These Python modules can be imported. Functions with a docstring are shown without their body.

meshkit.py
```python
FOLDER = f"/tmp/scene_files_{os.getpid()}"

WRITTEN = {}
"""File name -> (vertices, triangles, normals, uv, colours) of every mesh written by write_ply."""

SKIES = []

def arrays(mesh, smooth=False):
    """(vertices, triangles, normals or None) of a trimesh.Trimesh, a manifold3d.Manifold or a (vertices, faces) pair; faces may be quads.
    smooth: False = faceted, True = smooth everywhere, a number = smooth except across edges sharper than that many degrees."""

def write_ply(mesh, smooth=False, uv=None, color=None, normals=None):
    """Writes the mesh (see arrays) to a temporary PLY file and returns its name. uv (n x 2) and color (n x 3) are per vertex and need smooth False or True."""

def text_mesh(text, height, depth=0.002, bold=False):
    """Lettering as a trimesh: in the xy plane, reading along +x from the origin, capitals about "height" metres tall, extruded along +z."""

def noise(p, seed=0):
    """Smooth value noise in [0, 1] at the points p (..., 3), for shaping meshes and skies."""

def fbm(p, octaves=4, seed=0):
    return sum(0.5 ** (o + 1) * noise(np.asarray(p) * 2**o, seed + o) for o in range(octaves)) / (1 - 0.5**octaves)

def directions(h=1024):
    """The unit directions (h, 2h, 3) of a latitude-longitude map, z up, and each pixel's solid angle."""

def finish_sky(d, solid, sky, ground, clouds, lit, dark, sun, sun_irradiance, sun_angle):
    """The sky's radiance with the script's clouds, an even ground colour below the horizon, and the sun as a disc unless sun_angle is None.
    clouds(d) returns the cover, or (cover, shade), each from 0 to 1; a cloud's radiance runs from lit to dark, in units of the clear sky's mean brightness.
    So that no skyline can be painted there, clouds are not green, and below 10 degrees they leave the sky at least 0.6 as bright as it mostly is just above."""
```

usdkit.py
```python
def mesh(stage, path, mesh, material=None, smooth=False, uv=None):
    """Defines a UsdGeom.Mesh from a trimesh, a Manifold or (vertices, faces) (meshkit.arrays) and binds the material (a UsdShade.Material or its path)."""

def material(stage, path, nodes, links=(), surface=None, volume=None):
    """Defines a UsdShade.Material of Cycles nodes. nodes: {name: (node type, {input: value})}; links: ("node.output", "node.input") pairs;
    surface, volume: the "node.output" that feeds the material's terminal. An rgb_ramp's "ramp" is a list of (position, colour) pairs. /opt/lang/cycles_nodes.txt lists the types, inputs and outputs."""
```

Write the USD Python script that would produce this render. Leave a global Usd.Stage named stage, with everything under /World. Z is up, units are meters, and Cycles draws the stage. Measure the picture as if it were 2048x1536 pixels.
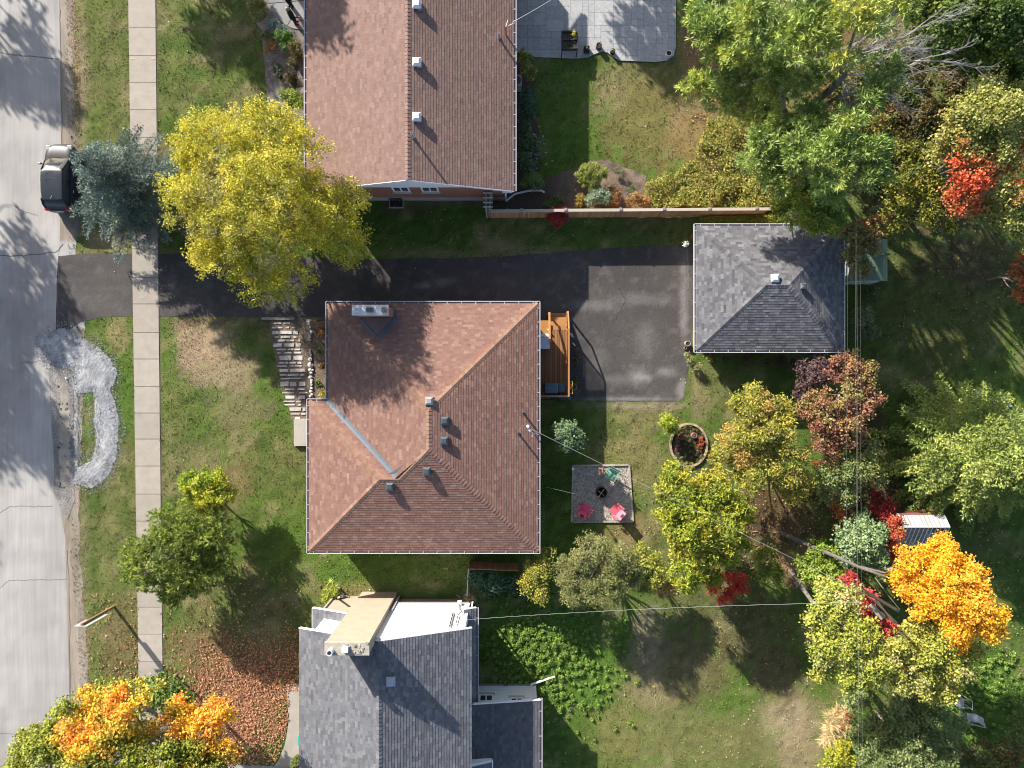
import math, numpy as np, trimesh, shapely, manifold3d, usdkit, meshkit
from shapely.geometry import Polygon, LineString, Point, box as sbox
from shapely.ops import unary_union
from pxr import Usd, UsdGeom, UsdLux, UsdShade, Gf, Sdf, Vt

# ---------------------------------------------------------------- camera, sky, sun, exposure
stage = Usd.Stage.CreateInMemory()
UsdGeom.SetStageUpAxis(stage, UsdGeom.Tokens.z)
world = UsdGeom.Xform.Define(stage, '/World')
UsdGeom.Scope.Define(stage, '/World/Looks')
H = 41.7            # the drone hovers this high above the ground, looking straight down
FPX = 1420.0        # focal length in pixels of the 2048 px wide photograph
EXPOSURE = 1.45
SUN_AZ = (-0.607, 0.795)
SUN_EL = math.radians(24.5)
SUN_I, SKY_I = 1.2, 0.084
cam = UsdGeom.Camera.Define(stage, '/World/camera')
cam.CreateHorizontalApertureAttr(36.0); cam.CreateVerticalApertureAttr(27.0)
cam.CreateFocalLengthAttr(36.0 * FPX / 2048.0)
cam.CreateClippingRangeAttr((0.1, 5000.0))
cam.CreateExposureAttr(EXPOSURE)
cam.AddTranslateOp().Set(Gf.Vec3d(0, 0, H))
sky_mat = usdkit.material(stage, '/World/Looks/sky_look', {
    's': ('sky_texture', {'sky_type': 'single_scattering', 'sun_disc': False, 'sun_elevation': SUN_EL,
                          'sun_rotation': math.atan2(SUN_AZ[0], SUN_AZ[1]), 'altitude': 100.0, 'air_density': 1.0, 'aerosol_density': 1.6}),
    'b': ('background_shader', {'strength': SKY_I})}, [('s.color', 'b.color')], surface='b.background')
dome = UsdLux.DomeLight.Define(stage, '/World/sky')
UsdShade.MaterialBindingAPI.Apply(dome.GetPrim()).Bind(sky_mat)
dome.GetPrim().SetCustomDataByKey('kind', 'structure')
sun = UsdLux.DistantLight.Define(stage, '/World/sun')
sun.CreateIntensityAttr(SUN_I); sun.CreateAngleAttr(0.6); sun.CreateNormalizeAttr(True)
sun.CreateColorAttr(Gf.Vec3f(1.0, 0.93, 0.83))
sd = np.array([SUN_AZ[0] * math.cos(SUN_EL), SUN_AZ[1] * math.cos(SUN_EL), math.sin(SUN_EL)])
_m = Gf.Matrix4d(); _x = np.cross([0, 0, 1.0], sd); _x /= np.linalg.norm(_x); _y = np.cross(sd, _x)
_m.SetRow(0, Gf.Vec4d(*map(float, _x), 0)); _m.SetRow(1, Gf.Vec4d(*map(float, _y), 0)); _m.SetRow(2, Gf.Vec4d(*map(float, sd), 0)); _m.SetRow(3, Gf.Vec4d(0, 0, 0, 1))
sun.AddTransformOp().Set(_m)

# ---------------------------------------------------------------- helpers
rng = np.random.default_rng(7)
def at(px, py, h=0.0):
    """World point at height h that the photograph shows at this pixel."""
    s = (H - h) / FPX
    return np.array([(px - 1024) * s, (768 - py) * s, h])
def xy(px, py, h=0.0): return at(px, py, h)[:2]
def poly(pts, h=0.0): return Polygon([tuple(xy(a, b, h)) for a, b in pts])
USED, NUM, LOC = set(), {}, {}
def numbered(parent, name):
    p = f'{parent}/{name}'
    if p not in USED:
        USED.add(p); return p
    i = NUM.get(p, 0) + 1
    NUM[p] = i; q = f'{p}_{i:03d}'; USED.add(q); return q
def tag(prim, label=None, cat=None, group=None, kind=None):
    prim = prim.GetPrim() if hasattr(prim, 'GetPrim') else prim
    for k, v in (('label', label), ('category', cat), ('group', group), ('kind', kind)):
        if v: prim.SetCustomDataByKey(k, v)
    return prim
def thing(name, label=None, cat=None, loc=(0, 0, 0), group=None, kind=None):
    p = numbered('/World', name)
    x = UsdGeom.Xform.Define(stage, p); x.AddTranslateOp().Set(Gf.Vec3d(*map(float, loc)))
    LOC[p] = np.array(loc, float)
    tag(x, label, cat, group, kind)
    return p
def base_of(path):
    return LOC.get('/'.join(path.split('/')[:3]), np.zeros(3))
def copy_of(src, loc, label, rot=0.0, group=None):
    name = src.split('/')[-1].split('_0')[0]
    p = numbered('/World', name)
    x = UsdGeom.Xform.Define(stage, p); x.AddTranslateOp().Set(Gf.Vec3d(*map(float, loc)))
    if rot: x.AddRotateZOp().Set(math.degrees(rot))
    pr = x.GetPrim(); pr.GetReferences().AddInternalReference(src); pr.SetInstanceable(True)
    was = stage.GetPrimAtPath(src).GetCustomData()
    tag(pr, label, was.get('category'), group or was.get('group'))
    return p
def mixc(a, b, t):
    t = np.asarray(t, float)
    return np.asarray(a, float) * (1 - t[..., None]) + np.asarray(b, float) * t[..., None]
def nrm(v): return v / (np.linalg.norm(v, axis=-1, keepdims=True) + 1e-12)
class MB:
    """Collects shapes into one mesh; every vertex carries its own base colour."""
    def __init__(s): s.v, s.f, s.c, s.n = [], [], [], 0
    def add(s, v, f, col):
        v = np.asarray(v, float).reshape(-1, 3); f = np.asarray(f, int)
        if f.shape[1] == 4: f = np.vstack([f[:, [0, 1, 2]], f[:, [0, 2, 3]]])
        s.v.append(v); s.f.append(f + s.n); s.c.append(np.broadcast_to(np.asarray(col, float), (len(v), 3))); s.n += len(v); return s
    def box(s, x0, x1, y0, y1, z0, z1, col):
        v = [(x, y, z) for z in (z0, z1) for x, y in ((x0, y0), (x1, y0), (x1, y1), (x0, y1))]
        return s.add(v, [[0, 3, 2, 1], [4, 5, 6, 7], [0, 1, 5, 4], [1, 2, 6, 5], [2, 3, 7, 6], [3, 0, 4, 7]], col)
    def bar(s, p, q, w, h, col, up=(0, 0, 1)):
        p, q = np.asarray(p, float), np.asarray(q, float); d = nrm(q - p)
        a = np.cross(d, up)
        if np.linalg.norm(a) < 1e-6: a = np.cross(d, (1, 0, 0))
        a = nrm(a) * w / 2; b = nrm(np.cross(a, d)) * h / 2
        v = [p - a - b, p + a - b, p + a + b, p - a + b, q - a - b, q + a - b, q + a + b, q - a + b]
        return s.add(v, [[0, 1, 2, 3], [4, 7, 6, 5], [0, 4, 5, 1], [1, 5, 6, 2], [2, 6, 7, 3], [3, 7, 4, 0]], col)
    def tube(s, pts, rad, col, sides=6):
        p = np.asarray(pts, float); rad = np.broadcast_to(np.asarray(rad, float), (len(p),))
        t = nrm(np.gradient(p, axis=0)); ref = np.where(np.abs(t[:, 2:]) < .9, [0, 0, 1.], [1., 0, 0])
        a = nrm(np.cross(t, ref)); b = np.cross(t, a); an = np.arange(sides) * 2 * np.pi / sides
        v = p[:, None] + rad[:, None, None] * (np.cos(an)[None, :, None] * a[:, None] + np.sin(an)[None, :, None] * b[:, None])
        i, j = np.meshgrid(np.arange(len(p) - 1), np.arange(sides), indexing='ij'); k = (j + 1) % sides
        q = np.stack([i * sides + j, i * sides + k, (i + 1) * sides + k, (i + 1) * sides + j], -1).reshape(-1, 4)
        s.add(v.reshape(-1, 3), q, col)
        n0 = (len(p) - 1) * sides
        s.add(np.vstack([v[0], v[-1]]), [[0, k + 1, k] for k in range(1, sides - 1)] + [[sides, sides + k, sides + k + 1] for k in range(1, sides - 1)], col)
        return s
    def cyl(s, c, r, h, col, sides=14, r2=None):
        c = np.asarray(c, float)
        an = np.arange(sides) * 2 * np.pi / sides; r2 = r if r2 is None else r2
        lo = c + np.stack([r * np.cos(an), r * np.sin(an), 0 * an], 1); hi = c + np.stack([r2 * np.cos(an), r2 * np.sin(an), 0 * an + h], 1)
        v = np.vstack([lo, hi, c + [0, 0, 0], c + [0, 0, h]]); k = np.arange(sides); n = (k + 1) % sides
        f = np.vstack([np.stack([k, n, n + sides], 1), np.stack([k, n + sides, k + sides], 1), np.stack([n, k, 0 * k + 2 * sides], 1), np.stack([k + sides, n + sides, 0 * k + 2 * sides + 1], 1)])
        return s.add(v, f, col)
    def ring(s, c, r0, r1, h, col, sides=20):
        c = np.asarray(c, float); an = np.arange(sides) * 2 * np.pi / sides; e = np.stack([np.cos(an), np.sin(an), 0 * an], 1)
        v = np.vstack([c + e * r1, c + e * r1 + [0, 0, h], c + e * r0 + [0, 0, h], c + e * r0]); k = np.arange(sides); n = (k + 1) % sides
        f = np.vstack([np.stack([k + a * sides, n + a * sides, n + b * sides, k + b * sides], 1) for a, b in ((0, 1), (1, 2), (2, 3))])
        return s.add(v, f, col)
    def quad(s, pts, col):
        return s.add(pts, [list(range(len(pts)))] if len(pts) in (3, 4) else [[0, i, i + 1] for i in range(1, len(pts) - 1)], col)
    def sheet(s, pg, z, col):
        for g in getattr(pg, 'geoms', [pg]):
            if g.is_empty or g.area < 1e-5 or g.geom_type != 'Polygon': continue
            v, f = trimesh.creation.triangulate_polygon(g, engine='earcut')
            s.add(np.column_stack([v, np.full(len(v), z)]), f, col)
        return s
    def prism(s, pg, z0, z1, col):
        for g in getattr(pg, 'geoms', [pg]):
            if g.is_empty or g.area < 1e-6 or g.geom_type != 'Polygon': continue
            m = trimesh.creation.extrude_polygon(g, z1 - z0, engine='earcut'); m.apply_translation([0, 0, z0])
            s.add(m.vertices, m.faces, col)
        return s
    def mesh(s, m, col): return s.add(np.array(m.vertices), np.array(m.faces), col)
    def build(s, name, mat, parent=None, label=None, cat=None, group=None, kind=None, smooth=False):
        parent = parent or '/World'
        p = numbered(parent, name)
        v = np.vstack(s.v) - base_of(parent); f = np.vstack(s.f); c = np.vstack(s.c)
        used, f = np.unique(f, return_inverse=True); f = f.reshape(-1, 3); v, c = v[used], c[used]
        if smooth is True:
            m = usdkit.mesh(stage, p, (v, f), mat, smooth=True)
        else:
            m = usdkit.mesh(stage, p, (v, f), mat)
        UsdGeom.PrimvarsAPI(m).CreatePrimvar('tint', Sdf.ValueTypeNames.Color3fArray, 'vertex').Set(Vt.Vec3fArray.FromNumpy(np.clip(c, 0.004, 0.9).astype(np.float32)))
        tag(m, label, cat, group, kind)
        return p

def look(name, rough=0.85, spec=0.3, scale=6.0, amt=0.15, stretch=(1, 1, 1), bump=0.0, bscale=40.0, transl=0.0, metal=0.0, coat=0.0, detail=5.0, gain=1.0):
    """A material that takes its base colour from the mesh and adds grain and relief in world space."""
    n = {'a': ('attribute', {'attribute': 'tint'}), 'g': ('geometry', {}), 'm': ('mapping', {'mapping_type': 'point', 'scale': stretch}),
         'n': ('noise_texture', {'scale': scale, 'detail': detail, 'roughness': 0.65}),
         'r': ('map_range', {'from_min': 0.25, 'from_max': 0.75, 'to_min': (1 - amt) * gain, 'to_max': (1 + amt) * gain}),
         's': ('vector_math', {'math_type': 'scale'}),
         'p': ('principled_bsdf', {'roughness': rough, 'specular_ior_level': spec, 'metallic': metal, 'coat_weight': coat})}
    l = [('g.position', 'm.vector'), ('m.vector', 'n.vector'), ('n.fac', 'r.value'), ('a.vector', 's.vector1'), ('r.result', 's.scale'), ('s.vector', 'p.base_color')]
    if bump:
        n['bn'] = ('noise_texture', {'scale': bscale, 'detail': 4.0, 'roughness': 0.6}); n['b'] = ('bump', {'strength': 1.0, 'distance': bump})
        l += [('m.vector', 'bn.vector'), ('bn.fac', 'b.height'), ('b.normal', 'p.normal')]
    out = 'p.BSDF'
    if transl:
        n['t'] = ('translucent_bsdf', {}); n['x'] = ('mix_closure', {'fac': transl}); l += [('s.vector', 't.color'), ('p.BSDF', 'x.closure1'), ('t.BSDF', 'x.closure2')]; out = 'x.closure'
    return usdkit.material(stage, '/World/Looks/' + name, n, l, surface=out)
M_SOIL = look('soil_look', 0.95, 0.1, 13.0, 0.5, bump=0.05, bscale=18, detail=7, gain=1.15)
M_BLADE = look('grass_blade_look', 0.75, 0.2, 1.2, 0.18, transl=0.45, gain=1.4)
M_LEAF = look('leaf_look', 0.55, 0.35, 2.0, 0.12, transl=0.3, gain=1.5)
M_NEEDLE = look('needle_look', 0.6, 0.3, 2.0, 0.15, transl=0.12, gain=1.8)
M_BARK = look('bark_look', 0.9, 0.15, 9.0, 0.35, stretch=(1, 1, .3), bump=0.02, bscale=30, gain=1.0)
M_ROAD = look('road_look', 0.9, 0.2, 2.2, 0.14, stretch=(2.2, .12, 1), bump=0.006, bscale=90, detail=8, gain=0.72)
M_SHOULDER = look('shoulder_look', 0.95, 0.15, 2.5, 0.25, stretch=(3, .3, 1), bump=0.012, bscale=25, detail=7, gain=0.78)
M_CONCRETE = look('concrete_look', 0.88, 0.25, 1.8, 0.14, bump=0.003, bscale=60, detail=8, gain=0.68)
M_ASPHALT = look('asphalt_look', 0.85, 0.3, 9.0, 0.3, bump=0.006, bscale=80, detail=9, gain=0.62)
M_GRAVEL = look('gravel_look', 0.95, 0.2, 22.0, 0.3, bump=0.012, bscale=40, gain=0.72)
M_SHINGLE = look('shingle_look', 0.92, 0.15, 14.0, 0.16, bump=0.003, bscale=120, gain=0.8)
M_WOOD = look('wood_look', 0.75, 0.25, 5.0, 0.25, stretch=(6, 6, 1), bump=0.003, bscale=40, gain=0.85)
M_STONE = look('stone_look', 0.85, 0.25, 8.0, 0.25, bump=0.008, bscale=25, gain=0.8)
M_PAINT = look('paint_look', 0.5, 0.4, 3.0, 0.05, gain=0.9)
M_METAL = look('metal_look', 0.45, 0.5, 4.0, 0.12)
M_CLOTH = look('cloth_look', 0.9, 0.15, 12.0, 0.12)
M_GLOSS = look('car_paint_look', 0.35, 0.22, 3.0, 0.03, coat=0.0)
M_RUBBER = look('rubber_look', 0.8, 0.3, 8.0, 0.1)
M_GLASS = usdkit.material(stage, '/World/Looks/window_glass_look', {'p': ('principled_bsdf', {'base_color': (0.03, 0.035, 0.04), 'roughness': 0.08, 'specular_ior_level': 0.35})}, surface='p.BSDF')
M_MUD = usdkit.material(stage, '/World/Looks/mud_water_look', {'g': ('geometry', {}), 'n': ('noise_texture', {'scale': 1.6, 'detail': 4.0}), 'r': ('rgb_ramp', {'ramp': [(0.35, (.17, .15, .13)), (0.6, (.27, .245, .20))]}),
        'p': ('principled_bsdf', {'roughness': 0.22, 'specular_ior_level': 0.4})}, [('g.position', 'n.vector'), ('n.fac', 'r.fac'), ('r.color', 'p.base_color')], surface='p.BSDF')
M_BRICK = usdkit.material(stage, '/World/Looks/brick_look', {'g': ('geometry', {}), 'm': ('mapping', {'mapping_type': 'point', 'rotation': (math.pi / 2, 0, 0)}),
        'b': ('brick_texture', {'color1': (.27, .085, .05), 'color2': (.20, .06, .04), 'mortar': (.25, .17, .13), 'scale': 1.0, 'brick_width': .22, 'row_height': .075, 'mortar_size': .008}),
        'p': ('principled_bsdf', {'roughness': 0.9})}, [('g.position', 'm.vector'), ('m.vector', 'b.vector'), ('b.color', 'p.base_color')], surface='p.BSDF')

# ---------------------------------------------------------------- the ground and what is laid on it
S0 = FPX / H
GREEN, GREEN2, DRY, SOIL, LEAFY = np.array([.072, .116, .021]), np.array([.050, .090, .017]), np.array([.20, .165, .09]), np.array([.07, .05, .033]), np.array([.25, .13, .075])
LUSH, OLIVE = np.array([.070, .130, .022]), np.array([.102, .112, .037])
PATCH = [ # px, py, rx, ry, colour, strength: what grows or lies where
    (415, 700, 62, 62, (.25, .19, .12), 1.0), (460, 740, 60, 45, (.23, .18, .11), .8), (380, 665, 45, 30, (.25, .19, .12), .9), (480, 820, 60, 40, DRY, .5), (400, 950, 60, 60, DRY, .45), (460, 970, 40, 50, (.22, .14, .08), .6),
    (420, 1000, 90, 60, OLIVE, .5), (220, 480, 40, 22, (.26, .20, .11), .9), (180, 430, 25, 60, (.24, .18, .11), .8), (160, 180, 18, 200, (.20, .16, .10), .75), (235, 670, 22, 40, (.22, .18, .09), .7),
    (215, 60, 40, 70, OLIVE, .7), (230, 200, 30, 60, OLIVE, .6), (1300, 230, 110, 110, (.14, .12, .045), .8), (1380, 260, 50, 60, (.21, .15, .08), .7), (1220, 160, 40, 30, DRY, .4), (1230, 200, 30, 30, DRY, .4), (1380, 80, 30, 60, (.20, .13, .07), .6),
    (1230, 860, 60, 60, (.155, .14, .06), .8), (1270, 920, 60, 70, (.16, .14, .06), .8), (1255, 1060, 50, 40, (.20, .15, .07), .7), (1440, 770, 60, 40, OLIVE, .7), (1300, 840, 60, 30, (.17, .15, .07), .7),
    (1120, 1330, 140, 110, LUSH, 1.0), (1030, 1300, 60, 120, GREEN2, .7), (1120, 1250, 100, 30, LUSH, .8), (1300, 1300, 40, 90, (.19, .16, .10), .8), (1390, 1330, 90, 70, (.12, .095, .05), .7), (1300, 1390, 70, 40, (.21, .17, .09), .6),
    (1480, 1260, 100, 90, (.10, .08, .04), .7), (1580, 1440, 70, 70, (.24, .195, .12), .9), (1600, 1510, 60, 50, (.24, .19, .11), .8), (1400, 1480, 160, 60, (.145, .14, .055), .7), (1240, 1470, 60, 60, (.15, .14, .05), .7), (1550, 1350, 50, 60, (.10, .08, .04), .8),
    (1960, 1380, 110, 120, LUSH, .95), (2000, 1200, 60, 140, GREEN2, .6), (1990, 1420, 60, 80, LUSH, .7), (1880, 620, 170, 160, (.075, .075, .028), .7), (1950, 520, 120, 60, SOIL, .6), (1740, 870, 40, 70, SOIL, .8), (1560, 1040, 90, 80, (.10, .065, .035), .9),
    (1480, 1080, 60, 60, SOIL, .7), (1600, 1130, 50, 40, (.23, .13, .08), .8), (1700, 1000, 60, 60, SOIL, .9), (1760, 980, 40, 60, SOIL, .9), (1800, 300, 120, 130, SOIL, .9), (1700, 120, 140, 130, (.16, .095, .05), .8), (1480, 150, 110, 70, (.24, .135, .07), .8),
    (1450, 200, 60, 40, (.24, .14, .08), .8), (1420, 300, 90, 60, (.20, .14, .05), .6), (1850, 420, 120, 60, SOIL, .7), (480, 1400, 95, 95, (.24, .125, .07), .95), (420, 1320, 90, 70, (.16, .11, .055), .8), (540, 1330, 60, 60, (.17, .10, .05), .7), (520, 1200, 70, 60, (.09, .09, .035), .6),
    (560, 1130, 40, 60, GREEN, .5), (780, 1140, 120, 30, GREEN, .6), (700, 1180, 80, 14, (.20, .15, .07), .5), (820, 420, 60, 18, (.10, .075, .045), .8), (900, 405, 90, 8, (.12, .09, .06), .9), (870, 450, 120, 35, GREEN2, .7), (1200, 470, 160, 25, GREEN2, .5), (850, 505, 100, 10, DRY, .6), (1050, 500, 100, 8, DRY, .5),
    (430, 640, 90, 14, (.14, .105, .06), .7), (560, 650, 50, 20, (.10, .08, .05), .7), (600, 700, 30, 80, (.10, .085, .05), .8), (1400, 800, 25, 40, DRY, .6), (1250, 812, 120, 10, (.20, .165, .11), .9), (240, 1300, 40, 110, (.13, .10, .045), .7), (160, 1300, 18, 160, (.17, .14, .09), .7), (165, 1080, 10, 90, (.17, .14, .09), .6),
    (1160, 850, 90, 60, GREEN2, .6), (1110, 960, 40, 120, GREEN2, .7), (640, 1180, 60, 20, (.12, .115, .04), .5), (1080, 1470, 60, 70, GREEN2, .6), (215, 830, 12, 90, GREEN, .3)]
def ground_colour(x, y):
    px, py = 1024 + x * S0, 768 - y * S0
    p3 = np.stack([x, y, 0 * x], -1)
    n1, n2, n3 = meshkit.fbm(p3 * .22 + 5, 4, 1), meshkit.fbm(p3 * 1.1 + 9, 4, 2), meshkit.fbm(p3 * 4.0 + 3, 3, 3)
    c = mixc(GREEN, OLIVE, np.clip((n1 - .45) * 4, 0, 1)); c = mixc(c, GREEN2, np.clip((.5 - n2) * 3, 0, .8)); c = mixc(c, DRY, np.clip((n2 - .57) * 3.2, 0, .6))
    w1, w2 = (n2 - .5) * .9, (n3 - .5) * 1.2
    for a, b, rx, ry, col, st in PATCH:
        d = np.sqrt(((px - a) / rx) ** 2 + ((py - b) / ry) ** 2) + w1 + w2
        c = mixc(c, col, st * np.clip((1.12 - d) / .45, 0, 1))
    n4 = meshkit.noise(p3 * 11.0, 6)
    return c * (1 + (n3 - .5) * .7 + (n4 - .5) * .45)[..., None]
gx = np.unique(np.round(np.concatenate([[-600, -300, -150, -90, -60, -45], np.arange(-36, 36.01, .3), [45, 60, 90, 150, 300, 600]]), 3))
gy = np.unique(np.round(np.concatenate([[-600, -300, -150, -90, -60, -40], np.arange(-28, 28.01, .3), [40, 60, 90, 150, 300, 600]]), 3))
X, Y = np.meshgrid(gx, gy, indexing='ij')
gv = np.stack([X, Y, 0 * X], -1).reshape(-1, 3)
ii, jj = np.meshgrid(np.arange(len(gx) - 1), np.arange(len(gy) - 1), indexing='ij')
gf = np.stack([ii * len(gy) + jj, (ii + 1) * len(gy) + jj, (ii + 1) * len(gy) + jj + 1, ii * len(gy) + jj + 1], -1).reshape(-1, 4)
MB().add(gv, gf, ground_colour(gv[:, 0], gv[:, 1]) * .92).build('ground', M_SOIL, kind='structure')

def wobble(pts, amp=.04, step=.25, seed=0, h=0.0):
    """A polygon of photo pixels whose edges are worn and uneven."""
    ring = np.array([xy(a, b, h) for a, b in pts] + [xy(*pts[0], h)])
    out = []
    for p, q in zip(ring[:-1], ring[1:]):
        n = max(1, int(np.linalg.norm(q - p) / step))
        out += [p + (q - p) * t for t in np.arange(n) / n]
    out = np.array(out); z = np.full(len(out), 3.3)
    out[:, 0] += (meshkit.fbm(np.column_stack([out * 1.7, z]), 3, seed) - .5) * 4 * amp
    out[:, 1] += (meshkit.fbm(np.column_stack([out * 1.7, z + 9]), 3, seed) - .5) * 4 * amp
    return Polygon(out).buffer(0)
road_pg = wobble([(-900, -900), (113, -900), (118, 0), (121, 110), (123, 250), (122, 420), (118, 500), (115, 560), (116, 660), (99, 740), (102, 800), (106, 860), (110, 910), (107, 985), (120, 1010), (131, 1080), (136, 1250), (139, 1420), (140, 1560), (146, 2400), (-900, 2400)], .02, .3, 1)
shoulder_pg = wobble([(90, -900), (142, -900), (150, 0), (148, 130), (152, 250), (157, 330), (160, 420), (152, 505), (170, 640), (160, 1000), (158, 1080), (166, 1200), (175, 1320), (176, 1420), (190, 2400), (90, 2400)], .09, .2, 2)
apron_pg = wobble([(117, 512), (160, 508), (266, 508), (269, 632), (205, 634), (160, 645), (128, 668), (112, 670), (114, 560)], .02, .2, 3)
drive_pg = wobble([(317, 507), (372, 505), (480, 512), (740, 518), (900, 516), (1000, 513), (1100, 506), (1200, 498), (1290, 491), (1388, 489), (1384, 700), (1366, 795), (1356, 803), (1250, 802), (1083, 800), (1080, 640), (900, 636), (652, 634), (540, 634), (318, 632)], .03, .25, 4)
def grid_sheet(pg, z, colfn, name, mat, cell=.25, **kw):
    """A flat sheet cut into a grid so that its colour can vary."""
    x0, y0, x1, y1 = pg.bounds; x0, x1, y0, y1 = max(x0, -40), min(x1, 40), max(y0, -40), min(y1, 40)
    m = MB(); shapely.prepare(pg)
    xs, ys = np.arange(x0, x1 + cell, cell), np.arange(y0, y1 + cell, cell)
    A, B = np.meshgrid(xs[:-1], ys[:-1], indexing='ij'); A, B = A.ravel(), B.ravel()
    cells = shapely.box(A, B, A + cell, B + cell)
    ins = shapely.contains(pg, cells); cut = shapely.intersects(pg, cells) & ~ins
    q = np.stack([np.stack([A, B], 1), np.stack([A + cell, B], 1), np.stack([A + cell, B + cell], 1), np.stack([A, B + cell], 1)], 1)[ins]
    if len(q):
        v = np.concatenate([q, np.full(q.shape[:2] + (1,), z)], -1).reshape(-1, 3)
        m.add(v, np.arange(len(v)).reshape(-1, 4), colfn(v[:, 0], v[:, 1]))
    for c in cells[cut]:
        g = c.intersection(pg)
        for h in getattr(g, 'geoms', [g]):
            if h.geom_type == 'Polygon' and h.area > 1e-6:
                v, f = trimesh.creation.triangulate_polygon(h, engine='earcut')
                m.add(np.column_stack([v, np.full(len(v), z)]), f, colfn(v[:, 0], v[:, 1]))
    return m.build(name, mat, **kw)
def road_colour(x, y):
    p3 = np.stack([x, y, 0 * x], -1); n = meshkit.fbm(p3 * [.9, .12, 1], 4, 11); k = meshkit.fbm(p3 * 1.3, 4, 12)
    c = mixc((.345, .325, .312), (.43, .41, .395), np.clip((n - .35) * 3, 0, 1)); q = meshkit.fbm(p3 * .35, 4, 21); c = mixc(c, (.29, .275, .27), np.clip((q - .55) * 3, 0, .6)); return c * (1 + (k - .5) * .35)[..., None]
def shoulder_colour(x, y):
    p3 = np.stack([x, y, 0 * x], -1); n = meshkit.fbm(p3 * [2.5, .3, 1], 4, 13)
    c = mixc((.20, .165, .13), (.34, .29, .24), np.clip((n - .3) * 2.4, 0, 1))
    return mixc(c, (.40, .40, .41), np.clip((np.abs((768 - y * S0) - 570) < 90) * np.ones_like(x) * .8, 0, 1))
def drive_colour(x, y):
    px, py = 1024 + x * S0, 768 - y * S0; p3 = np.stack([x, y, 0 * x], -1)
    n, k, w = meshkit.fbm(p3 * .6, 5, 14), meshkit.fbm(p3 * 2.6, 4, 15), meshkit.fbm(p3 * [.15, 2.2, 1], 3, 18)
    c = mixc((.072, .065, .065), (.096, .085, .080), np.clip((n - .35) * 3, 0, 1)); c = mixc(c, (.12, .11, .105), np.clip((w - .52) * 3, 0, .5) * (px < 330)); f = meshkit.fbm(p3 * 7, 3, 16); c = mixc(c, (.17, .155, .145), np.clip((k - .6) * 3, 0, .4)); c = c * (1 + (f - .5) * .3)[..., None]
    pale = np.zeros_like(x)
    for a, b, rx, ry, s in [(1275, 752, 26, 20, .8), (1335, 745, 24, 12, .6), (1240, 760, 40, 14, .3), (1190, 610, 60, 12, .35), (1280, 600, 80, 14, .3), (1290, 680, 20, 40, .25), (850, 572, 20, 8, .6), (880, 565, 30, 10, .35), (1368, 600, 10, 100, .5), (1365, 790, 12, 30, .7), (1260, 798, 110, 6, .6), (1200, 720, 20, 30, .2)]:
        pale = np.maximum(pale, s * np.clip(1.25 - np.sqrt(((px - a) / rx) ** 2 + ((py - b) / ry) ** 2) - (k - .5) * 1.6, 0, 1))
    return mixc(c, (.34, .32, .31), pale)
grid_sheet(shoulder_pg, .004, shoulder_colour, 'road_shoulder', M_SHOULDER, kind='structure')
road = grid_sheet(road_pg, .008, road_colour, 'road', M_ROAD, cell=.4, kind='structure')
grid_sheet(apron_pg, .012, drive_colour, 'driveway_apron', M_ASPHALT, kind='structure')
drive = grid_sheet(drive_pg, .012, drive_colour, 'driveway', M_ASPHALT, cell=.15, kind='structure')
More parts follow.
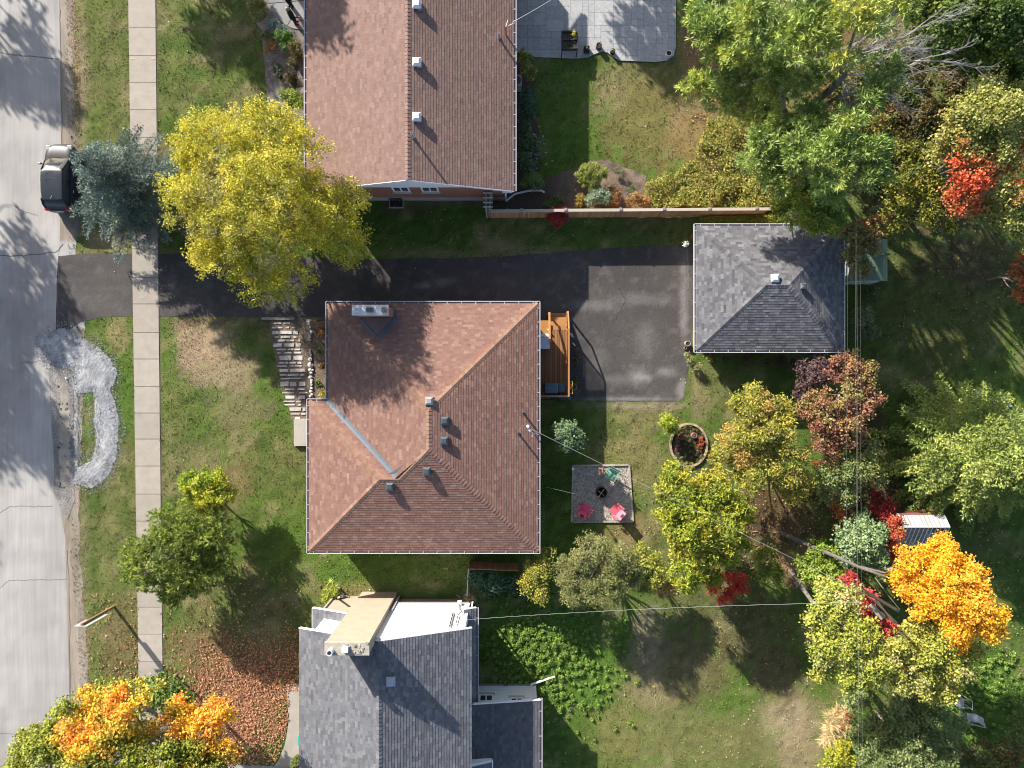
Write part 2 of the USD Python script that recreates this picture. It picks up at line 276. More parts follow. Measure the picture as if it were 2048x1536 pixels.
for k, pts in enumerate([[(-20, 103), (30, 110), (70, 113), (118, 118)], [(-20, 510), (40, 512), (80, 508), (116, 502), (126, 488)], [(40, 727), (60, 724), (98, 721)], [(0, 1026), (20, 1012), (70, 1013), (105, 1012)], [(0, 1175), (20, 1160), (70, 1160), (133, 1158)], [(20, 408), (50, 424), (76, 432)], [(117, 520), (116, 600), (115, 655)], [(-10, 1466), (60, 1468), (100, 1462)], [(120, 20), (122, 130), (124, 300), (120, 420)], [(136, 1100), (139, 1250), (141, 1450)]]):
    p = np.array([xy(a, b) for a, b in pts]); fine = []
    for a, b in zip(p[:-1], p[1:]): fine += [a + (b - a) * t + rng.normal(0, .025, 2) for t in np.linspace(0, 1, 7)[:-1]]
    fine.append(p[-1])
    MB().sheet(LineString(fine).buffer(.013 if k not in (1, 0) else .026), .0125 if k < 8 else .0135, (.15, .14, .13)).build('crack', M_ROAD, road)
for k, (pts, w_, c_) in enumerate([([(1065, 515), (1062, 545), (1070, 575), (1066, 600)], .012, .125), ([(1200, 690), (1250, 672), (1268, 678), (1300, 705)], .016, .135), ([(1160, 560), (1240, 582), (1310, 590), (1366, 598)], .012, .12), ([(1205, 640), (1210, 700), (1204, 760)], .012, .12), ([(820, 575), (850, 560), (880, 572), (860, 586), (826, 584)], .02, .115), ([(1090, 560), (1130, 540), (1160, 530)], .03, .115), ([(1374, 500), (1376, 560), (1372, 610), (1360, 640)], .04, .15), ([(1330, 640), (1345, 700), (1340, 770)], .012, .12), ([(420, 560), (520, 556), (640, 560)], .04, .092), ([(1230, 560), (1250, 600), (1225, 650)], .015, .05)]):
    p = np.array([xy(a, b) for a, b in pts]); fine = []
    for a, b in zip(p[:-1], p[1:]): fine += [a + (b - a) * t + rng.normal(0, .05, 2) for t in np.linspace(0, 1, 8)[:-1]]
    MB().sheet(LineString(fine).buffer(w_), .0165, np.array((1, .95, .92)) * c_).build('crack', M_ASPHALT, drive)
sw = thing('sidewalk', kind='structure')
ys = [-120, -65, -10, 55, 112, 165, 220, 275, 330, 385, 440, 498, 555, 608, 665, 718, 773, 826, 878, 932, 988, 1042, 1098, 1154, 1214, 1268, 1322, 1376, 1430, 1484, 1540, 1600, 1660]
for k, (a, b) in enumerate(zip(ys[:-1], ys[1:])):
    e = lambda y: (257 + .0152 * y, 311 + .0108 * y)
    (l0, r0), (l1, r1) = e(a), e(b)
    pg = poly([(l0, a + .5), (r0, a + .5), (r1, b - .5), (l1, b - .5)])
    c = np.array([.43, .385, .33]) * (1 + rng.normal(0, .03)) * ([1, .94][k in (11, 12, 13)])
    MB().prism(pg, -.05, .03 + rng.uniform(0, .008), c).build('slab', M_CONCRETE, sw)
MB().sheet(poly([(255, -150), (312, -150), (331, 1680), (283, 1680)]), .006, (.12, .10, .075)).build('joint_bed', M_SOIL, sw)
m = MB()
for a in (262, 302): m.box(*sorted((xy(a, 0)[0], xy(a + 8, 0)[0])), xy(0, 119)[1], xy(0, 117.5)[1], .041, .043, (.5, .4, .1))
m.build('survey_mark', M_PAINT, sw)
# ---------------------------------------------------------------- houses: roofs of separate shingles, gutters, caps, vents
def pick(pal, r, n=None):
    pal = np.asarray(pal, float); return pal[r.integers(0, len(pal), n)] if n else pal[r.integers(0, len(pal))]
def shingle_plane(P, pal, r, exposure=.14, widths=(.2, .25, .3, .33), jitter=.06, area_tint=None):
    """Cuts a roof plane into courses of tabs; yields (area, vertices, faces, colours)."""
    P = np.asarray(P, float); u = nrm(P[1] - P[0]); n = np.zeros(3)
    for i in range(1, len(P) - 1): n += np.cross(P[i] - P[0], P[i + 1] - P[0])
    n = nrm(n)
    if n[2] < 0: n = -n
    v = np.cross(n, u)
    if v[2] < 0: v, u = -v, -u
    o = P[0]; q = np.stack([(P - o) @ u, (P - o) @ v], 1); pg = Polygon(q).buffer(0); shapely.prepare(pg)
    vmin, vmax, umin, umax = q[:, 1].min(), q[:, 1].max(), q[:, 0].min(), q[:, 0].max(); k = 0
    out = []
    while vmin + k * exposure < vmax - .01:
        v0 = vmin + k * exposure; v1 = min(v0 + exposure + .015, vmax); k += 1
        x = umin - r.uniform(0, .3)
        while x < umax:
            w = widths[r.integers(0, len(widths))]; tab = sbox(x + .002, v0, x + w - .002, v1); x += w
            whole = pg.contains(tab); g = tab if whole else tab.intersection(pg)
            if g.is_empty or g.geom_type != 'Polygon' or g.area < 2e-4: continue
            c2 = np.array(g.exterior.coords)[:-1]
            if not g.exterior.is_ccw: c2 = c2[::-1]
            lift = r.uniform(.013, .018); d = np.where(v1 > v0, lift + (.003 - lift) * (c2[:, 1] - v0) / (exposure + .015), lift)
            top = o + c2[:, :1] * u + c2[:, 1:] * v + d[:, None] * n; bot = o + c2[:, :1] * u + c2[:, 1:] * v - .002 * n
            m = len(c2); i = np.arange(m); j = (i + 1) % m
            f = np.vstack([[[0, a, a + 1] for a in range(1, m - 1)], np.stack([i + m, j + m, j], 1), np.stack([i + m, j, i], 1)])
            col = pick(pal, r) * (1 + r.normal(0, jitter))
            if area_tint is not None: col = col * area_tint((top.mean(0)))
            out.append((g.area, np.vstack([top, bot]), f, col))
    return out
def roof(house, planes, pal, deck, fascia, thick=.16, seed=0, mat=None, indiv=300, exposure=.14, name='roof', area_tint=None, **kw):
    r = np.random.default_rng(seed); m = MB()
    for P in planes:
        P = np.asarray(P, float); m.quad(P, deck); m.quad(P[::-1] - [0, 0, thick], fascia)
        for a, b in zip(P, np.roll(P, -1, 0)): m.quad([a - [0, 0, thick], b - [0, 0, thick], b, a], fascia)
    rp = m.build(name, M_SHINGLE, house)
    tabs = [t for P in planes for t in shingle_plane(P, pal, r, exposure=exposure, area_tint=area_tint, **kw)]
    cams = np.array([t[0] * (1.0 + .02 * t[1][0, 2]) for t in tabs]); order = np.argsort(-cams, kind='stable')
    for k in order[:indiv]: MB().add(*tabs[k][1:]).build('shingle', M_SHINGLE, rp)
    rest = MB()
    for k in order[indiv:]: rest.add(*tabs[k][1:])
    if rest.n: rest.build('shingles', M_SHINGLE, rp, kind='stuff')
    return rp
def plane_normal(P):
    P = np.asarray(P, float); n = nrm(np.cross(P[1] - P[0], P[2] - P[0])); return n if n[2] > 0 else -n
def caps(rp, p, q, nl, nr, pal, seed=0, w=.15, step=.2):
    """Cap shingles bent over a hip or ridge, one by one, from the low end up."""
    r = np.random.default_rng(seed); p, q = np.asarray(p, float), np.asarray(q, float); d = nrm(q - p); L = np.linalg.norm(q - p)
    sides = []
    for n in (nl, nr):
        s = np.cross(n, d); s = nrm(s); other = nr if n is nl else nl
        sides.append(s if s[2] <= 1e-6 or abs(s[2]) < 1e-6 else -s)
    sides = [nrm(s) for s in sides]
    if np.dot(sides[0], sides[1]) > .5: sides[1] = nrm(np.cross(d, nr))
    up = nrm(nl + nr)
    k = 0
    while k * step < L:
        a, b = k * step, min(k * step + step + .03, L); k += 1
        v = []
        for t, l in ((a, .034), (b, .016)):
            c = p + d * t
            v += [c + sides[0] * w + up * (l - .010), c + up * (l + .004), c + sides[1] * w + up * (l - .010)]
        for c in [p + d * a]:
            v += [c + sides[0] * w, c + up * .002, c + sides[1] * w]
        f = [[0, 1, 4, 3], [1, 2, 5, 4], [6, 7, 1, 0], [7, 8, 2, 1]]
        MB().add(v, f, pick(pal, r) * (1 + r.normal(0, .06))).build('ridge_cap', M_SHINGLE, rp)
WHITE = (.74, .72, .74)
GUTTER = (.46, .44, .46)
def gutter(house, p, q, inward, z, hang=.75, col=GUTTER, w=.15):
    """An open eaves gutter from p to q (outer edge), with hanger straps."""
    p, q, n = np.array([*p, 0.]), np.array([*q, 0.]), np.array([*inward, 0.]); d = nrm(q - p)
    if np.cross(d, n)[2] < 0: p, q, d = q, p, -d
    m = MB(); zt = np.array([0, 0, z])
    e0, e1 = p + zt, q + zt
    def slab(a0, a1, z0, z1, c):
        v = [P + n * a + [0, 0, zz] for zz in (z0, z1) for P, a in ((e0, a0), (e1, a0), (e1, a1), (e0, a1))]
        m.add(v, [[0, 3, 2, 1], [4, 5, 6, 7], [0, 1, 5, 4], [1, 2, 6, 5], [2, 3, 7, 6], [3, 0, 4, 7]], c)
    slab(0, .036, -.11, 0, col); slab(.036, w, -.11, -.095, (.16, .14, .15)); slab(w, w + .012, -.11, -.03, col)
    g = m.build('gutter', M_PAINT, house)
    L = np.linalg.norm(q - p)
    for k in range(max(1, int(L / hang))):
        t = (k + .5) * L / max(1, int(L / hang)); h = MB(); a = e0 + d * t
        h.bar(a + n * .05 + [0, 0, -.012], a + n * (w + .02) + [0, 0, -.004], .035, .008, col); h.build('hanger', M_PAINT, g)
def frustum(m, c, w0, w1, z0, z1, col, up=None, wy=None):
    x, y = c[:2]; a0, a1 = w0 / 2, w1 / 2; b0, b1 = (wy or w0) / 2, (wy or w0) / 2 * w1 / w0
    v = [(x - a0, y - b0, z0), (x + a0, y - b0, z0), (x + a0, y + b0, z0), (x - a0, y + b0, z0), (x - a1, y - b1, z1), (x + a1, y - b1, z1), (x + a1, y + b1, z1), (x - a1, y + b1, z1)]
    m.add(v, [[0, 3, 2, 1], [4, 5, 6, 7], [0, 1, 5, 4], [1, 2, 6, 5], [2, 3, 7, 6], [3, 0, 4, 7]], col)
def box_vent(house, x, y, z, col, s=.44):
    m = MB(); c = (x, y); col = np.array(col)
    m.box(x - s * .36, x + s * .36, y - s * .36, y + s * .36, z - .12, z + .16, col * .6)
    frustum(m, c, s, s * .98, z + .12, z + .2, col); frustum(m, c, s * .98, s * .55, z + .2, z + .27, col); frustum(m, c, s * .55, s * .5, z + .27, z + .285, col * 1.15)
    m.box(x - s * .5, x + s * .5, y - s * .5, y + s * .5, z - .03, z + .012, col * .7)
    return m.build('roof_vent', M_METAL, house)
def pipe_vent(house, x, y, z, h, col=(.05, .05, .055), r=.055):
    m = MB(); m.cyl((x, y, z - .1), .14, .14, (.07, .075, .085), 12, .08); m.ring((x, y, z), r * .7, r, h, col, 12); m.cyl((x, y, z), r * .72, h - .08, (.01, .01, .01), 10)
    return m.build('vent_pipe', M_METAL, house)
def window(house, x0, x1, y, z0, z1, face=-1, col=WHITE, axis='y'):
    """A window with frame, sill and pane in a wall that looks along -y (face=-1), +y (face=1)."""
    def B(a0, a1, d0, d1, c0, c1, col, m): (m.box(a0, a1, *sorted((y + face * d0, y + face * d1)), c0, c1, col) if axis == 'y' else m.box(*sorted((y + face * d0, y + face * d1)), a0, a1, c0, c1, col))
    m = MB(); t = .08
    B(x0, x0 + t, -.02, .05, z0, z1, col, m); B(x1 - t, x1, -.02, .05, z0, z1, col, m); B(x0 + t, x1 - t, -.02, .05, z1 - t, z1, col, m); B(x0 + t, x1 - t, -.02, .05, z0, z0 + t, col, m)
    B((x0 + x1) / 2 - .03, (x0 + x1) / 2 + .03, -.02, .04, z0 + t, z1 - t, col, m)
    w = m.build('window', M_PAINT, house)
    m = MB(); B(x0 - .08, x1 + .08, 0.0, .13, z0 - .07, z0 - .005, (.5, .48, .45), m); m.build('sill', M_CONCRETE, w)
    m = MB(); B(x0 + t, x1 - t, -.01, .015, z0 + t, z1 - t, (.03, .03, .03), m); m.build('pane', M_GLASS, w)
    return w

# --- the brown hip-roofed bungalow in the middle
BROWN = [(0.237, 0.138, 0.11), (0.223, 0.128, 0.102), (0.246, 0.146, 0.117), (0.211, 0.12, 0.098), (0.231, 0.133, 0.105), (0.276, 0.174, 0.142), (0.226, 0.13, 0.105)]
RUST = [(.27, .165, .122), (.245, .148, .11), (.285, .18, .132)]
BZ, PITCH = 2.9, 1 / 3
def inset_corner(px, py, dx, dy): a = xy(px, py, BZ); return np.array([a[0] + dx, a[1] + dy])
G = .13
XW, XE, YN, YS, XWW, YF = xy(651, 700, BZ)[0] + G, xy(1080.5, 700, BZ)[0] - G, xy(800, 602, BZ)[1] - G, xy(800, 1107.5, BZ)[1] + G, xy(613, 900, BZ)[0] + G, xy(630, 797, BZ)[1] - G
house = thing('brick_bungalow', 'brown shingled hip-roof bungalow in the middle with a wooden back deck', 'house', (XW, YS, 0))
MB().prism(unary_union([sbox(XW + .4, YS + .45, XE - .4, YN - .45), sbox(XWW + .4, YS + .45, XW + 1, YF - .4)]), 0, BZ - .17, (.27, .12, .08)).build('wall', M_BRICK, house)
yw = (YS + YF) / 2; hm = (XE - XW) / 2; hw = (YF - YS) / 2; xm = (XW + XE) / 2
R1, R2 = np.array([xm, YN - hm, BZ + hm * PITCH]), np.array([xm, YS + hm, BZ + hm * PITCH])
W1, V = np.array([XWW + hw, yw, BZ + hw * PITCH]), np.array([XW + hw, yw, BZ + hw * PITCH])
A, B_, C, D, E, F_ = [np.array([x, y, BZ]) for x, y in ((XW, YN), (XE, YN), (XE, YS), (XWW, YS), (XWW, YF), (XW, YF))]
main_planes = [[B_, A, R1], [C, B_, R1, R2], [D, C, R2, V, W1], [A, F_, V, R2, R1], [F_, E, W1, V], [E, D, W1]]
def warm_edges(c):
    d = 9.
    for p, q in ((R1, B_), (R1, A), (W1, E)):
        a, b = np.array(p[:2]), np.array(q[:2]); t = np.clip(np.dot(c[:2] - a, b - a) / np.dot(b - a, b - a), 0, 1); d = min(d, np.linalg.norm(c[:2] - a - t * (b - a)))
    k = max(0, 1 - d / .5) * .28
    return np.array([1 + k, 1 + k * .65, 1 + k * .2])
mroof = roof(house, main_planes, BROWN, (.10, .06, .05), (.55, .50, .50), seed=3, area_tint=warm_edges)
N = [plane_normal(P) for P in main_planes]
for k, (p, q, a, b) in enumerate([(B_, R1, 0, 1), (A, R1, 0, 3), (C, R2, 1, 2), (R2, R1, 1, 3), (V, R2, 2, 3), (W1, V, 2, 4), (D, W1, 2, 5), (E, W1, 4, 5)]):
    caps(mroof, p, q, N[a], N[b], RUST if k not in (2,) else BROWN, seed=20 + k)
m = MB(); dv = nrm(V - F_); sv = np.cross(dv, [0, 0, 1.]); sv = nrm(sv)
for s in (-1, 1):
    a, b = F_ + [0, 0, .03], V - dv * .15 + [0, 0, .03]
    off = sv * s * .13 + [0, 0, .02]
    m.quad([a, b, b + off, a + off] if s > 0 else [a, a + off, b + off, b], (.10, .125, .15))
m.build('valley_flashing', M_METAL, mroof)
ox = [xy(651, 0, BZ)[0], xy(1080.5, 0, BZ)[0], xy(0, 602, BZ)[1], xy(0, 1107.5, BZ)[1], xy(613, 0, BZ)[0], xy(0, 797, BZ)[1]]
gutter(house, (ox[0], ox[2]), (ox[1], ox[2]), (0, -1), BZ + .02); gutter(house, (ox[1], ox[3]), (ox[1], ox[2]), (-1, 0), BZ + .02)
gutter(house, (ox[4], ox[3]), (ox[1], ox[3]), (0, 1), BZ + .02); gutter(house, (ox[4], ox[3]), (ox[4], ox[5]), (1, 0), BZ + .02)
gutter(house, (ox[4], ox[5]), (ox[0] + .1, ox[5]), (0, -1), BZ + .02); gutter(house, (ox[0], ox[5]), (ox[0], ox[2]), (1, 0), BZ + .02)
def roof_z(x, y): return BZ + PITCH * min(x - XW, XE - x, YN - y, y - YS) if x > XW else BZ
BLUEGREY = (.035, .044, .054)
for px, py, col in ((858, 802, (.20, .20, .205)), (889, 842, BLUEGREY), (888, 882, BLUEGREY), (853, 943, BLUEGREY), (779, 974, BLUEGREY)):
    x, y = xy(px, py, 4.9); z = roof_z(x, y); x, y = xy(px, py, z + .25); box_vent(house, x, y, z, col)
for px, py, hh in ((1047, 827, .55), (1037, 868, .5)):
    x, y = xy(px, py, 3.6); z = roof_z(x, y); x, y = xy(px, py, z + hh); pipe_vent(house, x, y, z, hh, r=.06)
x, y = xy(1056, 853, 4.0); z = roof_z(x, y); MAST = np.array([x, y, z + 1.0])
m = MB(); m.cyl((x, y, z - .1), .035, 1.1, (.5, .5, .48), 8); m.cyl((x, y, z + .85), .09, .2, (.75, .74, .70), 10, .05); m.cyl((x + .12, y - .22, z + .7), .08, .18, (.75, .74, .70), 10, .05)
m.bar((x, y, z + .8), (x + .12, y - .2, z + .75), .05, .05, (.7, .7, .68)); m.bar((x + .1, y - .2, z + .8), (x + .35, y - .45, z + .7), .03, .03, (.7, .7, .72)); m.bar((x + .25, y - .3, z + .75), (x + .22, y - .55, z + .68), .03, .03, (.7, .7, .72))
m.build('service_mast', M_METAL, house)
# chimney with its cricket
cx0, cx1, cy0, cy1 = -8.28, -6.42, 3.57, 4.07; zc = 5.0
m = MB(); m.box(cx0 + .06, cx1 - .0, cy0 + .03, cy1 - .03, 2.7, zc - .08, (.25, .15, .09)); ch = m.build('chimney', M_BRICK, house)
MB().box(cx0, cx1 + .02, cy0 - .02, cy1 + .02, zc - .08, zc, (.85, .84, .82)).build('chimney_cap', M_CONCRETE, ch)
for px, s, c in ((712, (.26, .24), (.6, .6, .62)), (739, (.36, .24), (.16, .145, .13)), (768, (.27, .24), (.16, .15, .135))):
    x, y = xy(px, 619.5, 5.15); m = MB(); m.box(x - s[0] / 2, x + s[0] / 2, y - s[1] / 2, y + s[1] / 2, zc, zc + .17, c); m.box(x - s[0] / 2 + .05, x + s[0] / 2 - .05, y - s[1] / 2 + .05, y + s[1] / 2 - .05, zc + .17, zc + .175, np.array(c) * .75); m.build('flue', M_STONE, ch)
zr = lambda y: BZ + PITCH * (YN - y)
ax, ay = (cx0 + cx1) / 2 + .12, 2.55; az = zr(ay) + .03; rz = az
cr = [[(cx0, cy0, zr(cy0) + .03), (ax, ay, az), (ax, cy0, rz)], [(ax, ay, az), (cx1 + .1, cy0, zr(cy0) + .03), (ax, cy0, rz)]]
m = MB(); [m.quad(P, (.21, .14, .12)) for P in cr]; m.build('chimney_cricket', M_SHINGLE, mroof)
m = MB()
for (a, b, s) in (((cx0 - .03, cy0), (ax - .12, ay), -1), ((cx1 + .12, cy0 - .05), (ax + .12, ay), 1)):
    a, b = np.array([*a, zr(a[1]) + .045]), np.array([*b, zr(b[1]) + .045]); m.bar(a, b, .2, .02, (.06, .085, .10))
m.box(cx1, cx1 + .14, cy0 - .05, cy1, zr(cy0) - .1, zr(cy1) + .22, (.055, .08, .095)); m.box(cx0, cx1, cy0 - .06, cy0 + .02, zr(cy0) - .1, zr(cy0) + .09, (.03, .04, .05))
m.build('chimney_flashing', M_METAL, mroof)
p0, p1 = xy(588, 838, .2), xy(640, 892, .2)
MB().box(p0[0], p1[0], p1[1], p0[1], 0, .22, (.47, .44, .39)).build('front_step', M_CONCRETE, house)
m = MB(); m.box(XWW + .41, XWW + .46, -2.9, -1.9, .25, 2.3, (.35, .10, .08)); m.build('front_door', M_PAINT, house)

# --- the long brown gable house at the top
TAN = [(0.241, 0.159, 0.135), (0.23, 0.149, 0.127), (0.251, 0.168, 0.144), (0.221, 0.142, 0.121), (0.236, 0.156, 0.131), (0.215, 0.138, 0.12)]
TZ, TR = 3.2, 5.3
tw, te, tr_, ts = -11.28 + .14, .24 - .14, -5.35, 10.47
north = thing('gable_house', 'long brown gable-roofed brick house at the top with white gable siding', 'house', (tw, ts, 0))
yN = 27.0
m = MB(); m.box(tw + .5, te - .55, ts + .33, yN - .3, .7, 2.9, (.27, .09, .05)); m.build('brick_wall', M_BRICK, north)
m = MB(); m.box(tw + .47, te - .52, ts + .3, yN - .3, -.1, .7, (.40, .37, .32)); m.build('foundation', M_CONCRETE, north)
m = MB()
gz = lambda x: TZ + (TR - TZ) * (1 - abs(x - tr_) / (te - tr_ if x > tr_ else tr_ - tw)) - .17
pts = [(tw + .45, 2.9), (te - .5, 2.9), (te - .5, gz(te - .5)), (tr_, gz(tr_)), (tw + .45, gz(tw + .45))]
for y0, y1 in ((ts + .28, ts + .40),):
    f = [(a, y0, b) for a, b in pts]; k = [(a, y1, b) for a, b in pts]; m.quad(f, WHITE); m.quad(k[::-1], WHITE)
    for i in range(5): j = (i + 1) % 5; m.quad([f[i], k[i], k[j], f[j]], WHITE)
m.build('gable_siding', M_PAINT, north)
def tile_fade(c): return np.ones(3)
nw_, ne_, rw_ = np.array([tw, ts, TZ]), np.array([te, ts, TZ]), np.array([tr_, ts, TR])
nW, nE, nR = np.array([tw, yN, TZ]), np.array([te, yN, TZ]), np.array([tr_, yN, TR])
tplanes = [[nW, nw_, rw_, nR], [ne_, nE, nR, rw_]]
troof = roof(north, tplanes, TAN, (.12, .075, .06), (.62, .6, .6), seed=5, exposure=.145)
caps(troof, rw_, nR, plane_normal(tplanes[0]), plane_normal(tplanes[1]), TAN, seed=31)
m = MB()
for a, b in ((nw_, rw_), (ne_, rw_)): m.bar(a + [0, -.015, -.09], b + [0, -.015, -.09], .03, .18, WHITE)
m.build('rake_board', M_PAINT, north)
gutter(north, (te + .14, ts), (te + .14, yN), (-1, 0), TZ + .02, hang=.62); gutter(north, (tw - .14, ts), (tw - .14, yN), (1, 0), TZ + .02, hang=.62)
MB().box(te - .62, te - .1, ts - .05, ts + .27, 2.95, 3.04, WHITE).build('eave_return', M_PAINT, north)
window(north, -6.62, -5.68, ts + .33, 1.9, 2.86, -1); window(north, -5.02, -4.08, ts + .33, 1.9, 2.86, -1)
m = MB(); wx0, wx1 = xy(780, 0)[0], xy(806, 0)[0]; wy = ts + .3
m.box(wx0, wx1, wy - .4, wy - .02, -.02, .02, (.012, .012, .014)); m.box(wx0 - .04, wx0, wy - .45, wy - .01, 0, .12, (.3, .28, .25)); m.box(wx1, wx1 + .04, wy - .45, wy - .01, 0, .12, (.3, .28, .25)); m.box(wx0, wx1, wy - .45, wy - .4, 0, .12, (.3, .28, .25)); m.build('window_well', M_METAL, north)
m = MB(); m.box(wx0, wx1, wy - .03, wy + .01, .12, .62, (.05, .05, .06)); m.build('basement_window', M_GLASS, north)
m = MB(); dx = te - .45; m.bar((dx, ts + .25, 3.0), (dx, ts + .25, .15), .09, .07, WHITE)
q = [(dx, ts + .25, .12), (*xy(1030, 388, .1), .1), (*xy(1056, 382, .08), .08), (*xy(1082, 381, .08), .08), (*xy(1089, 385, .06), .06)]
for a, b in zip(q[:-1], q[1:]): m.bar(a, b, .10, .08, WHITE)
m.build('downspout', M_PAINT, north)
tz = lambda x: TR - (TR - TZ) * abs(x - tr_) / (te - tr_)
for px, py in ((833, 6), (833, 122), (833, 232)):
    x, y = xy(px, py, 5.2); z = tz(x); x, y = xy(px, py, z + .25); box_vent(north, x, y, z, (.45, .445, .46), .46)
for px, py, hh in ((823, 266, .75), (998, 66, .6)):
    x, y = xy(px, py, 5.2 if px < 900 else 3.7); z = tz(x); x, y = xy(px, py, z + hh); pipe_vent(north, x, y, z, hh, (.2, .2, .22), r=.06)
x, y = xy(1012, 66, 3.6); z = tz(x); m = MB(); m.cyl((x, y, z - .05), .05, 1.0, (.32, .07, .05), 8); m.bar((x, y, z + .9), (x + .45, y + .25, z + .8), .03, .03, (.6, .5, .45)); m.bar((x, y, z + .95), (x + .1, y + .35, z + .9), .03, .03, (.6, .5, .45)); m.build('service_mast', M_METAL, north)

# --- the grey storey-and-a-half house at the bottom
SLATE = [(0.147, 0.151, 0.168), (0.13, 0.135, 0.152), (0.163, 0.165, 0.183), (0.119, 0.122, 0.138), (0.143, 0.146, 0.163), (0.187, 0.188, 0.199)]
DARK = [(.10, .104, .118), (.085, .088, .102), (.115, .118, .13), (.095, .098, .11)]
ySo = -27.0
south = thing('grey_roofed_house', 'white-sided house with grey shingle roof and tall tan chimney at the bottom', 'house', (-11, -12.6, 0))
UZ, UR, ux0, ux1, uxr, uy = 5.0, 6.85, -11.0, -2.09, -6.53, -12.64
TANW = (.43, .36, .275)
m = MB(); m.box(-10.35, -8.75, ySo + .4, -12.46, 0, 2.75, TANW); m.box(-8.75, -2.35, ySo + .4, -12.62, 0, .86, TANW); m.build('stucco_wall', M_CONCRETE, south)
m = MB(); uz = lambda x: UZ + (UR - UZ) * (1 - abs(x - uxr) / (ux1 - uxr)) - .17
def slab_xz(m, pts, y0, y1, col):
    f = [(a, y0, b) for a, b in pts]; k = [(a, y1, b) for a, b in pts]; m.quad(f, col); m.quad(k[::-1], col)
    for i in range(len(pts)): j = (i + 1) % len(pts); m.quad([f[i], k[i], k[j], f[j]], col)
slab_xz(m, [(-8.9, .86), (-2.42, .86), (-2.42, uz(-2.42)), (uxr, uz(uxr)), (-8.9, uz(-8.9))], -12.52, -13.0, (.80, .80, .79)); slab_xz(m, [(-10.25, 2.75), (-8.8, 2.75), (-8.8, uz(-8.8)), (-10.25, uz(-10.25))], -12.78, -13.0, (.80, .80, .79))
m.box(-10.25, -2.6, ySo + .4, -13.0, .9, 4.85, (.78, .78, .77)); m.bar((-8.9, -12.51, 1.72), (-2.42, -12.51, 1.72), .02, .03, (.6, .6, .6)); m.build('siding_wall', M_PAINT, south)
a_, b_, c_ = np.array([ux0, uy, UZ]), np.array([ux1, uy, UZ]), np.array([uxr, uy, UR]); A2, B2, C2 = a_ * [1, 0, 1] + [0, ySo, 0], b_ * [1, 0, 1] + [0, ySo, 0], c_ * [1, 0, 1] + [0, ySo, 0]
up_planes = [[a_, A2, C2, c_], [B2, b_, c_, C2]]
sroof = roof(south, up_planes, SLATE, (.07, .072, .08), (.75, .74, .76), seed=8, exposure=.15)
caps(sroof, C2, c_, plane_normal(up_planes[0]), plane_normal(up_planes[1]), SLATE, seed=41)
m = MB()
for a, b in ((a_, c_), (b_, c_)): m.bar(a + [0, .02, -.09], b + [0, .02, -.09], .035, .19, WHITE)
m.build('rake_board', M_PAINT, south)
ly = -12.33
low = [[np.array([-10.96, ly, 2.65]), np.array([-10.96, ySo, 2.65]), np.array([-10.26, ySo, 2.98]), np.array([-10.26, -12.9, 2.98]), np.array([-8.85, -12.9, 3.62]), np.array([-8.85, ly, 3.62])],
       [np.array([-1.98, ySo, 2.65]), np.array([-1.98, ly, 2.65]), np.array([-2.62, ly, 2.95]), np.array([-2.62, ySo, 2.95])]]
lroof = roof(south, low, SLATE, (.07, .072, .08), (.72, .72, .74), thick=.12, seed=9, indiv=120, exposure=.15, name='skirt_roof')
MB().bar((-10.96, ly + .02, 2.58), (-8.85, ly + .02, 3.54), .035, .17, WHITE).bar((-1.98, ly + .02, 2.58), (-2.7, ly + .02, 2.9), .035, .17, WHITE).build('skirt_rake_board', M_PAINT, south)
gutter(south, (-11.02, ly), (-11.02, ySo), (1, 0), 2.62, hang=1.0); gutter(south, (-1.84, ly), (-1.84, ySo), (-1, 0), 2.62, hang=1.0)
m = MB(); m.box(-8.8, -6.75, -12.72, -12.2, 0, 5.75, TANW); m.box(-8.8, -6.75, -12.74, -12.19, 5.75, 8.12, (.42, .36, .28)); ch = m.build('chimney', M_CONCRETE, south)
MB().box(-8.83, -6.72, -12.77, -12.16, 8.12, 8.3, (.38, .35, .29)).build('chimney_cap', M_STONE, ch)
m = MB()
for k in range(26): x, y = rng.uniform(-7.9, -6.8), rng.uniform(-12.7, -12.22); m.box(x, x + rng.uniform(.05, .2), y, y + rng.uniform(.04, .12), 8.3, 8.305 + rng.uniform(.01, .05), np.array((.42, .37, .30)) * rng.uniform(.5, 1.2))
m.build('mortar_crust', M_STONE, ch)
x, y = xy(659, 1306, 8.6); m = MB(); m.ring((x, y, 8.2), .11, .14, .45, (.5, .52, .55), 16); m.cyl((x, y, 8.2), .11, .3, (.1, .1, .1), 12); m.build('flue', M_METAL, ch)
x, y = xy(689, 1301, 8.55); MB().box(x - .14, x + .14, y - .13, y + .13, 8.3, 8.52, (.62, .65, .72)).build('flue', M_PAINT, ch)
x, y = xy(780, 1366, 6.9); box_vent(south, x, y, UR - .25 - abs(x - uxr) * .41 + .2, (.22, .25, .30), .46)
m = MB(); m.tube([(*xy(680, 1192, 2.2), 2.4), (*xy(668, 1206, 1.2), .3)][::-1], .06, (.42, .37, .35), 8); m.tube([(-10.38, -12.4, 2.6), (-10.38, -12.4, .1), (-10.1, -11.9, .06)], .055, (.45, .40, .38), 8)
m.bar((-6.62, -12.45, 2.6), (-6.62, -12.45, .1), .09, .08, WHITE); m.bar((-2.25, -12.5, 2.5), (-2.25, -12.45, .1), .08, .07, (.6, .6, .62)); m.build('downspout', M_PAINT, south)
m = MB(); m.box(-3.1, -2.85, -12.5, -12.3, 1.3, 1.7, (.45, .45, .42)); m.tube([(-2.97, -12.42, 1.7), (-2.9, -12.4, 2.6), (-2.72, -12.36, 3.1), (-2.9, -12.4, 3.6), (-2.9, -12.42, 5.0)], .03, (.12, .12, .13), 6)
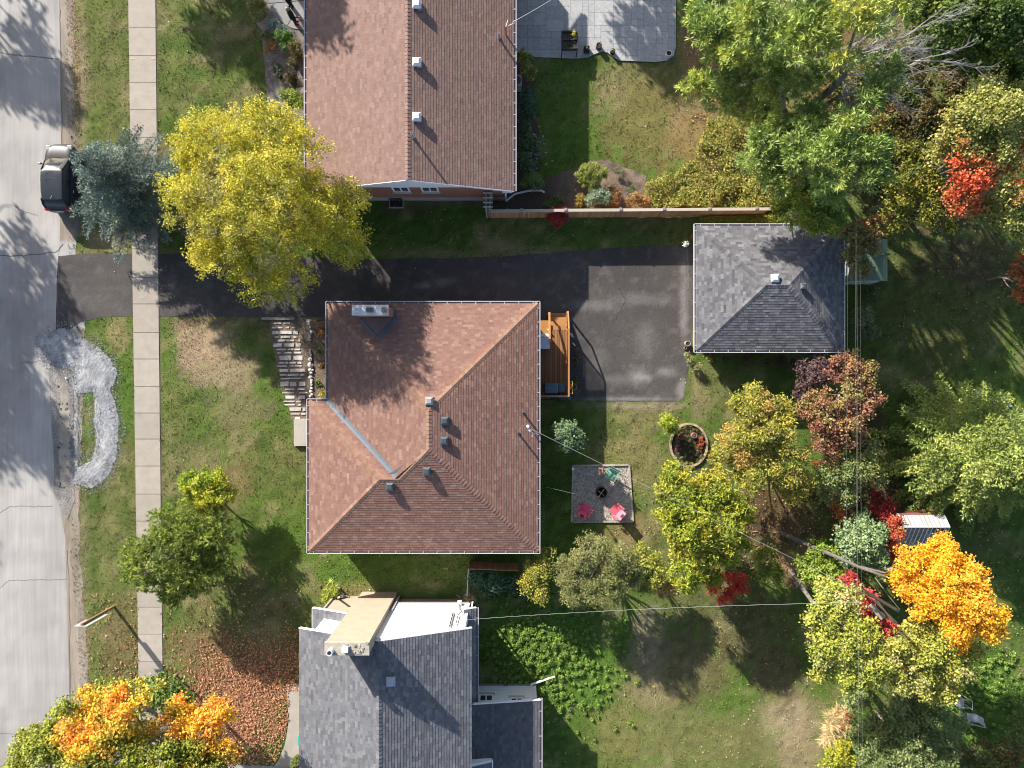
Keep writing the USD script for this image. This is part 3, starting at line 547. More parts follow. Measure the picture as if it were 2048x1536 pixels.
m.bar((-3.2, -12.42, 3.0), (-3.2, -12.42, 5.3), .06, .06, (.06, .06, .065)); m.tube([(-2.97, -12.4, 1.3), (-3.0, -12.38, .5), (-3.25, -12.36, .1)], .025, (.4, .4, .42), 6); m.build('electric_meter', M_METAL, south)
# rear addition
adx, ady = 1.68, -17.47
m = MB(); m.box(-2.2, 1.4, ySo + .4, -17.68, .12, 2.42, (.68, .70, .73)); 
for k in range(11): m.box(-2.0, 1.41, -17.685, -17.672, .22 + k * .2, .225 + k * .2, (.5, .52, .56))
m.build('addition_wall', M_PAINT, south); MB().box(-2.2, 1.42, ySo + .4, -17.6, -.05, .12, (.3, .28, .26)).build('addition_foundation', M_CONCRETE, south)
aplanes = [[np.array([adx - .14, ySo, 2.5]), np.array([adx - .14, ady, 2.5]), np.array([-2.2, ady, 3.02]), np.array([-2.2, ySo, 3.02])]]
aroof = roof(south, aplanes, DARK, (.05, .052, .06), (.7, .7, .72), thick=.13, seed=12, indiv=200, exposure=.15, name='addition_roof')
MB().bar((adx - .1, ady + .02, 2.43), (-2.1, ady + .02, 2.95), .05, .17, WHITE).build('addition_rake_board', M_PAINT, south)
gutter(south, (adx, ady + .1), (adx, ySo), (-1, 0), 2.52, hang=1.25)
window(south, -1.86, -1.05, -17.68, 1.35, 2.2, 1); window(south, -.1, .62, -17.68, 1.75, 2.25, 1)
q = xy(1110, 1353, .1); MB().bar((1.12, -17.6, 2.45), (1.12, -17.58, .15), .08, .07, WHITE).bar((1.12, -17.58, .14), (q[0], q[1], .09), .09, .07, WHITE).build('downspout', M_PAINT, south)
m = MB(); p = xy(983, 1524, 3.3); slab_xz(m, [(-2.2, 2.9), (p[0], 2.9), (p[0], 3.1), (-2.2, 3.55)], p[1], p[1] - .5, (.66, .69, .73)); m.bar((p[0] + .05, p[1] + .02, 3.1), (p[0] + .05, p[1] - 4, 3.1), .06, .06, WHITE); m.build('porch_gable', M_PAINT, south)
proof = roof(south, [[np.array([p[0], p[1] - 4.0, 3.12]), np.array([p[0], p[1] - .12, 3.12]), np.array([-2.2, p[1] - .12, 3.6]), np.array([-2.2, p[1] - 4.0, 3.6])]], SLATE, (.06, .06, .07), (.6, .6, .6), thick=.05, seed=15, indiv=60, name='porch_roof')
wk = wobble([(572, 1372), (606, 1365), (606, 1560), (520, 1560), (555, 1525), (570, 1490), (578, 1440)], .015, .3, 22)
MB().prism(wk, -.05, .03, (.44, .40, .35)).build('garden_path', M_CONCRETE, kind='structure')
MB().prism(poly([(455, 1529), (600, 1533), (600, 1580), (450, 1580)]), -.05, .036, (.36, .345, .34)).build('house_path', M_CONCRETE, kind='structure')

# --- the grey hip-roofed garage
GZ = 2.5
gw, ge, gn, gs = xy(1387.5, 0, GZ)[0] + G, xy(1690, 0, GZ)[0] - G, xy(0, 447, GZ)[1] - G, xy(0, 705.5, GZ)[1] + G
garage = thing('garage', 'detached garage with grey hip roof at the end of the black driveway', 'garage', (gw, gs, 0))
MB().box(gw + .62, ge - .5, gs + .45, gn - .45, 0, GZ - .16, (.48, .44, .38)).build('wall', M_CONCRETE, garage)
hg = (gn - gs) / 2; gp = .34; ym = (gn + gs) / 2
Ga, Gb, Gc, Gd = [np.array([x, y, GZ]) for x, y in ((gw, gn), (ge, gn), (ge, gs), (gw, gs))]
Gr, Gq = np.array([gw + hg, ym, GZ + hg * gp]), np.array([ge - hg, ym, GZ + hg * gp])
gplanes = [[Gb, Ga, Gr, Gq], [Gc, Gb, Gq], [Gd, Gc, Gq, Gr], [Ga, Gd, Gr]]
GREY = [(0.149, 0.147, 0.158), (0.125, 0.123, 0.137), (0.169, 0.168, 0.179), (0.111, 0.111, 0.123), (0.139, 0.135, 0.148), (0.194, 0.191, 0.201)]
groof = roof(garage, gplanes, GREY, (.07, .07, .07), (.6, .58, .58), seed=17, exposure=.145, widths=(.17, .22, .28, .34), jitter=.10)
NG = [plane_normal(P) for P in gplanes]
for k, (p, q, a, b) in enumerate([(Ga, Gr, 0, 3), (Gb, Gq, 0, 1), (Gc, Gq, 1, 2), (Gd, Gr, 2, 3), (Gr, Gq, 0, 2)]): caps(groof, p, q, NG[a], NG[b], GREY, seed=50 + k)
for p, q, n in (((gw - G, gs - G), (gw - G, gn + G), (1, 0)), ((ge + G, gs - G), (ge + G, gn + G), (-1, 0)), ((gw - G, gn + G), (ge + G, gn + G), (0, -1)), ((gw - G, gs - G), (ge + G, gs - G), (0, 1))): gutter(garage, p, q, n, GZ + .02, col=(.52, .50, .53))
gzf = lambda x, y: GZ + gp * min(x - gw, ge - x, gn - y, y - gs)
for px, py, c, s in ((1551, 556, (.42, .43, .46), .44), (1607, 572, (.10, .115, .13), .3)):
    x, y = xy(px, py, 3.6); z = gzf(x, y); x, y = xy(px, py, z + .2); box_vent(garage, x, y, z, c, s)
for k in range(2):
    m = MB(); y0 = gs + .6 + k * 3.2
    for j in range(4): m.box(gw + .59, gw + .615, y0, y0 + 2.6, .02 + j * .52, .50 + j * .52, (.62, .6, .57))
    m.build('garage_door', M_PAINT, garage)
# ---------------------------------------------------------------- deck behind the bungalow
CEDAR = np.array([.34, .155, .055]); CEDAR2 = np.array([.25, .12, .052])
deck = thing('back_deck', 'orange cedar deck with railing and steps on the right side of the bungalow', 'deck', (2.1, 1.2, 0))
dz, dx0, dx1, dy0, dy1 = .78, 1.0, 3.2, -.72, 3.1
n = 15
for k in range(n):
    w = (dx1 - dx0) / n; MB().box(dx0 + k * w + .008, dx0 + (k + 1) * w - .008, dy0, dy1, dz - .035 + rng.uniform(-.003, .003), dz, CEDAR2 * rng.uniform(.85, 1.15)).build('plank', M_WOOD, deck)
m = MB(); m.box(dx0, dx1, dy0, dy0 + .04, dz - .25, dz - .036, CEDAR2); m.box(dx1 - .04, dx1, dy0 + .04, dy1, dz - .25, dz - .036, CEDAR2); m.box(dx0, dx1 - .04, dy1 - .04, dy1, dz - .25, dz - .036, CEDAR2); m.box(dx0, dx1, dy0 + .05, dy1 - .05, dz - .3, dz - .26, (.03, .025, .02)); m.build('deck_frame', M_WOOD, deck)
for x in (1.3, 3.05):
    for y in (-.6, 1.2, 2.9): MB().box(x - .06, x + .06, y - .06, y + .06, 0, dz - .26, CEDAR2).build('deck_post', M_WOOD, deck)
sx0, sx1 = xy(1101, 0, .6)[0], xy(1133, 0, .6)[0]
for k in range(4): MB().box(sx0, sx1, dy1 + .02 + k * .26, dy1 + .02 + k * .26 + .25, dz - .04 - (k + 1) * .18 + .14, dz - (k + 1) * .18 + .14, CEDAR * rng.uniform(.95, 1.25)).build('step', M_WOOD, deck)
m = MB()
for x in (sx0 - .03, sx1 + .01): m.bar((x, dy1, dz - .12), (x, dy1 + 1.05, .08), .04, .24, CEDAR2)
m.build('stringer', M_WOOD, deck)
bx = xy(1101, 641, .8)
MB().box(1.2, bx[0] - .06, dy1 - .68 + .0, bx[1], dz + .002, dz + .12, (.36, .17, .05)).build('bench_lid', M_WOOD, deck)
rt = dz + .95
for y0, y1 in ((dy0, 1.0), (1.0, dy1)): MB().box(dx1 - .05, dx1 + .05, y0 + .004, y1 - .004, rt - .04, rt, CEDAR * 1.1).build('top_rail', M_WOOD, deck)
MB().box(dx0 + .3, dx1 - .06, dy0 - .02, dy0 + .08, rt - .04, rt, (.30, .21, .15)).build('top_rail', M_WOOD, deck)
MB().bar((dx1, dy1, rt - .02), (dx1, dy1 + 1.05, rt - .6), .09, .04, CEDAR * 1.15).build('stair_rail', M_WOOD, deck)
MB().bar((sx0 - .1, dy1 - .75, rt - .02), (sx0 - .1, dy1 + 1.0, rt - .55), .11, .05, CEDAR * 1.2).build('stair_rail', M_WOOD, deck)
for y in (dy0 + .05, 1.0, dy1 - .02, dy1 + 1.03): z0, z1 = (0, rt - .6) if y > 4 else (0, rt - .041); MB().box(dx1 - .05, dx1 + .04, y - .045, y + .045, z0, z1, CEDAR).build('rail_post', M_WOOD, deck)
for y, z in ((dy1 - .7, rt - .06), (dy1 + .95, rt - .6)): MB().box(sx0 - .15, sx0 - .06, y - .045, y + .045, .0, z, CEDAR).build('rail_post', M_WOOD, deck)
for k in range(30):
    y = dy0 + .15 + k * .125
    if y < dy1 - .05: MB().box(dx1 - .055, dx1 - .02, y - .018, y + .018, dz + .08, rt - .042, CEDAR * .9).build('baluster', M_WOOD, deck)
for k in range(14):
    x = dx0 + .45 + k * .13; MB().box(x - .018, x + .018, dy0 + .012, dy0 + .045, dz + .08, rt - .042, CEDAR * .8).build('baluster', M_WOOD, deck)
MB().box(dx1 - .06, dx1 - .015, dy0, dy1, dz + .05, dz + .085, CEDAR).box(dx0 + .4, dx1 - .06, dy0 + .01, dy0 + .05, dz + .05, dz + .085, CEDAR).build('bottom_rail', M_WOOD, deck)
m = MB(); c = xy(1098, 657, 1.75); m.cyl((c[0], c[1], dz + .12), .05, .12, (.7, .68, .6), 10); m.build('candle_pot', M_PAINT, None, 'small white pot on the plywood bench lid of the deck', 'pot')
b0, b1 = xy(1079, 668, 1.5), xy(1099, 697, 1.5)
lk = thing('storage_box', 'pale blue-grey storage box with sloped lid on the deck against the house', 'storage box', (b1[0] - .4, b1[1] + .4, dz))
MB().box(b0[0] - .2, b1[0], b1[1], b0[1], dz + .002, 1.42, (.34, .40, .47)).build('body', M_PAINT, lk)
m = MB(); m.box(b0[0] - .22, b1[0] + .02, b1[1] - .02, b0[1] - .16, 1.42, 1.5, (.42, .49, .57)); m.box(b0[0] - .22, b1[0] + .02, b0[1] - .15, b0[1] + .02, 1.42, 1.54, (.6, .62, .64)); m.build('lid', M_PAINT, lk)
bq = thing('barbecue', 'barbecue under a dark blue-grey cover at the lower end of the deck', 'barbecue', (*xy(1108, 776, 1.5), dz))
def hullbox(x0, x1, y0, y1, z0, z1, r):
    s = [manifold3d.Manifold.sphere(r, 12).translate((x, y, z)) for x in (x0 + r, x1 - r) for y in (y0 + r, y1 - r) for z in (z0 + r, z1 - r)]
    a = manifold3d.Manifold.batch_hull(s).to_mesh(); return a.vert_properties[:, :3], a.tri_verts
x0, y0 = xy(1089, 786, 1.85); x1, y1 = xy(1116, 766, 1.85)
MB().add(*hullbox(x0, x1, y0, y1, dz, 1.9, .07), (.07, .095, .12)).build('cover', M_CLOTH, bq)
MB().add(*hullbox(x1 - .1, x1 + .4, y0 + .04, y1 - .02, dz, 1.68, .05), (.05, .07, .085)).build('side_shelf_cover', M_CLOTH, bq)
for t in range(3): MB().tube([(x0 + .05, y0 + .15 + t * .2, 1.905), (x1 - .05, y0 + .16 + t * .2, 1.905)], .008, (.05, .07, .09), 4).build('cover_seam', M_CLOTH, bq)
def clump_at(m, c, r, n, pal, L=.07, W=.045, seed=0):
    r_ = np.random.default_rng(seed); d = nrm(r_.normal(size=(n, 3)) + [0, 0, .5]); p = np.asarray(c) + d * r * r_.uniform(.3, 1, (n, 1)) * [1, 1, .8]
    add_leaves(m, p, nrm(d + r_.normal(size=(n, 3)) * .5), L, W, pick(pal, r_, n) * (1 + r_.normal(0, .15, (n, 1))), r_)
def add_leaves(m, p, nor, L, W, col, r_, fold=.12):
    n = len(p); t = nrm(np.cross(nor, r_.normal(size=(n, 3)))); b = np.cross(nor, t)
    s = r_.uniform(.7, 1.25, (n, 1)); l, w = t * L / 2 * s, b * W / 2 * s
    v = np.stack([p + l, p + w + nor * L * fold, p - l, p - w + nor * L * fold], 1)
    m.add(v.reshape(-1, 3), np.arange(4 * n).reshape(-1, 4)[:, [0, 1, 2, 3]], np.repeat(col, 4, 0))
for (pa, pb, z, lab, fl) in (((1138, 763), (1146, 788), 1.62, 'yellow flower box with red flowers hanging outside the deck rail', [(.35, .03, .02), (.3, .05, .02), (.05, .09, .02)]), ((1083, 790), (1100, 798), .5, 'yellow planter box with green plants below the lower deck edge', [(.05, .10, .02), (.25, .2, .02), (.06, .11, .03)])):
    a, b = xy(*pa, z), xy(*pb, z); x0, x1, y0, y1 = a[0], b[0], b[1], a[1]; t = thing('flower_box', lab, 'planter', ((x0 + x1) / 2, (y0 + y1) / 2, z - .22))
    m = MB(); c = (.42, .33, .05); m.box(x0, x1, y0, y0 + .03, z - .22, z, c); m.box(x0, x1, y1 - .03, y1, z - .22, z, c); m.box(x0, x0 + .03, y0 + .03, y1 - .03, z - .22, z, c); m.box(x1 - .03, x1, y0 + .03, y1 - .03, z - .22, z, c); m.box(x0 + .03, x1 - .03, y0 + .03, y1 - .03, z - .22, z - .05, (.05, .035, .025)); m.build('trough', M_PAINT, t)
    m = MB()
    for k in range(6): clump_at(m, (rng.uniform(x0 + .05, x1 - .05), rng.uniform(y0 + .05, y1 - .05), z + .02), .09, 26, fl, .05, .04, seed=k)
    m.build('plants', M_LEAF, t)
for k, px in enumerate((1122, 1128, 1133, 1139)):
    x, y = xy(px, 796, .2); t = thing('flower_pot', f'small grey pot below the deck corner, {["first", "second", "third", "last"][k]} of the row from the left', 'flower pot', (x, y, 0), 'small pots below the deck corner'); MB().ring((x, y, .0), .06, .08, .2, (.35, .35, .34) if k < 3 else (.6, .6, .6), 12).cyl((x, y, 0), .062, .15, (.05, .04, .03), 10).build('pot', M_STONE, t)
m = MB()
for k in range(26): clump_at(m, (*xy(1152 + rng.normal(0, 4), rng.choice([702, 712, 725, 760]) + rng.normal(0, 6), .12), .1), .10, 14, [(.16, .12, .03), (.06, .08, .02), (.2, .1, .04)], .07, .05, seed=100 + k)
m.build('potted_weeds', M_LEAF, None, 'thin yellowish plants on the driveway beside the deck railing', 'plant')
x, y = xy(1140, 774, 1.3); t = thing('hose_reel', 'thin hoop of hose hanging on the deck rail by the red flower box', 'hose', (x + .5, y, 0)); an = np.linspace(0, 2 * np.pi, 20); MB().tube([(x + .26 + .16 * math.cos(a), y + .18 * math.sin(a), .9) for a in an], .012, (.35, .22, .12), 5).build('hose', M_RUBBER, t)

# ---------------------------------------------------------------- cedar fence and arbour
fence = thing('board_fence', 'tall cedar board fence with grey cap rail between the two yards', 'fence', (6.5, 9.8, 0))
fa, fb, fh = xy(976, 423, 1.62), xy(1542, 419, 1.62), 1.62
fl = fb - fa; fL = np.linalg.norm(fl); fd = fl / fL; fn = np.array([-fd[1], fd[0]])
nb = int(fL / .142)
for k in range(nb):
    a = fa + fd * (k * .142 + .004); b = fa + fd * (k * .142 + .138); o = fn * rng.uniform(-.004, .004); c = np.array([.42, .23, .11]) * rng.uniform(.72, 1.2) * np.array([1, rng.uniform(.92, 1.08), rng.uniform(.9, 1.1)])
    m = MB(); P = [a + o, b + o, b + o + fn * .025, a + o + fn * .025]; m.prism(Polygon(P), .03, fh - .05, c); m.build('board', M_WOOD, fence)
cuts = [0, 67, 155, 265, 352, 443, 537, 566]
for k, (u0, u1) in enumerate(zip(cuts[:-1], cuts[1:])):
    a, b = fa + fl * u0 / 566 + fd * .03, fa + fl * u1 / 566 - fd * .03
    MB().prism(Polygon([a - fn * .04, b - fn * .04, b + fn * .12, a + fn * .12]), fh - .049, fh, np.array([.42, .37, .31]) * rng.uniform(.9, 1.1)).build('cap_rail', M_WOOD, fence)
for u in cuts[:-1]:
    c = fa + fl * u / 566; P = [c - fd * .055 + fn * -.02, c + fd * .055 + fn * -.02, c + fd * .055 + fn * .10, c - fd * .055 + fn * .10]
    MB().prism(Polygon([q + fn * .05 for q in P]), 0, fh - .05, (.22, .12, .06)).build('post', M_WOOD, fence)
    MB().prism(Polygon([c - fd * .075 - fn * .0, c + fd * .075 - fn * .0, c + fd * .075 + fn * .16, c - fd * .075 + fn * .16]), fh + .001, fh + .06, (.20, .19, .20)).build('post_cap', M_METAL, fence)
arb = thing('garden_arbour', 'narrow slatted wooden arbour at the left end of the cedar fence', 'arbour', (-1.35, 10.3, 0))
for px, py in ((972, 419), (983, 419), (972, 388), (983, 388)): x, y = xy(px, py, 2.0); MB().box(x - .04, x + .04, y - .04, y + .04, 0, 2.0, (.30, .27, .25)).build('post', M_WOOD, arb)
for py in (386, 395.5, 405, 413.5): a, b = xy(966, py, 2.08), xy(985.5, py, 2.08); MB().box(a[0], b[0], a[1] - .035, a[1] + .035, 2.05, 2.12, (.42, .38, .33)).build('slat', M_WOOD, arb)
for px in (972, 980): a, b = xy(px, 384, 2.0), xy(px, 420, 2.0); MB().box(a[0] - .03, a[0] + .03, b[1], a[1], 1.96, 2.049, (.36, .33, .30)).build('beam', M_WOOD, arb)
sf = thing('short_board_fence', 'weathered board fence panel overgrown with shrubs between bungalow and grey house', 'fence', (-1, -10.4, 0))
a, b = xy(939, 1122), xy(1038, 1126); d = nrm(b - a); L = np.linalg.norm(b - a); nn = np.array([d[1], -d[0]])
for k in range(int(L / .145)):
    p = a + d * (k * .145 + .004); q = a + d * (k * .145 + .139); MB().prism(Polygon([p, q, q + nn * .025, p + nn * .025]), .02, 1.75 - rng.uniform(0, .03), np.array([.33, .21, .125]) * rng.uniform(.8, 1.2)).build('board', M_WOOD, sf)
for h in (.4, 1.4): p, q = a + nn * .055, b + nn * .055; MB().bar((*p, h), (*q, h), .05, .09, (.22, .14, .09)).build('rail', M_WOOD, sf)
cl = thing('chain_link_fence', 'thin grey wire fence running from the short board fence to the grey house', 'fence', (-2.5, -11.5, 0))
p, q = xy(937, 1133, 1.2), xy(934, 1190, 1.2); MB().tube([(*p, 1.2), (*q, 1.2)], .022, (.4, .4, .42), 6).build('top_rail', M_METAL, cl)
for t in (0, .5, 1): c = p + (q - p) * t; MB().cyl((*c, 0), .03, 1.22, (.4, .4, .42), 8).build('post', M_METAL, cl)
m = MB()
for k in range(14): c = p + (q - p) * (k / 14); e = p + (q - p) * min(1, (k + 4) / 14); m.tube([(*c, .05), (*e, 1.18)], .004, (.35, .35, .36), 3); m.tube([(*c, 1.18), (*e, .05)], .004, (.35, .35, .36), 3)
m.build('mesh_wire', M_METAL, cl)

# ---------------------------------------------------------------- patio at the top with its pots
patio_pg = poly([(1030, -140), (1352, -140), (1352, 95), (1347, 112), (1335, 121), (1310, 124), (1240, 121), (1228, 115), (1215, 105), (1205, 103), (1190, 108), (1175, 115), (1150, 117), (1070, 114), (1050, 108), (1030, 104)], .06).buffer(.12).buffer(-.12)
patio = thing('patio', kind='structure')
MB().prism(patio_pg, -.02, .045, (.15, .155, .16)).build('patio_bed', M_CONCRETE, patio)
cell = .36; px0, py0, px1, py1 = patio_pg.bounds; nx, ny = int((px1 - px0) / cell) + 1, int((py1 - py0) / cell) + 1; occ = np.zeros((nx, ny), bool); inner = patio_pg.buffer(-.005)
r5 = np.random.default_rng(55)
for j in range(ny):
    for i in range(nx):
        if occ[i, j]: continue
        opts = [(2, 2), (2, 1), (1, 2), (3, 2), (1, 1), (2, 3)]; r5.shuffle(opts)
        for w, h in list(map(tuple, opts)) + [(1, 1)]:
            if i + w <= nx and j + h <= ny and not occ[i:i + w, j:j + h].any(): break
        occ[i:i + w, j:j + h] = True
        g = sbox(px0 + i * cell + .007, py0 + j * cell + .007, px0 + (i + w) * cell - .007, py0 + (j + h) * cell - .007).intersection(inner)
        if g.area > .01: MB().prism(g, .0451, .06 + r5.uniform(0, .004), np.array([.37, .375, .38]) * r5.uniform(.92, 1.08)).build('paving_stone', M_STONE, patio)
pl = thing('raised_planter', 'black raised planter table with plants on the pale patio', 'planter', (*xy(1140, 82), .06))
a, b = xy(1123, 61, .85), xy(1156, 97, .85); x0, x1, y0, y1 = a[0], b[0], b[1], a[1]
m = MB(); c = (.03, .032, .04)
for q in ((x0, x0 + .05, y0, y1), (x1 - .05, x1, y0, y1), (x0 + .05, x1 - .05, y0, y0 + .05), (x0 + .05, x1 - .05, y1 - .05, y1), (x0 + .05, x1 - .05, (y0 + y1) / 2 - .02, (y0 + y1) / 2 + .02)): m.box(*q, .55, .86, c)
m.box(x0 + .05, x1 - .05, y0 + .05, y1 - .05, .55, .74, (.05, .035, .025)); m.build('trough', M_PAINT, pl)
for x in (x0 + .04, x1 - .04):
    for y in (y0 - .12, y1 - .04): MB().box(x - .03, x + .03, y - .03, y + .03, .06, .8, c).build('leg', M_PAINT, pl)
m = MB()
for k in range(18): clump_at(m, (rng.uniform(x0 + .1, x1 - .1), rng.uniform(y0 + .1, y1 - .1), .78), .12, 12, [(.07, .08, .02), (.10, .07, .04), (.05, .07, .02)], .10, .03, seed=200 + k)
for k in range(4): clump_at(m, (x1 - rng.uniform(.1, .35), y1 - rng.uniform(.05, .3), .95), .13, 22, [(.34, .30, .03), (.25, .25, .03)], .09, .05, seed=230 + k)
m.build('plants', M_LEAF, pl)
def pot(px, py, r, h, z, col, lab, pal, nl=30, sq=False):
    x, y = xy(px, py, z + h); t = thing('plant_pot', lab, 'plant pot', (x, y, z)); m = MB()
    if sq: [m.box(*q, z, z + h, col) for q in ((x - r, x - r + .03, y - r, y + r), (x + r - .03, x + r, y - r, y + r), (x - r + .03, x + r - .03, y - r, y - r + .03), (x - r + .03, x + r - .03, y + r - .03, y + r))]
    else: m.ring((x, y, z), r * .82, r, h, col, 18)
    m.cyl((x, y, z), r * .82, h - .04, (.04, .03, .022), 14); m.build('pot', M_STONE, t)
    if pal:
        m = MB(); clump_at(m, (x, y, z + h + .03), r * .8, nl, pal, .09, .05, seed=int(px)); m.build('plant', M_LEAF, t)
pot(1174, 97, .16, .3, .06, (.03, .03, .035), 'black square pot with a plant beside the raised planter', [(.08, .08, .03), (.05, .07, .02)], sq=True)
pot(1198.5, 90, .17, .32, .06, (.08, .07, .06), 'round brown pot on the inward curve of the patio edge', [(.2, .16, .12), (.1, .08, .06)], 14)
pot(1226, 101, .14, .28, .06, (.03, .03, .035), 'black round pot with a yellow-green plant at the patio edge', [(.25, .26, .04), (.12, .16, .03)], 22)
pot(1338, 106, .17, .3, .06, (.62, .62, .63), 'white round pot in the lower right corner of the patio', None)
ac = thing('heat_pump', 'grey air conditioner unit beside the right wall of the long brown house', 'air conditioner', (*xy(1036, 161), 0))
x, y = xy(1034, 161, .8); MB().box(x - .3, x + .28, y - .33, y + .33, .05, .82, (.34, .37, .38)).build('casing', M_PAINT, ac); MB().ring((x, y, .82), .2, .25, .02, (.10, .11, .12), 20).cyl((x, y, .815), .2, .012, (.04, .045, .05), 18).build('fan_guard', M_METAL, ac)

# ---------------------------------------------------------------- fire pit corner
fp = thing('fire_pit_area', kind='structure')
fpg = wobble([(1146, 931), (1258, 930), (1266, 1043), (1143, 1044)], .02, .3, 31)
fire_col = lambda x, y: mixc((.36, .31, .26), (.62, .56, .48), meshkit.noise(np.stack([x * 9, y * 9, 0 * x], -1), 4))
grid_sheet(fpg, .010, fire_col, 'gravel_bed', M_GRAVEL, parent=fp, cell=.12)
r6 = np.random.default_rng(66); m = MB(); bx0, by0, bx1, by1 = fpg.bounds; ico = trimesh.creation.icosphere(0)
pts = r6.uniform((bx0, by0), (bx1, by1), (3800, 2)); pts = pts[shapely.contains_xy(fpg.buffer(-.05), pts[:, 0], pts[:, 1])]
iv, jf = np.array(ico.vertices), np.array(ico.faces)
sc = r6.uniform(.014, .034, (len(pts), 1, 1)) * r6.uniform(.6, 1.3, (len(pts), 1, 3)) * [1, 1, .7]
vv = iv[None] * sc + np.column_stack([pts, np.full(len(pts), .018)])[:, None]; cc = np.repeat(pick([(.56, .50, .43), (.24, .20, .17), (.44, .38, .31), (.10, .085, .07), (.66, .61, .54), (.32, .29, .27)], r6, len(pts)), len(iv), 0)
m.add(vv.reshape(-1, 3), (jf[None] + (np.arange(len(pts)) * len(iv))[:, None, None]).reshape(-1, 3), cc); m.build('pebbles', M_STONE, fp, kind='stuff')
cor = [xy(1146, 931), xy(1258, 930), xy(1266, 1043), xy(1143, 1044)]
for p, q in zip(cor, cor[1:] + cor[:1]):
    d = nrm(q - p); L = np.linalg.norm(q - p); k = 0.0
    while k < L - .1:
        l = min(rng.uniform(.35, .8), L - k); a, b = p + d * (k + .01), p + d * (k + l - .01); k += l
        MB().bar((*a, .04), (*b, .04), .09, .1, np.array((.42, .37, .31)) * rng.uniform(.7, 1.2)).build('edging_stone', M_STONE, fp)
x, y = xy(1203, 985, .3)
t = thing('fire_bowl', 'round dark rusty fire bowl with crossed bars in the gravel square', 'fire pit', (x, y, 0))
MB().ring((x, y, .02), .29, .33, .36, (.035, .025, .022), 28).build('bowl', M_METAL, t); MB().cyl((x, y, .02), .29, .1, (.02, .016, .015), 20).build('ash', M_SOIL, t)
MB().tube([(x - .17, y - .24, .36), (x + .15, y + .22, .38)], .018, (.35, .25, .19), 5).tube([(x - .22, y + .12, .35), (x + .14, y - .16, .37)], .016, (.3, .2, .15), 5).build('crossed_bars', M_METAL, t)
def chair(name, lab, c, ang, col, pocket=True, group=None):
    t = thing(name, lab, 'chair', (0, 0, 0), group); R = lambda p: np.array([p[0] * math.cos(ang) - p[1] * math.sin(ang) + c[0], p[0] * math.sin(ang) + p[1] * math.cos(ang) + c[1], p[2]])
    LOC[t] = np.array([c[0], c[1], 0.]); UsdGeom.Xformable(stage.GetPrimAtPath(t)).GetOrderedXformOps()[0].Set(Gf.Vec3d(float(c[0]), float(c[1]), 0))
    def panel(nm, pts, cl, th=.02):
        m = MB(); P = [R(p) for p in pts]; n = nrm(np.cross(P[1] - P[0], P[2] - P[0])) * th; m.quad(P, cl); m.quad([p - n for p in P][::-1], cl)
        for i in range(4): j = (i + 1) % 4; m.quad([P[i] - n, P[j] - n, P[j], P[i]], cl)
        m.build(nm, M_CLOTH, t)
    col = np.array(col)
    panel('seat', [(-.27, .28, .46), (-.27, -.2, .38), (.27, -.2, .38), (.27, .28, .46)], col)
    panel('backrest', [(-.27, -.2, .38), (-.27, -.48, .86), (.27, -.48, .86), (.27, -.2, .38)], col * 1.05)
    for s in (-1, 1):
        panel('armrest', [(s * .36 - .05, .22, .60), (s * .36 - .05, -.3, .62), (s * .36 + .05, -.3, .62), (s * .36 + .05, .22, .60)], col * .95)
        MB().tube([R((s * .34, .26, .02)), R((s * .34, .24, .58))], .015, (.05, .05, .05), 5).build('leg', M_METAL, t); MB().tube([R((s * .3, -.42, .02)), R((s * .33, -.28, .6))], .015, (.05, .05, .05), 5).build('leg', M_METAL, t)
        MB().cyl(R((s * .36, .12, .605)), .045, .01, (.03, .03, .03), 8).build('cup_holder', M_CLOTH, t)
    if pocket: panel('back_pocket', [(-.1, -.36, .69), (-.1, -.46, .86), (.12, -.46, .86), (.12, -.36, .69)], (.04, .03, .035), .01)
    return t
chair('camp_chair', 'bright pink folding chair at the lower left of the fire bowl', xy(1171, 1018, .5), math.radians(-35), (.62, .09, .17), group='folding chairs round the fire bowl')
chair('camp_chair', 'paler pink folding chair in sunlight at the lower right of the fire bowl', xy(1232, 1021, .5), math.radians(48), (.66, .13, .17), group='folding chairs round the fire bowl')
chair('camp_chair', 'mint green folding chair at the upper right of the fire bowl', xy(1223, 951, .5), math.radians(152), (.17, .36, .25), pocket=False, group='folding chairs round the fire bowl')
x, y = xy(1201, 943, .35); t = thing('side_table', 'small reddish wooden side table with a cup above the fire bowl', 'table', (x, y, 0)); m = MB(); m.box(x - .15, x + .15, y - .22, y + .22, .32, .36, (.33, .19, .14)); m.build('table_top', M_WOOD, t)
for a in (-.12, .12):
    for b in (-.19, .19): MB().box(x + a - .02, x + a + .02, y + b - .02, y + b + .02, 0, .319, (.25, .14, .1)).build('leg', M_WOOD, t)
MB().cyl((x + .0, y + .08, .361), .06, .015, (.04, .02, .02), 10).build('burn_mark', M_WOOD, t); MB().ring((x - .03, y - .16, .361), .03, .045, .09, (.6, .6, .62), 10).build('cup', M_PAINT, t)
x, y = xy(1146, 938, .3); MB().cyl((x, y, 0), .05, .3, (.6, .62, .65), 10).ring((x, y, .3), .03, .08, .03, (.7, .72, .75), 12).build('garden_lamp', M_METAL, None, 'small white garden lamp at the upper left corner of the gravel square', 'lamp')

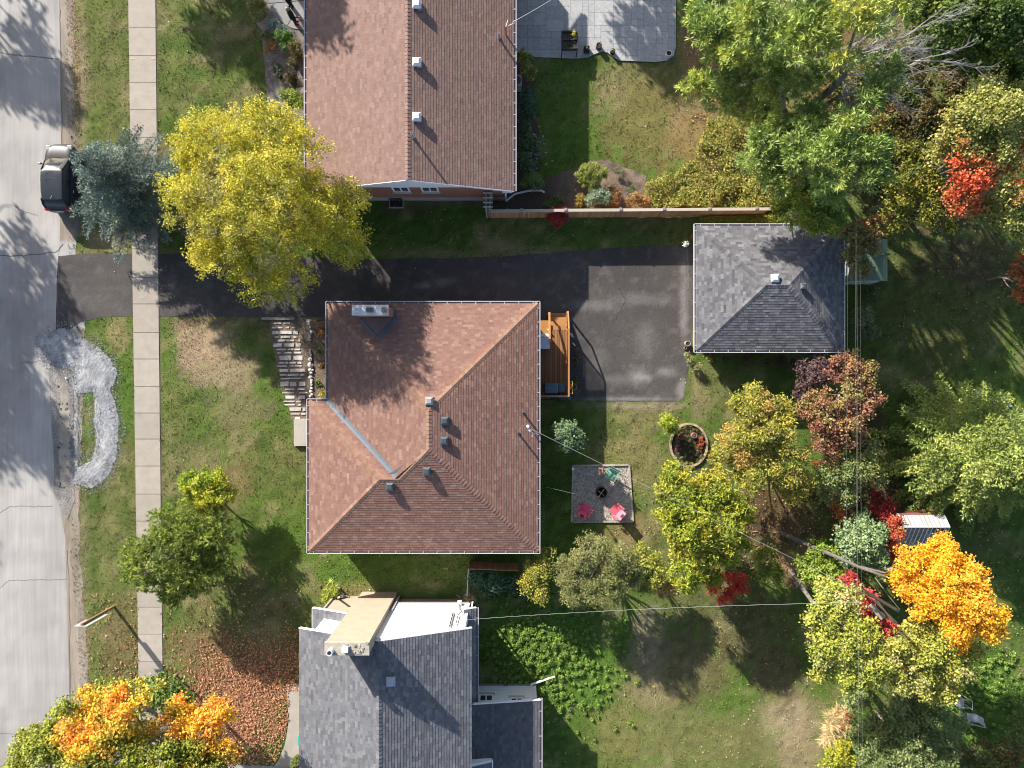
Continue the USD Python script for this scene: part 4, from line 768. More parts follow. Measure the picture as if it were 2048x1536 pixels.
# ---------------------------------------------------------------- oval flower bed with brick edge
fbed = thing('flower_bed', 'oval flower bed with a brick edge under the yellow-green trees', 'flower bed', (*xy(1377, 888), 0))
ce = xy(1377, 890); rx, ry = 36 / S0, 42 / S0
an = np.linspace(0, 2 * np.pi, 60)
MB().sheet(Polygon([(ce[0] + rx * math.cos(a), ce[1] + ry * math.sin(a)) for a in an[:-1]]), .012, (.045, .04, .024)).build('soil', M_SOIL, fbed)
for k in range(34):
    a0, a1 = k / 34 * 2 * np.pi, (k + .92) / 34 * 2 * np.pi; P = [(ce[0] + (rx + o) * math.cos(a), ce[1] + (ry + o) * math.sin(a)) for a, o in ((a0, -.05), (a1, -.05), (a1, .07), (a0, .07))]
    MB().prism(Polygon(P), 0, .13 + rng.uniform(-.015, .015), np.array((.44, .34, .23)) * rng.uniform(.7, 1.15)).build('brick', M_STONE, fbed)
m = MB()
for k in range(70):
    a, q = rng.uniform(0, 6.28), math.sqrt(rng.uniform(0, .85)); clump_at(m, (ce[0] + rx * q * math.cos(a), ce[1] + ry * q * math.sin(a), .12), .11, 14, [(.07, .10, .03), (.12, .13, .05), (.05, .07, .03), (.16, .11, .06)], .09, .05, seed=300 + k)
m.build('plants', M_LEAF, fbed)
m = MB()
for dx, dy in ((-25, 6), (-22, 2), (-24, 9)): c = xy(1377 + dx, 890 + dy, .3); clump_at(m, (*c, .28), .09, 18, [(.5, .06, .28), (.42, .05, .2)], .05, .04, seed=500 + int(dx * 9 + dy))
m.build('pink_flowers', M_LEAF, fbed)
pot(1362.5, 873.5, .16, .3, .02, (.34, .14, .10), 'terracotta pot in the left half of the oval flower bed', [(.10, .08, .06), (.2, .12, .1)], 10)
pot(1389, 871, .16, .3, .02, (.36, .20, .17), 'pale terracotta pot with pink plants in the right half of the oval flower bed', [(.30, .12, .12), (.10, .09, .05)], 18)
m = MB()
for k in range(14): c = xy(1402 + rng.normal(0, 4), 882 + rng.normal(0, 6), .25); clump_at(m, (*c, .2), .1, 16, [(.34, .10, .045), (.28, .08, .04)], .08, .06, seed=400 + k)
m.build('orange_flowers', M_LEAF, fbed)
# ---------------------------------------------------------------- stepping stones, rock edging and the bed by the front wall
ZX = lambda a: a / 5.486 + 520
ZY = lambda b: b / 5.486 + 620
bedpg = wobble([(536, 640), (650, 634), (656, 800), (616, 800), (612, 858), (590, 858), (584, 838), (572, 800), (556, 740), (545, 690), (540, 655)], .03, .3, 41)
grid_sheet(bedpg, .006, lambda x, y: mixc((.085, .07, .05), (.17, .135, .10), meshkit.fbm(np.stack([x * 3, y * 3, 0 * x], -1), 4, 7)) * (1 + (meshkit.noise(np.stack([x * 14, y * 14, 0 * x], -1), 8) - .5)[:, None] * .5), 'path_bed', M_SOIL, cell=.08, kind='structure')
path = thing('stepping_stone_path', kind='structure')
rows = [(145, 14, (155, 240, 262, 332)), (193, 16, (128, 182, 192, 246, 275, 322, 352, 384)), (247, 34, (133, 203, 217, 348, 362, 420)), (297, 18, (160, 207, 230, 257, 265, 330, 370, 405)), (336, 18, (194, 278, 295, 380, 415, 440)), (384, 36, (147, 243, 270, 376, 395, 452)), (433, 15, (175, 290, 308, 366, 384, 438)), (470, 16, (192, 230, 263, 357, 373, 455)), (525, 50, (215, 345, 368, 470)), (580, 16, (203, 270, 276, 308, 322, 394, 412, 455)), (614, 15, (190, 300, 328, 368, 380, 458)), (663, 34, (218, 313, 330, 502)), (713, 14, (222, 295, 305, 425, 440, 490)), (752, 16, (228, 335, 341, 455)), (811, 48, (225, 315, 330, 400, 430, 500)), (870, 16, (275, 380, 415, 490)), (908, 15, (243, 378, 430, 520)), (958, 38, (282, 380, 425, 495)), (1003, 15, (262, 380, 400, 450)), (1040, 17, (275, 385, 415, 460)), (1088, 40, (325, 450, 470, 500)), (1140, 18, (335, 438, 455, 505)), (1185, 25, (385, 440))]
for zy, h, seg in rows:
    for a, b in zip(seg[::2], seg[1::2]):
        p = [(ZX(a) + rng.normal(0, .5), ZY(zy - h / 2) + rng.normal(0, .3)), (ZX(b) + rng.normal(0, .5), ZY(zy - h / 2) + rng.normal(0, .3)), (ZX(b) + rng.normal(0, .5), ZY(zy + h / 2) + rng.normal(0, .3)), (ZX(a) + rng.normal(0, .5), ZY(zy + h / 2) + rng.normal(0, .3))]
        g = poly(p).buffer(-.02).buffer(.02, quad_segs=2); MB().prism(g, 0, .03 + rng.uniform(0, .015), np.array((.54, .505, .46)) * rng.uniform(.8, 1.12)).build('stone', M_STONE, path)
MB().prism(poly([(524, 635), (590, 635), (590, 640), (524, 640)]), 0, .1, (.30, .28, .26)).build('kerb_stone', M_CONCRETE, path)
edge = thing('rock_edging', 'line of pale rocks edging the bed along the front wall of the bungalow', 'rock edging', (*xy(620, 715), 0))
def rock(m_parent, c, r, col, seed, name='rock', mat=M_STONE, flat=.7, **kw):
    s = trimesh.creation.icosphere(2, 1.0); v = np.array(s.vertices); v = v * (1 + (meshkit.noise(v * 1.6 + seed * 3.1, seed) - .5)[:, None] * .7) * [r, r, r * flat] * [1, 1 + .25 * math.sin(seed), 1]
    return MB().add(v + np.asarray(c), s.faces, col).build(name, mat, m_parent, **kw)
for k, (zx, zy, r) in enumerate([(540, 130, 28), (552, 180, 14), (558, 245, 15), (548, 290, 15), (550, 330, 11), (548, 440, 13), (545, 468, 16), (555, 497, 14), (548, 540, 20), (550, 608, 28), (548, 655, 20), (572, 660, 15), (560, 690, 17), (548, 740, 20), (565, 775, 15), (562, 800, 14), (565, 822, 14), (565, 858, 16), (555, 895, 17), (568, 925, 15), (548, 947, 11)]):
    x, y = xy(ZX(zx), ZY(zy), .1); rock(edge, (x, y, .07), r / 5.486 / S0 * 1.0, np.array((.52, .51, .48)) * rng.uniform(.75, 1.2), k)
x, y = xy(638, 655, .25); t = thing('log_planter', 'brown curved bark trough in the top corner of the front bed', 'planter', (x, y, 0)); m = MB(); m.tube([(x - .5, y + .25, .1), (x, y + .1, .16), (x + .4, y + .2, .12)], [.2, .24, .2], (.16, .10, .065), 10); m.build('bark', M_BARK, t)
# ---------------------------------------------------------------- gravel heap and mud trench at the kerb
heap_pg = wobble([(78, 690), (84, 672), (105, 660), (130, 655), (158, 668), (185, 685), (205, 700), (224, 716), (236, 746), (232, 766), (221, 780), (232, 800), (240, 840), (239, 880), (232, 920), (222, 945), (205, 966), (185, 976), (165, 974), (148, 965), (147, 900), (149, 800), (143, 742), (110, 730), (88, 722)], .07, .2, 51)
isl = wobble([(158, 788), (186, 788), (189, 850), (188, 900), (182, 918), (158, 935), (156, 860)], .08, .2, 52)
heap_pg = heap_pg.difference(isl)
sh = heap_pg
m = MB(); x0, y0, x1, y1 = heap_pg.bounds; xs, ys_ = np.arange(x0 - .1, x1 + .1, .07), np.arange(y0 - .1, y1 + .1, .07); A_, B2_ = np.meshgrid(xs, ys_, indexing='ij'); P = np.stack([A_.ravel(), B2_.ravel()], 1)
ins = shapely.contains_xy(heap_pg, P[:, 0], P[:, 1]); dist = np.array(shapely.distance(heap_pg.boundary, shapely.points(P))); p3 = np.column_stack([P, 0 * P[:, 0]])
zz = np.where(ins, .016 + np.minimum(dist * .10, .06) * (.5 + meshkit.fbm(p3 * 1.2, 3, 61)) + (meshkit.noise(p3 * 14, 62) - .5) * .02, .0)
idx = np.arange(len(P)).reshape(A_.shape); q = np.stack([idx[:-1, :-1], idx[1:, :-1], idx[1:, 1:], idx[:-1, 1:]], -1).reshape(-1, 4); q = q[ins[q].all(1)]
gc = mixc((.29, .30, .32), (.46, .47, .485), np.clip((meshkit.fbm(p3 * 3, 4, 63) - .3) * 2, 0, 1)); gc = mixc(gc, (.17, .16, .13), np.clip((meshkit.fbm(p3 * 4, 4, 64) - .58) * 6, 0, .7) * np.clip(1.2 - dist, .25, 1)); gc = gc * (1 + (meshkit.noise(p3 * 22, 65) - .5) * .4)[:, None]
m.add(np.column_stack([P, np.maximum(zz, .014)]), q, gc)
loose = heap_pg.buffer(.35); lp = r6.uniform((x0 - .4, y0 - .4), (x1 + .4, y1 + .4), (9000, 2)); lp = lp[shapely.contains_xy(loose, lp[:, 0], lp[:, 1])]; octv = np.array([(1, 0, 0), (-1, 0, 0), (0, 1, 0), (0, -1, 0), (0, 0, 1)], float); octf = np.array([(0, 2, 4), (2, 1, 4), (1, 3, 4), (3, 0, 4)])
ls = r6.uniform(.012, .035, (len(lp), 1, 1)) * r6.uniform(.6, 1.3, (len(lp), 1, 3)); lv = octv[None] * ls + np.column_stack([lp, np.full(len(lp), .03) + np.where(shapely.contains_xy(heap_pg, lp[:, 0], lp[:, 1]), .03, -.012)])[:, None]
m.add(lv.reshape(-1, 3), (octf[None] + (np.arange(len(lp)) * 5)[:, None, None]).reshape(-1, 3), np.repeat(pick([(.42, .43, .45), (.52, .53, .54), (.28, .285, .30), (.36, .36, .36)], r6, len(lp)), 5, 0)); m.build('gravel_heap', M_GRAVEL, None, 'blue-grey gravel spread in a double lobe over the verge beside the road', 'gravel', kind='stuff')
mud_pg = wobble([(97, 737), (110, 729), (132, 731), (142, 745), (147, 770), (147, 800), (145, 860), (148, 930), (149, 1000), (135, 1040), (122, 1020), (110, 990), (108, 930), (103, 830), (99, 780)], .04, .2, 53)
mud = thing('mud_trench', kind='structure')
grid_sheet(mud_pg, .0165, lambda x, y: mixc((.12, .115, .115), (.24, .22, .20), np.clip(meshkit.fbm(np.stack([x * 2, y * .6, 0 * x], -1), 4, 9) * 1.6 - .3, 0, 1)), 'mud', M_SOIL, parent=mud, cell=.1)
MB().sheet(wobble([(124, 775), (135, 765), (140, 800), (141, 850), (143, 930), (139, 975), (124, 970), (118, 920), (120, 860), (118, 820)], .07, .15, 54), .0205, (.3, .28, .24)).build('puddle', M_MUD, mud)
for k in range(46): x, y = xy(rng.choice([120, 138]) + rng.normal(0, 5), rng.uniform(760, 975), 0); rock(mud, (x, y, .03), rng.uniform(.02, .055), np.array((.08, .075, .07)) * rng.uniform(.7, 2), k, 'stone')
x, y = xy(134, 757, 0); rock(mud, (x, y, .05), .07, (.6, .6, .6), 9, 'stone')
# ---------------------------------------------------------------- for-sale post, bin
pst = xy(228, 1213); t = thing('sign_post', 'wooden post with blank white sign board on the verge beside the pavement', 'sign', (*pst, 0))
m = MB(); m.box(pst[0] - .06, pst[0] + .06, pst[1] - .06, pst[1] + .06, 0, 3.15, (.22, .135, .07)); m.build('post', M_WOOD, t)
MB().box(pst[0] - .38, pst[0] + .34, pst[1] - .09, pst[1] - .065, 2.1, 3.2, (.36, .36, .355)).build('sign_board', M_PAINT, t)
MB().box(pst[0] + .02, pst[0] + .34, pst[1] - .09, pst[1] - .066, 1.2, 2.05, (.34, .37, .34)).build('lower_sign_board', M_PAINT, t)
bn = thing('wheeled_bin', 'teal wheeled bin half under the eaves of the grey-roofed house', 'bin', (*xy(600, 1478), 0)); x, y = xy(597, 1480, 1.0)
m = MB(); frustum(m, (x + .3, y), .46, .56, .08, 1.0, (.03, .24, .20)); m.build('body', M_PAINT, bn); MB().add(*hullbox(x - .02, x + .62, y - .31, y + .28, 1.0, 1.08, .035), (.04, .30, .26)).build('lid', M_PAINT, bn); MB().tube([(x + .05, y + .33, .95), (x + .55, y + .33, .95)], .02, (.02, .1, .09), 6).build('handle', M_PAINT, bn)
for s in (.1, .5): MB().tube([(x + s - .03, y + .26, .1), (x + s + .03, y + .26, .1)], .1, (.02, .02, .02), 10).build('wheel', M_RUBBER, bn)
x, y = xy(684, 1190, .3); t = thing('utility_meter', 'small grey gas meter with pipes at the corner of the tan wall', 'meter', (x, y, 0)); m = MB(); m.box(x - .12, x + .12, y - .1, y + .08, .25, .55, (.3, .31, .32)); m.tube([(x + .1, y, .4), (x + .3, y, .4), (x + .35, y - .1, .1)], .03, (.3, .3, .32), 6); m.tube([(x - .1, y, .4), (x - .18, y + .1, .05)], .03, (.3, .3, .32), 6); m.build('meter', M_METAL, t)
# ---------------------------------------------------------------- sheds at the right
gsd = thing('green_shed', 'low green metal shed with ribbed roof to the right of the garage', 'shed', (*xy(1742, 518), 0))
sx0, sy0 = xy(1709, 562, 1.9); sx1, sy1 = xy(1777, 478, 1.9); ns = 11
m = MB(); m.box(sx0 + .1, sx1 - .1, sy0 + .08, sy1 - .05, 0, 1.75, (.42, .45, .42)); m.build('wall', M_PAINT, gsd)
for k in range(ns):
    u0, u1 = k / ns, (k + .93) / ns; zc_ = lambda u: 1.8 + .32 * math.sin(math.pi * u); X0, X1 = sx0 + (sx1 - sx0) * u0, sx0 + (sx1 - sx0) * u1; c = np.array((.085, .135, .085)) * rng.uniform(.8, 1.2) * ([.9, 1, 1.3][min(2, max(0, k - 8))])
    m = MB(); m.quad([(X0, sy0, zc_(u0)), (X1, sy0, zc_(u1)), (X1, sy1, zc_(u1)), (X0, sy1, zc_(u0))], c); m.quad([(X1, sy0, zc_(u1)), (X1, sy0, zc_(u1) - .05), (X1, sy1, zc_(u1) - .05), (X1, sy1, zc_(u1))], c * .5); m.build('roof_panel', M_METAL, gsd)
MB().bar((sx0, (sy0 + sy1) / 2 + .3, 1.9), (sx1, (sy0 + sy1) / 2 + .3, 1.95), .1, .3, (.07, .10, .07)).build('roof_strap', M_METAL, gsd); MB().box(sx0 + .05, sx1 - .8, sy0 - .02, sy0 + .06, 1.62, 1.75, (.5, .53, .54)).build('door_track', M_PAINT, gsd)
gh = thing('greenhouse', 'small old gambrel greenhouse with white glazing bars, overgrown by red creeper', 'greenhouse', (*xy(1840, 1080), 0))
gx0, gx1 = xy(1803, 1050, 2.0)[0], xy(1895, 1050, 2.0)[0]
prof = [(xy(0, 1028, 1.65)[1], 1.65), (xy(0, 1054, 2.2)[1], 2.2), (xy(0, 1092, 1.4)[1], 1.4), (xy(0, 1092, 1.4)[1] - .25, .05)]; back = [(prof[0][0] + .02, 1.1), (prof[0][0] + .03, .6), (prof[0][0] + .04, .05)]
M_PANE = usdkit.material(stage, '/World/Looks/old_pane_look', {'t': ('transparent_bsdf', {'color': (.62, .66, .62)}), 'g': ('glossy_bsdf', {'roughness': .15, 'color': (.6, .6, .6)}), 'f': ('fresnel', {'IOR': 1.6}), 'x': ('mix_closure', {})}, [('f.fac', 'x.fac'), ('t.BSDF', 'x.closure1'), ('g.BSDF', 'x.closure2')], surface='x.closure')
nbar = 11
for k in range(nbar):
    a, b = gx0 + (gx1 - gx0) * k / nbar, gx0 + (gx1 - gx0) * (k + 1) / nbar
    p, q = prof[0], prof[1]; c = np.array((.50, .49, .50)) * rng.uniform(.55, 1.15); MB().quad([(a + .01, q[0], q[1]), (b - .01, q[0], q[1]), (b - .01, p[0], p[1]), (a + .01, p[0], p[1])], c).build('upper_panel', M_STONE, gh)
    for i in (1, 2): p, q = prof[i], prof[i + 1]; MB().quad([(a + .02, q[0], q[1]), (b - .02, q[0], q[1]), (b - .02, p[0], p[1]), (a + .02, p[0], p[1])], (.3, .3, .3)).build('pane', M_PANE, gh)
for k in range(nbar + 1):
    a = gx0 + (gx1 - gx0) * k / nbar; m = MB()
    for i in (1, 2): m.bar((a, *prof[i]), (a, *prof[i + 1]), .035, .05, (.62, .58, .56))
    m.build('glazing_bar', M_WOOD, gh)
for i in range(3): MB().bar((gx0, prof[i][0], prof[i][1] + .03), (gx1, prof[i][0], prof[i][1] + .03), .06, .04, (.55, .5, .48) if i else (.36, .15, .12)).build('purlin', M_WOOD, gh)
m = MB(); pr = [prof[0]] + back
for p, q in zip(pr[:-1], pr[1:]): m.quad([(gx0, *p), (gx1, *p), (gx1, *q), (gx0, *q)], (.12, .045, .035))
for a in (gx0, gx1):
    for p, q in zip((prof + back[::-1]), (prof[1:] + back[::-1] + prof[:1])): m.bar((a, *p), (a, *q), .05, .05, (.6, .57, .55))
m.build('frame', M_WOOD, gh); MB().box(gx0 + .1, gx1 - .1, prof[3][0] + .05, back[2][0] - .1, .01, .03, (.04, .032, .025)).build('floor', M_SOIL, gh)
for k in range(8): x, y = rng.uniform(gx0 + .2, gx1 - .2), rng.uniform(prof[3][0] + .2, prof[1][0]); MB().box(x - .2, x + .2, y - .12, y + .12, .03, .5, np.array((.10, .05, .04)) * rng.uniform(.5, 2)).build('crate', M_WOOD, gh)
# ---------------------------------------------------------------- things on the far right lawn
sw_ = thing('swing_frame', 'pale metal tube swing frame lying behind the big light-green conifer', 'swing frame', (*xy(1990, 805), 0))
def T(a, b, h1, h2, nm='tube', r=.035): MB().tube([(*xy(*a, h1), h1), (*xy(*b, h2), h2)], r, (.44, .47, .52), 7).build(nm, M_METAL, sw_)
T((1948, 779), (1961, 792), 1.2, .1); T((1953, 787), (1952, 793), .9, .1, r=.02); T((1968, 797), (1979, 798), 1.0, 1.0); T((1979, 798), (1992, 803), 1.0, .9); T((2010, 800), (2022, 812), 1.2, .1); T((2007, 807), (2022, 813), .9, .8); T((2017, 812), (2015, 818), .8, .1, r=.02); T((2034, 816), (2042, 820), .8, .7)
ln = thing('sun_lounger', 'grey sun lounger with blue cloth headrest on the lower right lawn', 'sun lounger', (*xy(1945, 1438), 0))
def Q(nm, pts, col, mat=M_CLOTH):
    P = [np.array([*xy(a, b, h), h]) for a, b, h in pts]; m = MB(); m.quad(P, col); m.quad([p - [0, 0, .03] for p in P][::-1], col)
    for i in range(len(P)): j = (i + 1) % len(P); m.quad([P[i] - [0, 0, .03], P[j] - [0, 0, .03], P[j], P[i]], col)
    return m.build(nm, mat, ln)
Q('headrest', [(1915, 1428, .7), (1925, 1424, .75), (1934, 1432, .45), (1934, 1445, .45), (1930, 1450, .5), (1917, 1440, .7)], (.10, .19, .32)); Q('backrest', [(1934, 1426, .42), (1952, 1428, .4), (1957, 1445, .4), (1935, 1443, .42)], (.36, .36, .40)); Q('seat', [(1952, 1428, .4), (1966, 1436, .38), (1971, 1455, .38), (1957, 1445, .4)], (.40, .38, .38))
for a, b in (((1934, 1426), (1966, 1436)), ((1935, 1446), (1971, 1456)), ((1966, 1436), (1971, 1456))): MB().tube([(*xy(*a, .4), .38), (*xy(*b, .38), .36)], .02, (.5, .5, .52), 6).build('frame_tube', M_METAL, ln)
for px, py in ((1938, 1430), (1938, 1444), (1964, 1437), (1968, 1452)): x, y = xy(px, py, .2); MB().cyl((x, y, 0), .02, .36, (.5, .5, .52), 6).build('leg', M_METAL, ln)
gc_ = thing('garden_chair', 'pale garden chair on the lower right lawn above the sun lounger', 'chair', (*xy(1925, 1405), 0))
x0, y1 = xy(1914, 1397, .42); x1, y0 = xy(1928, 1413, .42); MB().box(x0, x1, y0, y1, .4, .43, (.40, .40, .42)).build('seat', M_PAINT, gc_)
for y in (y0, y1): MB().tube([(x0, y, .6), (x1 + .25, y, .62)], .018, (.5, .5, .53), 6).build('armrest', M_METAL, gc_)
MB().tube([(x1 + .2, y0, 0), (x1 + .22, y0, .85), (x1 + .22, y1, .85), (x1 + .2, y1, 0)], .02, (.5, .5, .53), 6).build('back_frame', M_METAL, gc_)
for x in (x0 + .03, x1 - .03):
    for y in (y0 + .03, y1 - .03): MB().cyl((x, y, 0), .018, .4, (.5, .5, .53), 6).build('leg', M_METAL, gc_)
# ---------------------------------------------------------------- the parked car (front towards the top)
cy_, cx_ = 11.92, -26.08
car = thing('parked_car', 'dark grey hatchback parked at the road edge under the blue spruce', 'car', (cx_, cy_, 0))
def loft(secs, ring, close=True):
    """secs: list of (y, half width, z low, z high, power); ring points per section."""
    v = []
    for y, w, z0, z1, pw in secs:
        a = np.arange(ring) * 2 * np.pi / ring; c, s = np.cos(a), np.sin(a)
        v.append(np.stack([cx_ + w * np.sign(c) * np.abs(c) ** pw, np.full(ring, cy_ + y), (z0 + z1) / 2 + (z1 - z0) / 2 * np.sign(s) * np.abs(s) ** pw], 1))
    n = len(v); i, j = np.meshgrid(np.arange(n - 1), np.arange(ring), indexing='ij'); k = (j + 1) % ring
    f = np.stack([i * ring + j, i * ring + k, (i + 1) * ring + k, (i + 1) * ring + j], -1).reshape(-1, 4)
    f = np.vstack([f[:, [0, 1, 2]], f[:, [0, 2, 3]]]); V = np.vstack(v + [v[0].mean(0)[None], v[-1].mean(0)[None]]); t = np.arange(ring)
    F = np.vstack([f, np.stack([t * 0 + n * ring, (t + 1) % ring, t], 1), np.stack([t * 0 + n * ring + 1, (n - 1) * ring + t, (n - 1) * ring + (t + 1) % ring], 1)]); T = trimesh.Trimesh(V, F, process=False); T.fix_normals(); return V, np.array(T.faces)
PAINTC = (.016, .018, .023)
body = [(-1.97, .55, .38, .80, .5), (-1.93, .72, .30, .92, .45), (-1.75, .82, .24, 1.0, .4), (-1.2, .86, .20, 1.0, .36), (-.4, .865, .19, .98, .34), (.4, .865, .19, .97, .34), (.85, .86, .20, .97, .36), (1.25, .84, .22, .93, .4), (1.6, .79, .24, .86, .45), (1.82, .69, .28, .78, .5), (1.93, .52, .34, .66, .6)]
MB().add(*loft(body, 32), PAINTC).build('body', M_GLOSS, car, smooth=True)
cab = [(-1.86, .60, .85, 1.02, .5), (-1.68, .66, .85, 1.26, .42), (-1.45, .68, .85, 1.43, .38), (-.9, .69, .85, 1.50, .36), (-.2, .70, .85, 1.52, .36), (.25, .69, .85, 1.47, .38), (.75, .70, .85, 1.18, .42), (1.05, .70, .85, 1.0, .5)]
MB().add(*loft(cab, 32), (.02, .022, .025)).build('cabin_glass', M_GLASS, car, smooth=True)
rp_ = [(-1.5, .54, 1.38, 1.445, .5), (-1.4, .60, 1.36, 1.475, .42), (-.9, .625, 1.40, 1.53, .4), (-.2, .63, 1.42, 1.545, .4), (.1, .62, 1.40, 1.535, .42), (.28, .58, 1.38, 1.50, .5)]
MB().add(*loft(rp_, 28), (.026, .031, .038)).build('roof', M_GLOSS, car, smooth=True)
for s in (-1, 1):
    m = MB(); m.tube([(cx_ + s * .67, cy_ + 1.0, 1.0), (cx_ + s * .64, cy_ + .62, 1.24), (cx_ + s * .60, cy_ + .25, 1.49)], .035, PAINTC, 6); m.tube([(cx_ + s * .60, cy_ - 1.38, 1.45), (cx_ + s * .64, cy_ - 1.65, 1.25), (cx_ + s * .64, cy_ - 1.82, 1.02)], .06, PAINTC, 6); m.tube([(cx_ + s * .64, cy_ - .35, 1.47), (cx_ + s * .715, cy_ - .38, 1.0)], .035, PAINTC, 6); m.build('window_pillar', M_GLOSS, car)
    m = MB(); m.add(*hullbox(cx_ + s * .98 - .09, cx_ + s * .98 + .09, cy_ + .66, cy_ + .78, .96, 1.1, .04), (.30, .31, .33)); m.bar((cx_ + s * .8, cy_ + .7, 1.0), (cx_ + s * .95, cy_ + .72, 1.03), .06, .04, PAINTC); m.build('wing_mirror', M_GLOSS, car)
    for y in (-1.22, 1.2):
        w = MB(); w.tube([(cx_ + s * .70, cy_ + y, .32), (cx_ + s * .885, cy_ + y, .32)], .32, (.02, .02, .02), 20); wp = w.build('wheel', M_RUBBER, car)
        r = MB(); r.tube([(cx_ + s * .885, cy_ + y, .32), (cx_ + s * .892, cy_ + y, .32)], .2, (.12, .125, .13), 16)
        for q in range(5): a = q * 2 * np.pi / 5; r.bar((cx_ + s * .896, cy_ + y, .32), (cx_ + s * .896, cy_ + y + .19 * math.cos(a), .32 + .19 * math.sin(a)), .04, .01, (.3, .31, .32), up=(1, 0, 0))
        r.build('rim', M_METAL, wp)
    MB().add(*hullbox(cx_ + s * .60 - .16, cx_ + s * .60 + .14, cy_ - 1.96, cy_ - 1.72, .78, .99, .05), (.42, .02, .02)).build('tail_light', M_GLOSS, car)
    MB().add(*hullbox(cx_ + s * .60 - .17, cx_ + s * .60 + .13, cy_ + 1.52, cy_ + 1.86, .62, .82, .06), (.28, .28, .3)).build('headlight', M_GLOSS, car)
    for y in (.1, -.85): MB().bar((cx_ + s * .868, cy_ + y - .08, .86), (cx_ + s * .868, cy_ + y + .08, .86), .03, .03, (.4, .41, .43)).build('door_handle', M_METAL, car)
MB().tube([(cx_ + .02, cy_ - 1.25, 1.5), (cx_ + .02, cy_ - 1.45, 1.62)], .012, (.3, .3, .3), 5).build('antenna', M_METAL, car)
MB().bar((cx_ - .5, cy_ + 1.02, 1.0), (cx_ + .1, cy_ + 1.08, .985), .03, .02, (.01, .01, .01)).bar((cx_ + .1, cy_ + 1.05, 1.0), (cx_ + .6, cy_ + .98, .99), .03, .02, (.01, .01, .01)).build('wiper', M_RUBBER, car)
MB().tube([(cx_ + .6 * math.sin(t), cy_ + 1.86 + .08 * math.cos(t) - .03, .5) for t in np.linspace(-1, 1, 9)], .05, (.4, .4, .43), 6).build('front_bumper', M_GLOSS, car)
MB().bar((cx_ - .2, cy_ - 1.975, .7), (cx_ + .2, cy_ - 1.975, .7), .02, .12, (.6, .6, .6)).build('number_plate', M_PAINT, car)
for y in (-.2, -.55): MB().tube([(cx_ + .32 * math.sin(t), cy_ + y + .32 * math.cos(t), 1.548) for t in np.linspace(-1.2, 1.3, 12)], .008, (.10, .11, .12), 4).build('roof_crease', M_GLOSS, car)
